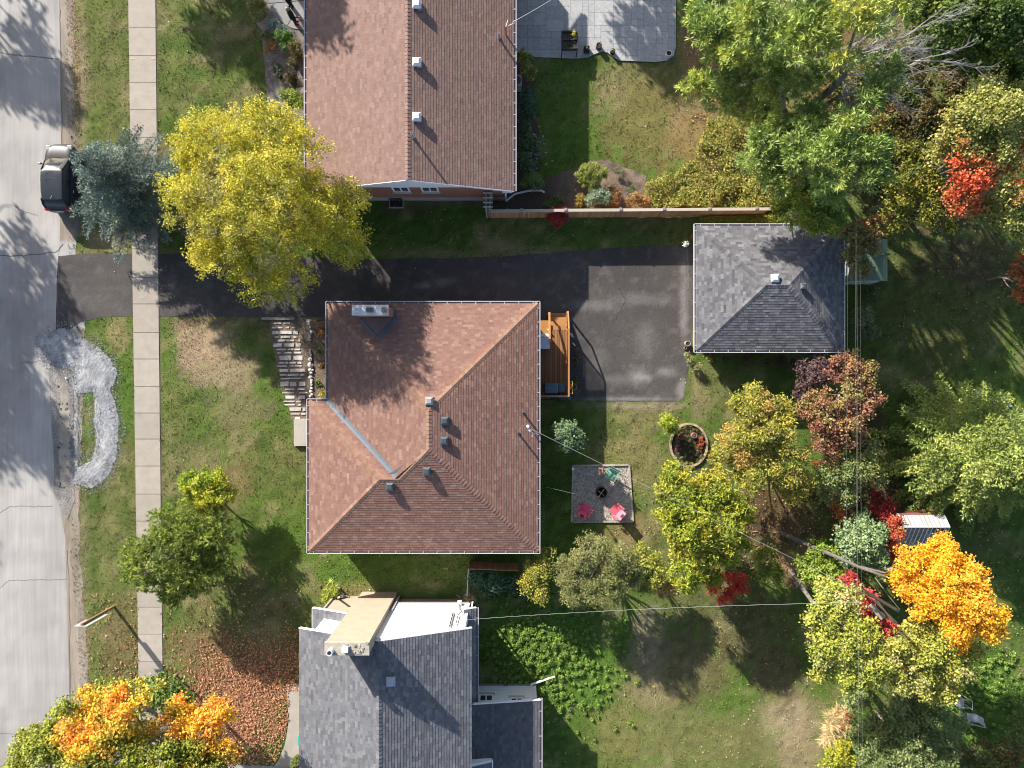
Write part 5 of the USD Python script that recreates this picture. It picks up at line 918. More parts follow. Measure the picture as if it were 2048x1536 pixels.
# ---------------------------------------------------------------- two people by the front door of the top house
def bones(lst, rad=12):
    out = manifold3d.Manifold()
    for a, ra, b, rb in lst: out += manifold3d.Manifold.hull(manifold3d.Manifold.sphere(ra, rad).translate(tuple(map(float, a))) + manifold3d.Manifold.sphere(rb, rad).translate(tuple(map(float, b))))
    me = out.refine_to_length(.05).to_mesh(); t = trimesh.Trimesh(me.vert_properties[:, :3], me.tri_verts, process=True)
    trimesh.smoothing.filter_taubin(t, iterations=6); return t
def person(px, py, ang, lab, coat, hairc, trousers, shoe, reach):
    x, y = xy(px, py); t = thing('person', lab, 'person', (x, y, 0)); ca, sa = math.cos(ang), math.sin(ang)
    R = lambda p: np.array([x + p[0] * ca - p[1] * sa, y + p[0] * sa + p[1] * ca, p[2]])
    S = lambda l: [(R(a), ra, R(b), rb) for a, ra, b, rb in l]; skin = (.45, .27, .20)
    hr = (.26, .42, 1.08) if reach else (.27, .05, .80); er = (.27, .12, 1.10); hl = (-.27, .05, .80)
    arms = [((.2, 0, 1.40), .052, er, .042), (er, .04, hr, .03), ((-.2, 0, 1.40), .052, (-.26, -.02, 1.10), .042), ((-.26, -.02, 1.10), .04, hl, .03)]
    legs = [((.09, 0, .88), .085, (.10, .03, .48), .06), ((.10, .03, .48), .058, (.10, -.01, .09), .04), ((-.09, 0, .88), .085, (-.10, .05, .48), .06), ((-.10, .05, .48), .058, (-.10, .02, .09), .04)]
    torso = [((0, 0, .95), .13, (0, 0, 1.20), .13), ((.11, 0, 1.36), .09, (-.11, 0, 1.36), .09), ((0, 0, 1.2), .12, (0, 0, 1.38), .10), ((0, 0, 1.40), .055, (0, .03, 1.55), .055)]
    head = [((0, .03, 1.62), .095, (0, .035, 1.58), .085), ((0, .06, 1.55), .055, (0, .05, 1.60), .07), ((0, .125, 1.585), .016, (0, .11, 1.62), .01), ((.095, .02, 1.59), .018, (.095, .02, 1.62), .016), ((-.095, .02, 1.59), .018, (-.095, .02, 1.62), .016)]
    hands = []
    for h, s in ((hr, 1), (hl, -1)):
        h = np.array(h); d = np.array((0, .7, -.6)) if s > 0 and reach else np.array((0, .25, -.97)); hands.append((h, .03, h + d * .08, .034))
        for q, L in ((-.027, .07), (-.009, .08), (.009, .075), (.027, .06)): e = h + d * .09 + np.array((q, 0, 0)); f2 = e + d * L * .55 + np.array((0, -.008, 0)); hands += [(e, .010, f2, .009), (f2, .009, e + d * L + np.array((0, .014, -.006)), .008)]
        hands.append((h + d * .03 + np.array((-.03 * s, .01, 0)), .012, h + d * .085 + np.array((-.058 * s, .02, 0)), .009))
    b = bones(S(torso + head + arms + legs + hands)); MB().mesh(b, skin).build('body', M_CLOTH, t, smooth=True)
    fat = lambda l, k: [(a, ra + k, bb, rb + k) for a, ra, bb, rb in l]
    MB().mesh(bones(S(fat(torso[:3], .022) + [((0, 0, .95), .16, (0, .0, .72), .17)] + fat([arms[0], arms[2]], .02) + [(er, .06, tuple(np.array(er) + (np.array(hr) - er) * .85), .045), ((-.26, -.02, 1.10), .06, (-.268, .03, .86), .045)])), coat).build('coat', M_CLOTH, t, smooth=True)
    MB().mesh(bones(S(fat(legs, .018))), trousers).build('trousers', M_CLOTH, t, smooth=True)
    MB().mesh(bones(S([((.10, -.04, .06), .045, (.10, .16, .045), .04), ((-.10, -.02, .06), .045, (-.10, .18, .045), .04)])), shoe).build('shoes', M_CLOTH, t, smooth=True)
    MB().mesh(bones(S([((0, -.01, 1.66), .098, (0, -.03, 1.60), .10), ((0, -.05, 1.58), .08, (0, -.06, 1.52), .06)])), hairc).build('hair', M_CLOTH, t, smooth=True)
    m = MB()
    for s in (-1, 1): m.mesh(trimesh.creation.icosphere(1, .012).apply_translation(R((s * .035, .118, 1.61))), (.03, .02, .02))
    m.build('eyes', M_GLOSS, t)
    m = MB(); m.tube([R((-.025, .118, 1.545)), R((0, .122, 1.543)), R((.025, .118, 1.545))], .006, (.3, .1, .09), 5); m.build('mouth', M_CLOTH, t)
person(592, 47, math.radians(-80), 'person in a dark green coat with fair hair reaching towards the house wall', (.012, .035, .028), (.33, .27, .21), (.03, .03, .035), (.22, .03, .03), True)
person(583, 12, math.radians(160), 'person in dark navy clothes at the top edge of the photo', (.012, .014, .028), (.05, .035, .025), (.012, .013, .02), (.02, .02, .02), False)
fw = wobble([(527, -60), (535, 0), (541, 18), (553, 36), (568, 48), (585, 57), (612, 62), (640, 60), (640, -60)], .01, .2, 71); fw = fw.difference(poly([(500, -3), (560, -3), (560, -60), (500, -60)]))
fwp = thing('front_walk', kind='structure'); parts_ = [poly([(530, -60), (640, -60), (640, -2), (538, 7)]), poly([(538, 8.5), (640, -.5), (640, 46), (583, 38), (574, 52), (540, 30)]), poly([(584, 39), (640, 47.5), (640, 70), (570, 60), (575, 53)])]
for g in parts_: MB().prism(fw.intersection(g), -.02, .045, np.array((.30, .30, .31)) * rng.uniform(.95, 1.05)).build('slab', M_CONCRETE, fwp)
fb2 = wobble([(478, -60), (492, 0), (504, 35), (524, 60), (527, 110), (531, 160), (537, 215), (600, 260), (625, 250), (625, -60)], .03, .3, 72)
grid_sheet(fb2.difference(fw), .006, lambda x, y: mixc((.10, .085, .075), (.22, .20, .185), np.clip(meshkit.fbm(np.stack([x * 4, y * 4, 0 * x], -1), 3, 17) * 1.6 - .3, 0, 1)), 'front_bed', M_SOIL, cell=.15, kind='structure')
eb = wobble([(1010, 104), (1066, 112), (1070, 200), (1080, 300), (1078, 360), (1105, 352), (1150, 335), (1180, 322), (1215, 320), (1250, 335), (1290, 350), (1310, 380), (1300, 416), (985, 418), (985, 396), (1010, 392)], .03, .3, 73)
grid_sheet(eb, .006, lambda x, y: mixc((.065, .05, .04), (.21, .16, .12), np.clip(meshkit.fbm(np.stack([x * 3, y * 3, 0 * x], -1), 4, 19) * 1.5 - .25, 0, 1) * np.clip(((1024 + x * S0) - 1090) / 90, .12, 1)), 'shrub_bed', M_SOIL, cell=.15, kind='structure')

# ---------------------------------------------------------------- trees and shrubs
def limbs_mesh(m, base, tips, rad, col, r_, bend=.15):
    base = np.asarray(base, float)
    for tip in tips:
        tip = np.asarray(tip, float); L = np.linalg.norm(tip - base); t = np.linspace(0, 1, 6)[:, None]
        p = base + (tip - base) * t + np.sin(np.pi * t) * r_.normal(0, bend, 3) * L * .5 + np.array([0, 0, 1]) * np.sin(np.pi * t) * L * .06
        m.tube(p, np.linspace(rad, rad * .25, 6), col, 6)
def plant(name, cat, label, lobes, pal, L=.16, W=.09, cov=1.1, clump=.55, base=None, vz=.8, trunk=.14, trunkcol=(.16, .13, .105), group=None, up=.6, seed=0, burst=False, show_limbs=10, low=-.25, pmix=.5, hcol=None, fill=.55, part='crown'):
    """A tree or shrub. lobes: (px, py, radius px, height of the lobe's middle); the crown is clumps of separate leaves over each lobe."""
    r_ = np.random.default_rng(1000 + seed); pal = np.asarray(pal, float)
    C, Rr = [], []
    for px, py, rp, z in lobes: C.append(at(px, py, z)); Rr.append(rp * (H - z) / FPX)
    C, Rr = np.array(C), np.array(Rr)
    b = np.array([*xy(*base), 0.]) if base else np.array([*np.average(C[:, :2], axis=0, weights=Rr ** 2), 0.])
    t = thing(name, label, cat, b, group)
    cl, cr, lo = [], [], []
    for i, (c, R) in enumerate(zip(C, Rr)):
        n = max(4, int(4.6 * (R / clump) ** 2)); d = nrm(r_.normal(size=(n, 3)) + [0, 0, .55]); d[:, 2] = np.where(d[:, 2] < low, -d[:, 2], d[:, 2])
        rr = (R - clump * .5) * r_.uniform(fill, 1.05, (n, 1)); P = c + d * rr * [1, 1, vz]; P[:, 2] = np.maximum(P[:, 2], .12)
        cl.append(P); cr.append(clump * r_.uniform(.4, 1.2, n) * .9); lo.append(np.full(n, i))
    cl, cr, lo = np.vstack(cl), np.concatenate(cr), np.concatenate(lo); out = nrm(cl - C[lo] + [0, 0, .3])
    m = MB(); ctot = max(1, len(cl))
    tone = meshkit.fbm(cl * .55 + seed * 7.7, 3, seed); ti = np.clip((tone - .5) * 2.6 + .5 + r_.normal(0, .16, ctot), 0, .999) * (len(pal) - 1)
    k0 = np.floor(ti).astype(int); ccol = pal[k0] + (pal[np.minimum(k0 + 1, len(pal) - 1)] - pal[k0]) * (ti - k0)[:, None]
    if hcol is not None: ccol = hcol(cl, ccol, r_)
    nl = np.maximum(5, (cov * np.pi * cr ** 2 * 1.5 / (L * W * .5)).astype(int)); idx = np.repeat(np.arange(ctot), nl); n = len(idx)
    if burst:   # needles or strap leaves that spread from shared tufts
        ns = np.maximum(2, nl // 12); ti_ = np.repeat(np.arange(ctot), ns); td = nrm(r_.normal(size=(len(ti_), 3)) + out[ti_] * .9); tp = cl[ti_] + td * cr[ti_][:, None] * r_.uniform(.35, 1.0, (len(ti_), 1))
        k = 12; q = np.repeat(np.arange(len(ti_)), k); d = nrm(r_.normal(size=(len(q), 3)) + td[q] * 1.1 + [0, 0, .25]); ll = L * r_.uniform(.7, 1.2, (len(q), 1)); s = nrm(np.cross(d, r_.normal(size=(len(q), 3)))) * W / 2
        col = ccol[ti_][q] * (1 + r_.normal(0, .13, (len(q), 1))); a = tp[q]; e = a + d * ll
        v = np.stack([a, a + d * ll * .5 + s, e, a + d * ll * .5 - s], 1); v[..., 2] = np.maximum(v[..., 2], .02); m.add(v.reshape(-1, 3), np.arange(4 * len(q)).reshape(-1, 4), np.repeat(col, 4, 0))
    else:
        d = nrm(r_.normal(size=(n, 3)) + out[idx] * .8 + [0, 0, .3]); p = cl[idx] + d * cr[idx][:, None] * (.2 + 1.25 * r_.uniform(0, 1, (n, 1)) ** 1.3) * [1, 1, .8]; p[:, 2] = np.maximum(p[:, 2], .04)
        nor = nrm(r_.normal(size=(n, 3)) * .75 + d * .5 + [0, 0, up]); col = ccol[idx] * (1 + r_.normal(0, .24, (n, 1))) * (1 + r_.normal(0, .06, (n, 3)))
        add_leaves(m, p, nor, L, W, col, r_)
    m.build(part, M_NEEDLE if burst else M_LEAF, t)
    tr = MB(); top = np.average(C, axis=0, weights=Rr ** 2); top[2] = max(.25, top[2] * .8)
    if trunk:
        tt = np.linspace(0, 1, 6)[:, None]; mid = b + (top - b) * tt + np.sin(np.pi * tt) * r_.normal(0, .04, 3) * np.linalg.norm(top - b); tr.tube(mid, np.linspace(trunk, trunk * .55, 6), trunkcol, 9); tr.build('trunk', M_BARK, t)
        br = MB(); limbs_mesh(br, mid[3], [C[i] + [0, 0, .1] for i in range(len(C))], trunk * .5, trunkcol, r_)
        for i in r_.choice(ctot, min(show_limbs * 2, ctot), replace=False): limbs_mesh(br, C[lo[i]] * [1, 1, .92], [cl[i]], trunk * .22, np.array(trunkcol) * 1.3, r_, .3)
        br.build('branches', M_BARK, t)
    return t
def conifer(name, label, base, h, R, pal, seed=0, whorls=13, nb=8, droop=.25, twig=.42, nl=.14, nw=.03, rise=.15, taper=.9, cat='tree', trunkr=.16, irregular=.25, h0=.4, sp=.10, rep=4):
    """Whorled branches with side twigs, each twig set with needle sprays."""
    r_ = np.random.default_rng(2000 + seed); b = np.array([*xy(*base), 0.]); t = thing(name, label, cat, b); pal = np.asarray(pal, float)
    tr = MB(); tr.tube([b, b + [.03, .02, h * .5], b + [0, 0, h]], [trunkr, trunkr * .6, .015], (.13, .10, .085), 8); tr.build('trunk', M_BARK, t)
    br, m = MB(), MB(); A, D, W2, Cc = [], [], [], []
    for w in range(whorls):
        f = w / (whorls - 1); z = h0 + (h - h0 - .25) * f; Lw = R * (1 - f) ** taper + .22
        for k in range(nb - (w > whorls * .7) * 2):
            a = (k + r_.uniform(-.3, .3)) * 2 * np.pi / nb + w * .9; L = Lw * (1 + r_.uniform(-irregular, irregular)); d = np.array([math.cos(a), math.sin(a), 0]); side = np.array([-d[1], d[0], 0]); z_ = z + r_.uniform(-.2, .2)
            s = np.linspace(0, 1, 7)[:, None]; p = b + [0, 0, z_] + d * s * L + np.array([0, 0, 1]) * (rise * np.sin(np.pi * s * .8) - droop * s ** 2) * L + side * np.sin(s * 3) * r_.normal(0, .05) * L
            br.tube(p, np.linspace(.035, .008, 7), (.14, .11, .09), 4)
            c0 = pal[r_.integers(len(pal))] * (1 + r_.normal(0, .10)); nt = max(5, int(L / (sp * 1.1)))
            for q in range(nt):
                u = .12 + .88 * q / (nt - 1) if nt > 1 else 1; i = min(5, int(u * 6)); o = p[i] + (p[i + 1] - p[i]) * (u * 6 - i)
                for sg in (-1, 1):
                    tl = twig * min(L, 2.2) * (1.05 - u) ** .8 * r_.uniform(.6, 1.1) + .1; td = nrm(d * .8 + side * sg * .9 + np.array([0, 0, r_.uniform(-.15, .25)])); ne = max(2, int(tl / sp))
                    e = np.linspace(.0, 1, ne)[:, None]; A.append(o + td * e * tl - np.array([0, 0, .12]) * (e * tl) ** 2 * droop * 4); D.append(np.repeat(td[None], ne, 0)); Cc.append(np.repeat((c0 * (1 + .25 * (u - .5)))[None], ne, 0))
    A, D, Cc = np.vstack(A), np.vstack(D), np.vstack(Cc); q = np.repeat(np.arange(len(A)), rep)
    d = nrm(D[q] * .7 + r_.normal(size=(len(q), 3)) * .65 + [0, 0, .25]); ll = nl * r_.uniform(.7, 1.25, (len(q), 1)); s = nrm(np.cross(d, r_.normal(size=(len(q), 3)))) * nw / 2; a = A[q]; a[:, 2] = np.maximum(a[:, 2], .05)
    v = np.stack([a, a + d * ll * .5 + s, a + d * ll, a + d * ll * .5 - s], 1); m.add(v.reshape(-1, 3), np.arange(4 * len(q)).reshape(-1, 4), np.repeat(Cc[q] * (1 + r_.normal(0, .16, (len(q), 1))), 4, 0))
    br.build('branches', M_BARK, t); m.build('crown', M_NEEDLE, t); return t
YEL = [(.30, .28, .025), (.40, .34, .03), (.24, .25, .03), (.44, .38, .05), (.20, .20, .04)]
plant('yellow_tree', 'tree', 'large golden-yellow tree overhanging the driveway and the gable house eaves', [(432, 303, 90, 6.6), (527, 268, 72, 6.5), (582, 323, 80, 6), (407, 393, 88, 6.9), (507, 393, 105, 7.6), (617, 423, 88, 5.5), (457, 473, 85, 6.4), (547, 503, 90, 6), (667, 443, 76, 4.6), (507, 558, 55, 5.6), (587, 563, 52, 4.8), (432, 503, 58, 5.8), (699, 403, 45, 4), (567, 248, 45, 5.6), (697, 493, 45, 4), (487, 313, 75, 3.8), (547, 383, 80, 3.8), (587, 433, 60, 3.5), (447, 293, 80, 3.2), (507, 338, 85, 3), (567, 403, 65, 3), (437, 403, 70, 2.8), (507, 403, 75, 2.8), (477, 473, 60, 3)],
      YEL + [(.22, .20, .07)], L=.105, W=.06, clump=.42, base=(614, 472), trunk=.2, seed=1, cov=.45, show_limbs=40)
conifer('blue_spruce', 'bushy blue-grey spruce overhanging the parked car and the pavement', (302, 396), 7.0, 2.95, [(.08, .108, .092), (.105, .138, .12), (.062, .085, .07), (.13, .16, .138)], seed=2, whorls=14, nb=9, droop=.12, nl=.15, nw=.045, sp=.09, irregular=.45, taper=.75)
NEED = [(.105, .14, .024), (.15, .18, .03), (.075, .105, .022), (.185, .205, .038)]
plant('yew_tree', 'tree', 'dark green bushy evergreen spreading over the pavement, lower left', [(345, 1110, 85, 2.6), (400, 1060, 65, 2.2), (300, 1120, 58, 3.0), (430, 1110, 50, 1.8), (345, 1050, 48, 2.4), (345, 1175, 38, 1.6), (440, 1070, 38, 1.6), (395, 1140, 55, 2.0)], NEED, L=.20, W=.04, clump=.42, base=(392, 1098), trunk=.14, seed=3, burst=True, cov=.9)
plant('round_shrub', 'shrub', 'round lime-yellow small tree just above the dark evergreen, lower left', [(417, 978, 50, 2.0), (396, 965, 34, 2.2), (440, 980, 34, 1.8), (412, 1005, 34, 1.6)], [(.26, .28, .02), (.32, .31, .03), (.16, .22, .02)], L=.12, W=.07, clump=.3, base=(425, 985), trunk=.08, seed=4)
def maple_tone(P, c, r_):
    n = meshkit.fbm(P * .5 + 2, 3, 77); px = 1024 + P[:, 0] * FPX / (H - P[:, 2]); py = 768 - P[:, 1] * FPX / (H - P[:, 2]); g = np.clip((n - .46) * 7 + (px - 310) / 240 + np.clip((1470 - py) / 110, -.5, .6), 0, 1)
    return mixc(np.array((.17, .19, .025)) * (1 + r_.normal(0, .12, (len(P), 1))), np.where((r_.uniform(size=len(P)) < .35)[:, None], (.56, .22, .035), (.54, .32, .03)), g)
plant('orange_maple', 'tree', 'orange and green maple filling the bottom left corner', [(270, 1420, 70, 8.6), (180, 1450, 75, 8.4), (110, 1500, 75, 8.0), (215, 1510, 85, 9.0), (310, 1500, 60, 8.6), (400, 1470, 55, 7.8), (390, 1540, 70, 8.0), (90, 1570, 90, 8.2), (300, 1590, 90, 9.5), (430, 1430, 40, 7.4), (200, 1400, 40, 8.0), (180, 1600, 100, 9.0), (440, 1500, 40, 7.6), (370, 1420, 35, 7.0)], YEL, L=.125, W=.095, clump=.45, base=(372, 1405), trunk=.24, trunkcol=(.15, .135, .12), seed=5, hcol=maple_tone, show_limbs=40, fill=.7)
plant('green_maple', 'tree', 'small green maple behind the orange maple at the bottom left', [(335, 1385, 40, 3.5), (310, 1375, 35, 3.2), (360, 1400, 32, 3.2), (290, 1395, 30, 3.4)], [(.10, .15, .03), (.14, .19, .04), (.08, .12, .025)], L=.16, W=.12, clump=.4, base=(352, 1350), trunk=.08, seed=6)
plant('fern_shrub', 'shrub', 'small yellow-green shrub beside the grey house wall at the bottom left', [(594, 1526, 14, .5), (599, 1515, 9, .4)], [(.16, .17, .03), (.10, .13, .03)], L=.12, W=.05, clump=.18, trunk=0, seed=7)
# pines and trees at the top right
PINE = [(.12, .17, .045), (.19, .235, .05), (.09, .135, .045), (.25, .27, .05), (.15, .20, .05)]
plant('white_pine', 'tree', 'big feathery light-green pine at the top right, branches over the lawn', [(1430, 55, 62, 9), (1400, 25, 45, 8.5), (1500, 100, 60, 9.5), (1420, 175, 42, 7), (1385, 165, 28, 7), (1475, 215, 42, 7), (1440, 210, 30, 6.8), (1540, 40, 75, 11), (1600, 85, 55, 11.5), (1560, 170, 55, 8.5), (1640, 20, 65, 12), (1720, 25, 60, 13), (1480, 15, 60, 10), (1520, 230, 40, 7.6), (1640, 60, 50, 12), (1800, 10, 40, 13), (1690, 120, 35, 12), (1500, 165, 50, 7.5), (1545, 130, 55, 9), (1595, 150, 48, 9.5), (1640, 150, 34, 9.5), (1460, 125, 48, 8), (1440, 90, 45, 8.5), (1640, -130, 110, 8.5), (1560, -120, 90, 8.5), (1760, -170, 110, 8.5), (1830, -110, 100, 8.5), (1870, -60, 80, 8)], PINE + [(.26, .26, .05)], L=.30, W=.045, clump=.5, base=(1560, 215), vz=.5, trunk=.3, trunkcol=(.17, .15, .14), seed=8, burst=True, cov=1.0, show_limbs=30, fill=.3)
plant('white_pine', 'tree', 'darker feathery pine hanging down towards the garage, below the bare grey branches', [(1530, 290, 55, 8.1), (1600, 290, 60, 9.6), (1560, 345, 50, 7.6), (1670, 315, 60, 10.6), (1740, 350, 50, 10.6), (1700, 255, 55, 11.1), (1730, 195, 45, 11.6), (1620, 230, 45, 9.1), (1660, 385, 40, 8.1), (1640, 340, 50, 9.1), (1545, 260, 40, 8.6), (1750, 300, 40, 11.1), (1590, 245, 40, 8.6), (1770, 150, 40, 11.6), (1530, 330, 45, 7.1), (1640, 285, 45, 9.6)], [(.115, .165, .045), (.165, .215, .05), (.09, .13, .04), (.215, .245, .05)], L=.30, W=.045, clump=.5, base=(1575, 245), vz=.5, trunk=.3, trunkcol=(.14, .125, .12), seed=9, burst=True, cov=1.0, show_limbs=24, fill=.3)
dt = thing('bare_tree', 'dead tree of bare silver-grey branches fanning out at the top right', 'tree', (*xy(1520, 300), 0)); r9 = np.random.default_rng(9)
m = MB(); tp = [np.array([*xy(1530, 290), 0.]), at(1600, 230, 6), at(1655, 185, 9), at(1690, 150, 10.5)]; m.tube(tp, [.24, .2, .17, .13], (.13, .115, .11), 9); m.build('trunk', M_BARK, dt); m = MB()
def fork(p, d, L, r, dep):
    n = 5; pts = [p]; q = p.copy(); dd = d.copy()
    for i in range(n): dd = nrm(dd + r9.normal(0, .10, 3) + np.array([.02, 0, .01])); q = q + dd * L / n; pts.append(q.copy())
    m.tube(pts, np.linspace(r, r * .55, n + 1), np.array((.30, .285, .28)) * r9.uniform(.7, 1.15), 4 if dep else 5)
    if dep < 3:
        for k in range((7, 5, 4)[dep]):
            i = r9.integers(1, n + 1); fork(pts[i], nrm(dd + r9.normal(0, .42, 3) * [1, 1, .7]), L * r9.uniform(.35, .62), r * .45, dep + 1)
for tx, ty, tz in ((1960, 145, 12), (1930, 165, 11), (1950, 70, 12.5), (1890, 40, 12.5), (1815, 15, 12.5), (1900, 110, 12), (1840, 200, 9.5), (1690, 215, 8.5), (1740, 60, 12)):
    e = at(tx, ty, tz); s0 = at(1690 + r9.uniform(-10, 25), 135 + r9.uniform(-25, 25), 10.3); fork(s0, nrm(e - s0), np.linalg.norm(e - s0) * .6, .045, 0)
m.build('branches', M_BARK, dt)
DG = [(.05, .085, .018), (.08, .12, .02), (.13, .16, .02), (.06, .09, .02)]
plant('green_tree', 'tree', 'dense dark green tree in the top right corner', [(1900, 40, 70, 8), (1980, 30, 80, 8.5), (2040, 80, 80, 8), (1950, 110, 60, 7), (1850, 20, 60, 7.5), (2030, 160, 60, 6.5), (1900, 110, 50, 6)], DG, L=.17, W=.11, clump=.5, base=(1750, 190), trunk=.2, seed=10)
def red_patch(cx0_, cy0_, rr, colr):
    def fn(P, c, r_):
        px, py = 1024 + P[:, 0] * FPX / (H - P[:, 2]), 768 - P[:, 1] * FPX / (H - P[:, 2]); d = np.sqrt((px - cx0_) ** 2 + (py - cy0_) ** 2) / rr + r_.normal(0, .25, len(P)); return mixc(c, np.array(colr) * (1 + r_.normal(0, .15, (len(P), 1))), np.clip((1.15 - d) * 2, 0, 1))
    return fn
OY = [(.20, .21, .05), (.26, .26, .07), (.15, .17, .04), (.30, .27, .08)]
plant('sugar_maple', 'tree', 'yellow-green maple with an orange-red patch at the right edge, below the dark green tree', [(1930, 250, 60, 7.5), (1990, 230, 55, 8), (1940, 330, 60, 7), (1925, 390, 45, 6.4), (2000, 300, 50, 7.4), (1890, 300, 40, 6.5), (1960, 190, 40, 7.5), (1945, 420, 35, 5.8)], OY, L=.13, W=.10, clump=.45, base=(1790, 400), trunk=.16, seed=11, hcol=red_patch(1935, 370, 62, (.46, .10, .04)))
plant('sugar_maple', 'tree', 'yellow and orange maple cut by the right edge of the photo', [(2040, 290, 50, 7), (2030, 370, 55, 6.8), (2020, 430, 45, 6.2), (2050, 470, 40, 6), (2050, 220, 50, 7.4), (1990, 450, 25, 5.5)], OY, L=.13, W=.10, clump=.45, base=(1880, 460), trunk=.14, seed=12, hcol=red_patch(2045, 330, 55, (.50, .14, .05)))
plant('sugar_maple', 'tree', 'small red-leaved maple at the right edge above the swing frame', [(2045, 530, 26, 4), (2042, 590, 24, 3.6), (2050, 560, 24, 4)], [(.36, .08, .03), (.30, .12, .04), (.42, .07, .04)], L=.15, W=.12, clump=.35, base=(1975, 560), trunk=.08, seed=13)
plant('thin_tree', 'tree', 'sparse yellow-green tree between the pine and the maples', [(1800, 300, 35, 5), (1830, 350, 45, 5), (1800, 380, 40, 4.8), (1850, 420, 45, 4.6), (1880, 460, 30, 4), (1790, 430, 35, 4.4), (1860, 370, 35, 4.6)], [(.19, .18, .02), (.13, .14, .02), (.24, .22, .03), (.08, .10, .02)], L=.15, W=.09, clump=.4, cov=.6, base=(1740, 420), trunk=.1, trunkcol=(.14, .125, .11), seed=14, show_limbs=20)
plant('dark_undergrowth', 'shrub', 'dark leafy undergrowth in the shade of the bare tree', [(1850, 240, 50, 2), (1880, 200, 50, 2.2), (1820, 270, 40, 1.8), (1790, 230, 40, 1.8), (1900, 160, 40, 2.5), (1850, 330, 35, 1.5)], [(.05, .065, .018), (.08, .07, .02), (.10, .06, .025)], L=.16, W=.10, clump=.45, trunk=0, cov=.8, seed=15)
plant('dark_undergrowth', 'shrub', 'olive and dark green undergrowth beneath the bare grey branches', [(1700, 180, 60, 1.6), (1750, 130, 60, 1.8), (1810, 110, 60, 1.8), (1690, 260, 50, 1.4), (1760, 250, 50, 1.6), (1800, 180, 50, 1.8), (1640, 110, 55, 1.6), (1720, 310, 45, 1.4), (1860, 60, 50, 2)], [(.06, .085, .02), (.10, .115, .025), (.15, .12, .03), (.045, .07, .018)], L=.16, W=.10, clump=.45, trunk=0, cov=.8, seed=115)
plant('garage_bush', 'tree', 'bright green bushy tree leaning over the back corner of the garage roof', [(1600, 418, 48, 4.4), (1645, 430, 45, 4.4), (1625, 440, 34, 4.2), (1570, 400, 30, 4), (1670, 430, 32, 4.2), (1600, 370, 40, 4.2), (1555, 425, 22, 3.8), (1645, 385, 35, 4.4)], [(.12, .18, .025), (.17, .22, .03), (.22, .23, .025), (.09, .14, .022)], L=.13, W=.08, clump=.4, base=(1565, 470), trunk=.1, seed=16)
plant('yellow_shrub', 'shrub', 'golden shrub under the pine behind the end of the board fence', [(1590, 345, 34, 1.6), (1620, 365, 30, 1.6), (1560, 370, 26, 1.4)], [(.28, .20, .02), (.22, .19, .02), (.30, .16, .02)], L=.12, W=.08, clump=.35, trunk=0, seed=17)
plant('shed_tree', 'tree', 'small bronze and green tree hanging over the green shed', [(1720, 470, 30, 3.8), (1735, 495, 26, 3.8), (1702, 510, 26, 3.4), (1718, 535, 24, 3.4), (1745, 452, 26, 3.8), (1775, 440, 22, 3.6), (1690, 470, 20, 3.4)], [(.13, .13, .035), (.20, .15, .05), (.08, .10, .03), (.26, .15, .06)], L=.15, W=.08, clump=.35, cov=.75, base=(1690, 500), trunk=.08, trunkcol=(.14, .125, .11), seed=18, show_limbs=16)
plant('grey_shrub', 'shrub', 'grey-green shrub against the right wall of the garage', [(1720, 640, 24, 1.4), (1732, 665, 22, 1.2), (1712, 670, 18, 1.2)], [(.13, .15, .08), (.09, .11, .05), (.17, .18, .09)], L=.11, W=.06, clump=.28, trunk=0, seed=19)
plant('seedling', 'shrub', 'small dark green seedling below the green shed', [(1735, 590, 16, .7), (1742, 582, 10, .7)], [(.05, .085, .02), (.07, .11, .03)], L=.13, W=.06, clump=.22, trunk=0, cov=.6, seed=20)
plant('purple_shrub', 'tree', 'dark purple-leaved shrub at the lower right corner of the garage', [(1625, 760, 34, 2.2), (1605, 740, 22, 2), (1640, 735, 25, 2.2), (1600, 790, 20, 2)], [(.07, .042, .045), (.10, .06, .055), (.05, .03, .035)], L=.13, W=.08, clump=.35, base=(1580, 740), trunk=.06, seed=21)
RB = [(.20, .085, .055), (.24, .15, .06), (.16, .065, .05), (.23, .20, .06), (.20, .12, .055), (.17, .16, .05)]
plant('red_leaved_tree', 'tree', 'mottled red and yellow tree under the power lines below the garage', [(1690, 730, 40, 3.2), (1720, 750, 36, 3.3), (1680, 790, 48, 3.3), (1640, 830, 45, 3), (1690, 850, 46, 3.2), (1640, 880, 38, 2.8), (1725, 800, 36, 3.2), (1660, 905, 30, 2.6), (1610, 810, 28, 2.6)], RB, L=.14, W=.09, clump=.4, base=(1620, 800), trunk=.1, seed=22, cov=.95)
plant('yellow_green_tree', 'tree', 'yellow-green narrow-leaved tree between the garage and the oval flower bed', [(1500, 820, 50, 3.4), (1490, 880, 55, 3.6), (1540, 870, 50, 3.6), (1570, 930, 45, 3.4), (1510, 940, 50, 3.4), (1450, 900, 38, 2.8), (1560, 820, 34, 3.2), (1590, 970, 35, 3), (1500, 785, 24, 3)], [(.21, .21, .035), (.26, .23, .04), (.16, .18, .03), (.32, .22, .06)], L=.20, W=.07, clump=.42, base=(1460, 860), trunk=.1, seed=23, cov=1.0)
plant('lime_tree', 'tree', 'bright lime-green tree to the right of the fire pit square', [(1360, 990, 55, 4), (1420, 980, 50, 4), (1380, 1050, 60, 4.2), (1440, 1050, 55, 4.2), (1340, 1040, 40, 3.5), (1390, 1110, 50, 3.8), (1460, 1090, 45, 3.6), (1480, 1020, 38, 3.4), (1370, 1150, 35, 3.2), (1350, 950, 34, 3.4), (1420, 1150, 26, 3)], [(.17, .20, .018), (.23, .24, .02), (.12, .16, .018), (.28, .25, .03)], L=.20, W=.085, clump=.42, base=(1350, 1000), trunk=.12, seed=24, cov=1.0)
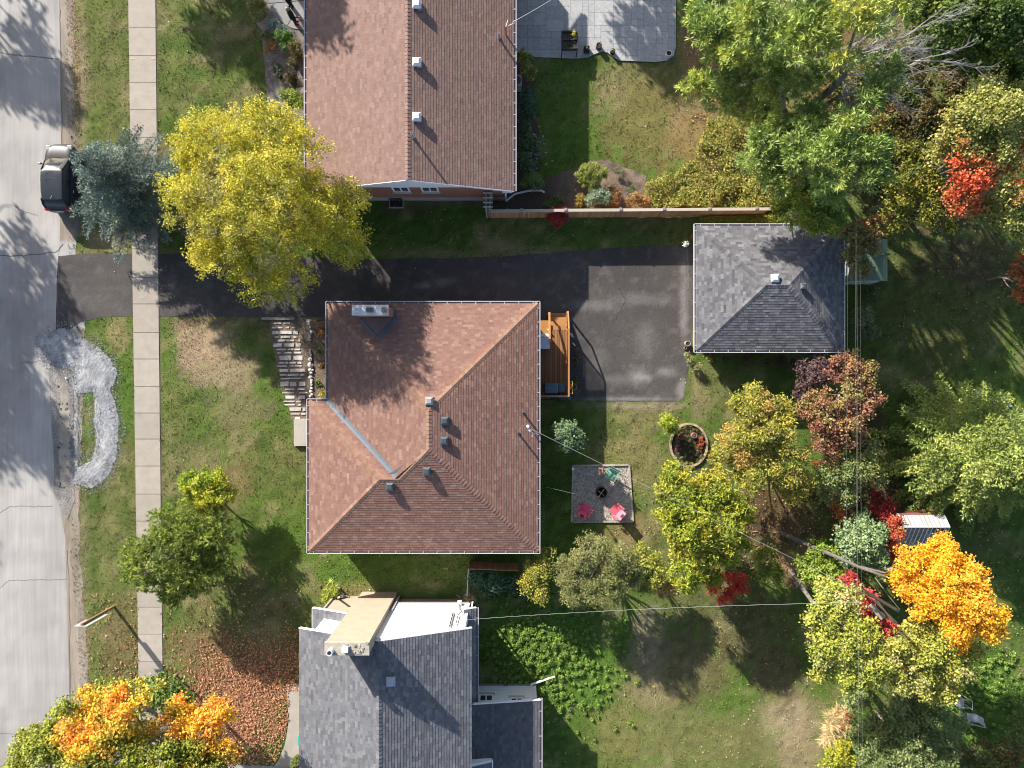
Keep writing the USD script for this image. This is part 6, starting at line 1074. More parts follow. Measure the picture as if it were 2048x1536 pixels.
plant('small_shrub', 'shrub', 'small lime-yellow shrub touching the upper left of the oval flower bed', [(1337, 843, 17, .9), (1343, 856, 14, .7), (1330, 852, 10, .7)], [(.22, .25, .02), (.14, .19, .02)], L=.14, W=.08, clump=.22, trunk=.03, seed=25)
plant('silver_willow', 'tree', 'silvery twiggy olive-green tree below the fire pit square', [(1180, 1110, 48, 3), (1225, 1120, 45, 3), (1160, 1160, 45, 2.8), (1210, 1170, 48, 3), (1245, 1160, 36, 2.6), (1145, 1185, 28, 2.2), (1130, 1140, 34, 2.3), (1258, 1128, 34, 2.5), (1160, 1195, 26, 2)], [(.155, .16, .055), (.195, .195, .075), (.12, .13, .04)], L=.11, W=.045, clump=.4, base=(1190, 1110), trunk=.1, trunkcol=(.20, .19, .17), seed=26, cov=.75, show_limbs=80)
plant('yellow_bush', 'shrub', 'yellow-leaved bush at the lower right corner of the bungalow', [(1075, 1140, 32, 2), (1095, 1115, 26, 2), (1060, 1165, 26, 1.8), (1080, 1180, 24, 1.8)], [(.25, .23, .03), (.30, .26, .05), (.17, .18, .03)], L=.12, W=.07, clump=.35, base=(1075, 1130), trunk=.06, seed=27, cov=.8)
plant('yellow_bush', 'shrub', 'pale yellow-green bush between the silvery tree and the lime-green tree', [(1285, 1115, 34, 2.4), (1270, 1145, 28, 2.2), (1310, 1140, 32, 2.2), (1290, 1165, 24, 1.8)], [(.20, .22, .03), (.26, .26, .05), (.13, .17, .03)], L=.15, W=.08, clump=.35, base=(1280, 1110), trunk=.06, seed=28)
plant('peach_shrub', 'shrub', 'peach-coloured shrub under the lower edge of the lime-green tree', [(1332, 1172, 22, 1.6), (1322, 1185, 16, 1.4), (1342, 1185, 16, 1.4)], [(.38, .24, .09), (.32, .24, .08), (.40, .20, .09)], L=.15, W=.08, clump=.28, trunk=.03, seed=29)
plant('red_shrub', 'shrub', 'crimson burning bush beside the lower service wire', [(1450, 1165, 36, 1.2), (1425, 1165, 22, 1), (1475, 1165, 22, 1), (1445, 1190, 18, .8)], [(.34, .03, .025), (.42, .05, .04), (.24, .03, .025), (.12, .07, .03)], L=.17, W=.05, clump=.3, trunk=0, seed=30, cov=.55)
plant('red_shrub', 'shrub', 'small red shrub against the cedar board fence', [(1115, 433, 20, .9), (1103, 436, 14, .8), (1128, 430, 14, .8)], [(.33, .035, .03), (.24, .03, .03), (.40, .08, .06)], L=.11, W=.05, clump=.22, trunk=0, seed=31)
plant('seedling', 'shrub', 'small green seedling on the strip of grass below the cedar fence', [(902, 478, 12, .5), (912, 472, 9, .45), (893, 482, 8, .4)], [(.14, .18, .03), (.09, .13, .03)], L=.13, W=.06, clump=.18, trunk=0, cov=.6, seed=32)
conifer('spreading_conifer', 'big yellow-green spreading conifer at the right edge', (1880, 900), 8.6, 3.9, [(.12, .155, .035), (.15, .18, .042), (.09, .12, .03), (.18, .20, .05)], seed=33, whorls=15, nb=11, droop=.22, twig=.42, nl=.20, nw=.06, sp=.12, rep=5, rise=.1, taper=.7, irregular=.3)
plant('gold_maple', 'tree', 'brilliant golden-orange maple over the greenhouse at the right', [(1840, 1130, 50, 6), (1880, 1110, 45, 6.2), (1900, 1170, 60, 6.8), (1850, 1190, 48, 6.2), (1940, 1210, 55, 7), (1970, 1240, 42, 6.8), (1910, 1250, 48, 6.6), (1820, 1170, 36, 5.6), (1870, 1090, 28, 6), (1940, 1150, 38, 6.6), (1800, 1150, 26, 5.2)], [(.52, .27, .015), (.58, .33, .02), (.46, .22, .015), (.60, .36, .04)], L=.12, W=.09, clump=.4, base=(1680, 1118), trunk=.16, trunkcol=(.14, .125, .11), seed=34)
PY = [(.22, .24, .03), (.28, .28, .05), (.17, .20, .03), (.36, .33, .12)]
plant('pale_oak', 'tree', 'pale yellow-green tree left of the golden maple at the lower right', [(1640, 1230, 42, 6), (1680, 1200, 40, 5.6), (1660, 1290, 48, 6.2), (1710, 1270, 45, 6), (1700, 1340, 48, 6), (1650, 1180, 26, 5), (1750, 1330, 42, 6), (1640, 1340, 30, 5.4)], PY, L=.15, W=.095, clump=.42, base=(1580, 1140), trunk=.14, trunkcol=(.14, .125, .11), seed=35, show_limbs=16)
plant('pale_oak', 'tree', 'pale cream-tipped tree below the golden maple at the lower right', [(1800, 1280, 45, 6), (1850, 1300, 48, 6.2), (1900, 1330, 48, 6), (1820, 1350, 48, 6), (1880, 1370, 40, 5.6), (1770, 1330, 36, 5.6), (1930, 1300, 30, 5.8), (1840, 1250, 36, 5.8)], [(.22, .23, .035), (.30, .28, .06), (.18, .19, .03), (.42, .38, .18)], L=.15, W=.095, clump=.42, base=(1690, 1205), trunk=.14, trunkcol=(.14, .125, .11), seed=36, show_limbs=16)
plant('red_creeper', 'creeper', 'crimson creeper climbing in a slanting column left of the golden maple', [(1700, 1165, 20, 3.5), (1690, 1180, 16, 3.2), (1715, 1195, 24, 4.2), (1740, 1190, 18, 4.4), (1730, 1215, 22, 4.4), (1745, 1240, 18, 4.6), (1775, 1255, 18, 4.6), (1700, 1150, 12, 3.4), (1790, 1340, 18, 4.0)], [(.36, .04, .045), (.28, .035, .04), (.44, .07, .06), (.20, .03, .03)], L=.12, W=.07, clump=.26, base=(1640, 1130), trunk=.06, seed=37)
pf = thing('timber_frame', 'weathered grey plank and rails lying in the crimson creeper', 'timber', (*at(1752, 1222, 4.8)[:2], 0))
a, b = at(1740, 1210, 5.1), at(1766, 1236, 5.1); MB().bar(a, b, .30, .06, (.30, .285, .26)).build('plank', M_WOOD, pf)
for q, w_ in (((1742, 1196, 1794, 1246), .08), ((1750, 1196, 1799, 1262), .1), ((1775, 1260, 1795, 1252), .06)): a, b = at(q[0], q[1], 4.9), at(q[2], q[3], 4.8); MB().bar(a, b, w_ * .8, .08, (.13, .10, .075)).build('rail', M_WOOD, pf)
for px, py in ((1744, 1214), (1762, 1232), (1790, 1244)): c = at(px, py, 4.75); MB().box(c[0] - .05, c[0] + .05, c[1] - .05, c[1] + .05, 0, 4.75, (.25, .2, .16)).build('post', M_WOOD, pf)
m = MB(); m.tube([(*xy(1560, 1065), 0), at(1678, 1116, 3.4), at(1722, 1136, 4.2), at(1775, 1154, 5.2)], [.13, .10, .08, .06], (.11, .10, .09), 8); m.tube([at(1722, 1134, 4.1), at(1770, 1146, 5.2), at(1790, 1138, 5.6)], [.07, .05, .02], (.11, .10, .09), 7); m.tube([at(1750, 1155, 3.5), at(1772, 1185, 4), at(1800, 1220, 4.4)], [.035, .025, .012], (.13, .12, .105), 5); m.build('leaning_trunk', M_BARK, None, 'leaning bare grey tree trunk forking above the green shrubs, left of the golden maple', 'tree trunk')
CR = [(.34, .06, .03), (.42, .12, .05), (.26, .045, .03), (.45, .20, .06)]
plant('red_creeper', 'creeper', 'orange-red creeper covering the left end of the old greenhouse', [(1788, 1040, 16, 2), (1790, 1065, 18, 2), (1788, 1090, 17, 1.9), (1795, 1110, 14, 1.8), (1800, 1060, 12, 2.1), (1785, 1115, 12, 1.5)], CR, L=.12, W=.07, clump=.24, trunk=0, seed=38)
plant('red_creeper', 'creeper', 'dark red creeper in shade above the left corner of the greenhouse', [(1765, 1025, 22, 1.4), (1745, 1015, 18, 1.2), (1780, 1010, 16, 1.3), (1750, 990, 16, 1)], [(.22, .025, .03), (.28, .04, .035), (.14, .025, .025)], L=.12, W=.07, clump=.26, trunk=0, seed=39)
plant('red_creeper', 'creeper', 'crimson tuft of creeper on the lower right panes of the greenhouse', [(1887, 1078, 13, 2), (1896, 1086, 10, 1.8)], [(.36, .03, .05), (.26, .03, .04)], L=.12, W=.07, clump=.2, trunk=0, cov=.7, seed=40)
plant('orange_shrub', 'shrub', 'orange-red shrub under the power lines, above the grey-green shrub', [(1672, 1012, 18, 1.6), (1680, 1035, 14, 1.4), (1660, 1000, 12, 1.4), (1668, 1050, 10, 1.2)], [(.36, .10, .04), (.40, .17, .05), (.28, .08, .03)], L=.14, W=.09, clump=.25, trunk=0, cov=.8, seed=41)
plant('red_shrub', 'shrub', 'tiny scarlet tuft right of the narrow-leaved tree', [(1632, 931, 9, 1.2), (1640, 928, 6, 1.2)], [(.45, .04, .03), (.40, .06, .04)], L=.11, W=.06, clump=.16, trunk=0, seed=42)
plant('mixed_shrub', 'shrub', 'loose green shrub mass under the power lines, below the mottled red tree', [(1650, 950, 32, 2.4), (1690, 940, 34, 2.6), (1725, 930, 34, 2.6), (1745, 960, 26, 2.2), (1690, 985, 28, 2.2), (1735, 900, 26, 2.4), (1650, 990, 20, 2)], [(.10, .14, .035), (.15, .18, .06), (.18, .19, .05)], L=.14, W=.08, clump=.35, base=(1665, 930), trunk=.05, cov=.8, seed=43)
plant('grey_green_shrub', 'shrub', 'round grey-green shrub beside the red creeper and greenhouse', [(1720, 1085, 42, 2.6), (1690, 1070, 30, 2.4), (1745, 1070, 30, 2.4), (1740, 1110, 34, 2.4), (1700, 1115, 30, 2.4), (1720, 1040, 20, 2)], [(.14, .20, .085), (.19, .25, .12), (.10, .15, .06)], L=.15, W=.10, clump=.35, base=(1690, 1075), trunk=.06, seed=44)
plant('lime_shrub', 'shrub', 'spreading lime-green shrub left of the crimson creeper column', [(1640, 1110, 34, 2), (1665, 1140, 32, 2.2), (1620, 1145, 28, 1.8), (1650, 1165, 30, 2), (1690, 1130, 22, 2.2), (1605, 1125, 18, 1.6)], [(.14, .20, .025), (.19, .24, .04), (.10, .15, .02)], L=.13, W=.085, clump=.32, trunk=.05, seed=45)
plant('lime_shrub', 'shrub', 'small yellow-green shrub in the shade below the lime-green tree, right of the crimson bush', [(1530, 1115, 26, 1.6), (1545, 1140, 22, 1.5), (1520, 1140, 18, 1.4), (1555, 1160, 12, 1.2)], [(.16, .19, .03), (.22, .22, .03), (.10, .14, .02)], L=.15, W=.08, clump=.3, trunk=.03, seed=46)
plant('grey_thicket', 'shrub', 'large grey-green thicket at the bottom right beside the sun lounger', [(1780, 1440, 60, 3), (1840, 1430, 55, 3), (1800, 1500, 65, 3.4), (1870, 1480, 50, 2.8), (1740, 1480, 45, 2.8), (1860, 1530, 50, 3), (1760, 1540, 50, 3), (1900, 1440, 28, 2), (1810, 1390, 35, 2.6), (1710, 1400, 30, 2.4)], [(.12, .155, .05), (.17, .20, .075), (.085, .12, .035), (.20, .21, .06)], L=.13, W=.075, clump=.42, base=(1750, 1420), trunk=.08, seed=47)
plant('dark_thicket', 'shrub', 'dark shrubs in the bottom right corner of the photo', [(1960, 1510, 40, 1.4), (2010, 1490, 38, 1.4), (2030, 1540, 45, 1.5), (1930, 1540, 35, 1.4), (2040, 1450, 25, 1)], [(.07, .10, .025), (.10, .11, .03), (.13, .08, .03)], L=.14, W=.08, clump=.35, trunk=0, cov=.7, seed=48)
plant('yellow_bush', 'shrub', 'bright yellow bush at the bottom edge beside the power lines', [(1670, 1510, 28, 1.6), (1655, 1535, 24, 1.6), (1685, 1490, 18, 1.4), (1690, 1530, 22, 1.5)], [(.27, .26, .025), (.20, .22, .025)], L=.12, W=.07, clump=.28, trunk=.03, seed=49)
plant('dry_grass_clump', 'grass clump', 'tall straw-coloured grass clump at the edge of the lower right thicket', [(1668, 1440, 24, .7), (1660, 1465, 22, .6), (1680, 1420, 18, .6)], [(.34, .26, .14), (.28, .21, .10), (.38, .30, .17)], L=.5, W=.025, clump=.3, trunk=0, seed=50, burst=True, cov=.5)
plant('red_creeper', 'creeper', 'thin rusty-red creeper strands between straw grass and thicket', [(1695, 1430, 10, 1.4), (1692, 1455, 10, 1.2), (1705, 1460, 9, 1.2), (1735, 1445, 8, 1.6)], [(.28, .06, .03), (.22, .05, .03)], L=.11, W=.06, clump=.2, trunk=0, cov=.7, seed=51)
plant('serviceberry', 'tree', 'small round grey-green tree behind the bungalow below the deck', [(1140, 868, 30, 2.2), (1125, 855, 22, 2), (1155, 880, 22, 2), (1135, 890, 20, 1.8)], [(.10, .16, .08), (.14, .20, .10), (.075, .12, .055)], L=.11, W=.07, clump=.28, base=(1138, 866), trunk=.05, seed=52, cov=.8)
plant('fern_bush', 'shrub', 'yellow-green frond bush between patio and air conditioner', [(1052, 125, 16, 1), (1058, 145, 15, .9), (1046, 112, 12, .9), (1064, 152, 10, .7)], [(.17, .19, .05), (.22, .22, .06), (.11, .14, .035)], L=.22, W=.045, clump=.28, trunk=0, seed=53, burst=True)
plant('laurel_bush', 'shrub', 'rounded dark green bush just below the air conditioner', [(1055, 208, 22, 1), (1050, 190, 16, .9), (1060, 225, 16, .9)], [(.035, .08, .04), (.05, .10, .05)], L=.12, W=.07, clump=.28, trunk=0, seed=54)
plant('hydrangea', 'shrub', 'dark green bush with white flowers along the right wall of the gable house', [(1048, 258, 18, .9), (1055, 285, 20, 1), (1070, 300, 16, .9), (1048, 315, 18, .9), (1075, 275, 12, .8), (1060, 330, 16, .8)], [(.04, .085, .035), (.055, .10, .045), (.07, .11, .04)], L=.13, W=.08, clump=.28, trunk=0, seed=55)
m = MB()
for k in range(46): c = at(rng.normal(1073, 14), rng.normal(295, 22), 1.05); clump_at(m, c, .06, 7, [(.5, .5, .48), (.44, .44, .42)], .05, .045, seed=600 + k)
m.build('hydrangea_flowers', M_LEAF, '/World/hydrangea')
plant('boxwood', 'shrub', 'neatly clipped round green bush at the lower right corner of the gable house', [(1066, 363, 22, .7)], [(.06, .12, .03), (.09, .15, .035), (.12, .18, .04)], L=.08, W=.055, clump=.2, trunk=0, seed=56, cov=1.5)
plant('boxwood', 'shrub', 'largest rounded yellow-green bush in the mulch bed below the lawn', [(1170, 352, 24, .7), (1195, 350, 23, .7), (1182, 362, 22, .7)], [(.15, .18, .03), (.20, .21, .04), (.10, .13, .03)], L=.08, W=.05, clump=.2, trunk=0, seed=57, cov=1.4)
plant('silver_bush', 'shrub', 'silvery green rounded bush in the mulch bed against the cedar fence', [(1196, 392, 20, .7), (1210, 398, 16, .65), (1185, 400, 14, .6)], [(.16, .21, .13), (.21, .26, .17), (.12, .16, .09)], L=.10, W=.06, clump=.2, trunk=0, seed=58, cov=1.3)
plant('gold_bush', 'shrub', 'small old-gold bush left of the silvery bush by the cedar fence', [(1161, 400, 13, .5), (1158, 408, 10, .5)], [(.23, .17, .04), (.18, .14, .03)], L=.08, W=.05, clump=.16, trunk=0, seed=59)
plant('orange_shrub', 'shrub', 'orange-brown shrub right of the silvery bush', [(1232, 388, 14, .5), (1226, 405, 12, .5), (1222, 380, 9, .4)], [(.28, .12, .045), (.22, .10, .04), (.16, .12, .04)], L=.09, W=.05, clump=.18, trunk=0, seed=60, cov=.8)
plant('orange_shrub', 'shrub', 'wider orange shrub against the cedar fence where the yellow ground cover begins', [(1270, 400, 18, .5), (1290, 402, 14, .5), (1255, 405, 10, .4)], [(.28, .13, .045), (.24, .14, .05), (.20, .14, .04)], L=.09, W=.05, clump=.18, trunk=0, seed=61, cov=.8)
plant('bed_plant', 'shrub', 'low bright green plant at the foot of the cedar fence, left part', [(1110, 404, 12, .4), (1098, 408, 9, .35), (1122, 402, 8, .35)], [(.08, .14, .03), (.06, .11, .025)], L=.12, W=.05, clump=.16, trunk=0, seed=62)
for k, (px, py, lab) in enumerate([(1232, 344, 'tiny grey-green tuft in the bare mulch, left one of the upper pair'), (1246, 347, 'tiny grey-green tuft in the bare mulch, right one of the upper pair'), (1263, 379, 'tiny green tuft in the bare mulch above the wide orange shrub')]): plant('bed_plant', 'shrub', lab, [(px, py, 7 + 2 * (k == 2), .25)], [(.09, .12, .05), (.12, .14, .07)], L=.10, W=.03, clump=.12, trunk=0, seed=63 + k, cov=.7)
plant('hedge', 'hedge', 'clipped olive-green hedge at the top edge left of the front walk', [(505, -10, 18, .7), (512, 12, 19, .7), (518, 32, 17, .7), (498, -30, 18, .7)], [(.14, .155, .035), (.18, .18, .045), (.10, .12, .03)], L=.07, W=.045, clump=.18, trunk=0, seed=66, cov=1.5)
for k, (lab, lb, pl_, nm) in enumerate([('silver-leaved low plant at the edge of the front walk', [(550, 52, 16, .4), (562, 58, 12, .4)], [(.20, .25, .22), (.15, .19, .16)], 'silver_plant'), ('fresh green juniper below the front walk', [(565, 78, 18, .7), (580, 80, 18, .7), (572, 92, 14, .6)], [(.06, .12, .02), (.08, .14, .025)], 'juniper'), ('grey-brown low shrub left of the green juniper', [(535, 72, 14, .4), (545, 82, 12, .4)], [(.13, .13, .06), (.10, .10, .05)], 'low_shrub'),
        ('round rust-orange shrub in the front bed of the gable house', [(543, 100, 15, .5)], [(.26, .13, .05), (.20, .10, .04), (.22, .16, .05)], 'rust_shrub'), ('olive and bronze shrub against the front wall of the gable house', [(590, 95, 14, .8), (592, 118, 16, .8), (588, 135, 12, .7)], [(.13, .115, .04), (.17, .14, .05), (.10, .09, .03)], 'bronze_shrub'), ('dark brown-green shrub below the bronze shrub', [(585, 158, 15, .7), (593, 168, 12, .6)], [(.11, .085, .035), (.08, .07, .03)], 'bronze_shrub'), ('dark twiggy low shrub in the grey mulch of the front bed', [(557, 143, 14, .4), (562, 152, 10, .4)], [(.04, .045, .03), (.06, .06, .04)], 'low_shrub'), ('large-leaved lime plant above the yellow tree by the front wall', [(572, 190, 16, .7), (590, 195, 16, .8), (598, 212, 14, .8), (580, 210, 12, .7)], [(.14, .20, .025), (.20, .24, .03), (.08, .13, .04)], 'lime_plant')]):
    plant(nm, 'shrub', lab, lb, pl_, L=.10, W=.055, clump=.2, trunk=0, seed=70 + k, cov=1.0)
plant('dark_yew', 'shrub', 'dark bluish-green shrub hiding the space below the short board fence', [(960, 1155, 24, .9), (990, 1160, 26, 1), (1020, 1165, 22, .9), (975, 1175, 20, .7), (1040, 1180, 16, .8)], [(.03, .065, .035), (.045, .085, .045)], L=.14, W=.08, clump=.3, trunk=0, seed=80)
plant('dry_shrub', 'shrub', 'straw-brown twiggy shrub at the upper right corner of the grey house', [(942, 1200, 12, .8), (950, 1210, 9, .6), (935, 1192, 8, .8)], [(.30, .22, .15), (.22, .16, .10)], L=.12, W=.03, clump=.18, trunk=0, seed=81, cov=.5)
plant('daylily', 'shrub', 'yellow-green strap-leaved clump at the upper left corner of the grey house', [(664, 1180, 14, .4), (658, 1195, 11, .35)], [(.22, .24, .04), (.16, .20, .04)], L=.35, W=.04, clump=.2, trunk=0, seed=82, burst=True, cov=.6)
plant('wall_shrubs', 'shrub', 'dark leafy weeds along the lower wall of the garage', [(1420, 716, 10, .6), (1450, 718, 9, .5), (1490, 720, 11, .6), (1530, 722, 12, .7), (1560, 724, 14, .8), (1590, 728, 16, 1)], [(.04, .065, .02), (.09, .09, .02), (.06, .045, .03)], L=.12, W=.07, clump=.25, trunk=0, seed=83)
plant('corner_weeds', 'shrub', 'pale green weeds at the lower left corner of the garage', [(1380, 722, 11, .35), (1393, 735, 10, .3), (1372, 712, 7, .3)], [(.17, .19, .07), (.22, .20, .08)], L=.10, W=.05, clump=.16, trunk=0, seed=84, cov=.8)
x, y = xy(1370, 489, .8); t = plant('white_flower_plant', 'plant', 'plant with white flower heads at the upper left corner of the garage', [(1370, 490, 7, .8)], [(.5, .5, .47), (.4, .42, .36), (.1, .14, .05)], L=.08, W=.06, clump=.15, trunk=.02, seed=85)
plant('red_flower_pot', 'plant', 'small scarlet flowers beside the upper left corner of the garage', [(1384, 472, 4, .5)], [(.5, .03, .03), (.07, .1, .03)], L=.06, W=.05, clump=.1, trunk=.02, seed=86)
pot(1376, 687, .16, .3, .012, (.36, .30, .28), 'pale round pot by the lower left corner of the garage', None); pot(1371, 696, .08, .15, .012, (.36, .22, .18), 'smaller reddish pot next to the pale pot by the garage', None)
for k, (zx, zy, col, lab) in enumerate([(665, 255, (.24, .11, .03), 'rusty orange plant near the top of the front wall bed'), (660, 445, (.06, .11, .02), 'dark green leafy plant in the middle of the front wall bed'), (690, 610, (.18, .10, .035), 'bronze plant low in the front wall bed'), (640, 820, (.07, .10, .035), 'loose green plant at the lower end of the rock edging'), (685, 925, (.40, .34, .02), 'bright yellow flowers in the inner corner of the bungalow roof')]): plant('bed_plant', 'plant', lab, [(ZX(zx), ZY(zy), 8 + 2 * (k == 3), .3)], [col, np.array(col) * .7], L=.11, W=.06, clump=.13, trunk=0, seed=90 + k)
# trees outside the frame whose shadows fall across the road, lawn and roofs
OFF = [(.10, .13, .025), (.14, .16, .03)]
for k, (px, py, R_, z, lab) in enumerate([(-290, 170, 110, 6.5, 'upper street tree across the road, left of the photo'), (-330, 380, 130, 6.5, 'middle street tree across the road, left of the photo'), (-250, -260, 80, 6.5, 'uppermost street tree across the road, left of the photo'), (-420, 620, 90, 6, 'lower street tree across the road, left of the photo')]):
    plant('street_tree', 'tree', lab, [(1024 + (px + dx * R_ - 1024) * H / (H - z - dz_), 768 + (py + dy * R_ - 768) * H / (H - z - dz_), R_ * .62 * H / (H - z - dz_), z + dz_) for dx, dy, dz_ in ((0, 0, 1), (.5, .3, 0), (-.5, .2, 0), (.2, -.5, -.5), (-.2, .5, -.5))], OFF, L=.3, W=.2, clump=.8, trunk=.2, seed=110 + k, cov=.8)
for k, (px, py, R_, z, lab) in enumerate([(215, -290, 85, 5.5, 'front garden tree above the top edge, left of the gable house'), (425, -235, 105, 7.5, 'front garden tree above the top edge, nearest the gable house'), (1075, -330, 120, 6, 'back garden tree above the top edge behind the patio')]):
    plant('garden_tree', 'tree', lab, [(1024 + (px + dx * R_ - 1024) * H / (H - z - dz_), 768 + (py + dy * R_ - 768) * H / (H - z - dz_), R_ * .62 * H / (H - z - dz_), z + dz_) for dx, dy, dz_ in ((0, 0, 1.2), (.5, .3, 0), (-.5, .2, 0), (.2, -.5, -.5), (-.2, .5, -.5))], OFF, L=.26, W=.18, clump=.7, trunk=.18, seed=120 + k, cov=.9)
# ---------------------------------------------------------------- overhead wires
up_ = thing('utility_pole', 'wooden utility pole wrapped in creeper where both service wires meet', 'utility pole', (*xy(1640, 1130), 0))
pb = np.array([*xy(1640, 1130), 0.]); MB().tube([pb, pb + [0, 0, 8.4]], [.11, .08], (.035, .028, .022), 10).build('pole', M_WOOD, up_); ptop = pb + [0, 0, 8.2]
def wire(lab, pts, sag=.3, r=.009, col=(.22, .22, .22), grp=None):
    P = np.array(pts, float); t = np.linspace(0, 1, 24)[:, None]; p = P[0] + (P[1] - P[0]) * t - np.array([0, 0, 1]) * 4 * sag * t * (1 - t)
    MB().tube(p, r, col, 5).build('overhead_wire', M_METAL, None, lab, 'wire', grp)
wire('service wire from the bungalow roof running down right over the fire pit', [MAST - [-.1, .1, .15], at(1500, 1075, 6.6)], .15)
wire('continuation of the bungalow service wire beyond the lime-green tree', [at(1500, 1075, 6.6), at(1735, 1190, 8.0)], .05)
wire('service wire from the grey house running right below the crimson bush', [at(926, 1240, 5.0), at(1728, 1205, 8.0)], .45)
wire('thin wire crossing the dark lawn left of the fire pit', [at(1092, 974, 2.4), at(1150, 988, 2.2)], .02, .008)
wire('service wire from the gable house roof over the patio', [at(1024, 45, 4.2), at(1115, -8, 5.4)], .05, .012, (.08, .08, .08))
for k, (x0, x1, h, lab) in enumerate([(1702, 1690, 8.0, 'leftmost of the power lines running from top to bottom at the right'), (1708, 1720, 8.3, 'second of the power lines from the left at the right'), (1714, 1719, 8.6, 'third of the power lines from the left at the right'), (1719, 1727, 8.0, 'rightmost of the power lines at the right')]): wire(lab, [at(x0, -150, h), at(x1, 1700, h)], .1, .004 if k in (0, 3) else .005, (.13, .127, .11), 'power lines at the right')

# ---------------------------------------------------------------- grass blades, ground cover and fallen leaves
hard = unary_union([road_pg.buffer(.02), apron_pg, drive_pg, patio_pg, fpg, fb2, eb, mud_pg, wk, fw, shapely.union_all([Polygon([(*xy(257 + .0152 * a, a),), (*xy(311 + .0108 * a, a),), (*xy(311 + .0108 * b, b),), (*xy(257 + .0152 * b, b),)]) for a, b in ((-200, 1700),)]),
    poly([(455, 1529), (600, 1533), (600, 1580), (450, 1580)]), sbox(XW + .3, YS + .4, XE - .3, YN - .4), sbox(XWW + .3, YS + .4, XW + 1, YF - .3), sbox(tw + .4, ts + .2, te - .4, 40), sbox(-10.4, -40, -2.3, -12.3), sbox(-2.3, -40, 1.45, -17.6), sbox(gw + .2, gs + .2, ge - .2, gn - .2), Point(*ce).buffer(1.1), sbox(deck and 1.0, -.7, 3.2, 3.2)])
heavy = unary_union([heap_pg.buffer(-.12), shoulder_pg.buffer(-.5), bedpg.buffer(-.1), Polygon([(gx0, prof[3][0]), (gx1, prof[3][0]), (gx1, back[2][0]), (gx0, back[2][0])])])
hard = hard.union(heavy); shapely.prepare(hard)
rg = np.random.default_rng(99); N = 230000
Q = np.column_stack([rg.uniform(-31.5, 31.5, N), rg.uniform(-23.8, 23.8, N)]); Q = Q[~shapely.contains_xy(hard, Q[:, 0], Q[:, 1])]
q3 = np.column_stack([Q, 0 * Q[:, 0]]); qc = ground_colour(Q[:, 0], Q[:, 1]); px, py = 1024 + Q[:, 0] * S0, 768 - Q[:, 1] * S0; tuft = meshkit.fbm(q3 * 1.9, 3, 81)
weedy = np.clip(1.2 - np.sqrt(((px - 1120) / 170) ** 2 + ((py - 1310) / 130) ** 2), 0, 1) + np.clip(1.2 - np.sqrt(((px - 1960) / 110) ** 2 + ((py - 1370) / 130) ** 2), 0, 1)
bare = (qc[:, 0] > qc[:, 1] * 1.45) * 1.0; keep = rg.uniform(size=len(Q)) < (.6 + .8 * np.clip(tuft - .25, 0, 1)) * (1 - .5 * bare); Q, qc, tuft, weedy = Q[keep], qc[keep], tuft[keep], weedy[keep]
size = rg.lognormal(0, .25, len(Q)) * (.8 + .5 * np.clip(tuft - .35, 0, 1) + weedy * .5); qc = qc * (1.2 + rg.normal(0, .25, (len(Q), 1))) * (1 + rg.normal(0, .05, (len(Q), 3))); dry = rg.uniform(size=len(Q)) < .07; qc[dry] = np.array([.25, .205, .11]) * rg.uniform(.7, 1.2, (dry.sum(), 1))
nb_ = 2; k = np.repeat(np.arange(len(Q)), nb_); n = len(k); a = rg.uniform(0, 6.283, n); P = Q[k] + rg.normal(0, .028, (n, 2)) * size[k][:, None]
h = .055 * size[k] * rg.uniform(.5, 1.3, n); w = .026 * size[k] * rg.uniform(.6, 1.3, n); ln_ = h * rg.uniform(.3, 1.3, n); b = rg.uniform(0, 6.283, n); col = qc[k] * (1 + rg.normal(0, .14, (n, 1)))
dx, dy = np.cos(a) * w, np.sin(a) * w; v = np.stack([np.column_stack([P[:, 0] - dx, P[:, 1] - dy, 0 * a + .002]), np.column_stack([P[:, 0] + dx, P[:, 1] + dy, 0 * a + .002]), np.column_stack([P[:, 0] + np.cos(b) * ln_, P[:, 1] + np.sin(b) * ln_, h])], 1)
MB().add(v.reshape(-1, 3), np.arange(3 * n).reshape(-1, 3), np.repeat(col, 3, 0)).build('grass', M_BLADE, None, 'mown and weedy grass of the lawns and verges', 'grass', kind='stuff')
m = MB(); rw = np.random.default_rng(123)
for cx1, cy1, sx_, sy_, nn in ((1110, 1320, 70, 60, 330), (1040, 1280, 25, 45, 90), (1960, 1370, 45, 60, 170)):
    for k in range(nn):
        x, y = xy(rw.normal(cx1, sx_), rw.normal(cy1, sy_))
        if not shapely.contains_xy(hard, x, y): s_ = rw.uniform(.1, .24); clump_at(m, (x, y, s_ * .35), s_, int(22 + 200 * s_), np.array([(.11, .18, .03), (.14, .21, .036), (.17, .225, .045), (.085, .145, .028)]) * rw.uniform(.8, 1.2), .10, .06, seed=int(rw.integers(1e6)))
m.build('weeds', M_LEAF, None, 'tussocky bright green weeds in the back garden of the grey house and by the sun lounger', 'weeds', kind='stuff')
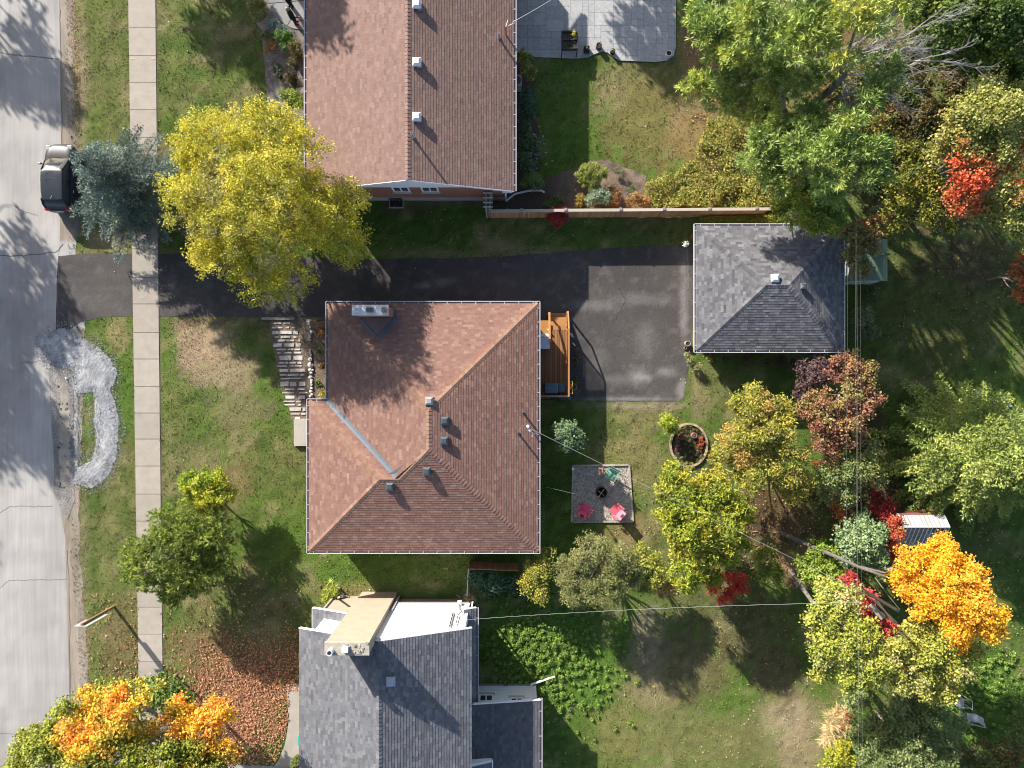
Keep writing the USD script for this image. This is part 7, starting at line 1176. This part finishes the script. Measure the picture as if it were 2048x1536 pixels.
def scatter_leaves(name, lab, pg, n, pal, L, W, z=(.03, .07), up=1.2, seed=0, dens=None, zfn=None):
    r_ = np.random.default_rng(seed); x0, y0, x1, y1 = pg.bounds; p = r_.uniform((x0, y0), (x1, y1), (n, 2)); k = shapely.contains_xy(pg, p[:, 0], p[:, 1])
    if dens: k &= r_.uniform(size=n) < dens(1024 + p[:, 0] * S0, 768 - p[:, 1] * S0)
    p = p[k]; q = np.column_stack([p, r_.uniform(*z, len(p)) * (zfn(p) if zfn else 1)]); m = MB(); add_leaves(m, q, nrm(r_.normal(size=(len(p), 3)) * .45 + [0, 0, up]), L, W, pick(pal, r_, len(p)) * (1 + r_.normal(0, .15, (len(p), 1))), r_, .2); m.build(name, M_LEAF, None, lab, 'leaves', kind='stuff')
scatter_leaves('fallen_leaves', 'copper fallen leaves lying thick on the lower left lawn', poly([(165, 1180), (276, 1180), (282, 1400), (170, 1400)]).union(poly([(322, 1150), (596, 1110), (600, 1380), (580, 1380), (578, 1440), (560, 1510), (545, 1530), (330, 1530)])), 24000, [(.34, .17, .10), (.42, .22, .14), (.28, .13, .075), (.36, .20, .10), (.22, .10, .06)], .11, .075, seed=1,
    dens=lambda x, y: np.clip(np.where(x < 290, .06 + .5 * np.clip((y - 1230) / 150, 0, 1) * np.exp(-np.abs(x - 270) / 25), .02 + .95 * np.clip((y - 1230 - (x < 400) * 30 - np.clip(440 - x, 0, 100) * .6) / 110, 0, 1) ** 1.3 + .03), 0, 1))
free = sbox(-24, -22.6, 30.2, 22.6).difference(unary_union([road_pg, patio_pg, drive_pg.buffer(-.6)]))
scatter_leaves('fallen_leaves', 'scattered yellow and tan fallen leaves on lawns and driveway edges', free, 9000, [(.36, .30, .12), (.40, .30, .15), (.30, .22, .08), (.45, .38, .2)], .09, .06, seed=2, z=(.03, .08), dens=lambda x, y: .05 + .75 * np.exp(-((x - 900) / 220) ** 2 - ((y - 455) / 50) ** 2) + .6 * (x > 1420) * (y > 1000) + .35 * (x > 1720) * (y > 450) + .15 * (x > 560) * (x < 1100) * (y > 1100))
scatter_leaves('fallen_leaves', 'russet leaf litter under the trees at the right', poly([(1480, 960), (1640, 940), (1800, 960), (1800, 1150), (1600, 1180), (1480, 1160)]).union(poly([(1360, 40), (1700, 100), (1700, 260), (1500, 320), (1380, 240)])), 9000, [(.26, .13, .06), (.20, .10, .05), (.32, .22, .10), (.15, .08, .045)], .11, .08, seed=3)
gcp = wobble([(1285, 416), (1285, 372), (1310, 352), (1345, 350), (1380, 320), (1400, 280), (1420, 235), (1450, 225), (1520, 260), (1560, 330), (1560, 416)], .28, .3, 91)
scatter_leaves('ground_cover', 'yellow-green leafy ground cover between the lawn and the cedar fence', gcp, 34000, [(.23, .23, .045), (.17, .19, .035), (.28, .26, .06), (.11, .14, .025), (.27, .19, .055)], .12, .08, z=(.08, .45), up=.9, seed=4, zfn=lambda p: .25 + 1.3 * meshkit.fbm(np.column_stack([p * 1.1, 0 * p[:, 0]]), 3, 94), dens=lambda x, y: .1 + .9 * np.clip(meshkit.fbm(np.stack([x * .035, y * .035, 0 * x], -1), 4, 92) * 4 - 1.3, 0, 1))
scatter_leaves('ground_cover', 'yellow-green weeds in the gap between fence and garage', poly([(1395, 438), (1560, 434), (1560, 447), (1400, 446)]), 3000, [(.15, .15, .02), (.09, .10, .02), (.22, .19, .03)], .11, .07, z=(.1, .7), up=.7, seed=5)
scatter_leaves('fallen_leaves', 'thin drift of russet leaves on the road shoulder at the upper left', poly([(138, 0), (155, 0), (160, 260), (145, 260)]), 900, [(.28, .17, .10), (.34, .22, .13)], .07, .05, seed=6, z=(.01, .03), dens=lambda x, y: .5 + 0 * x)
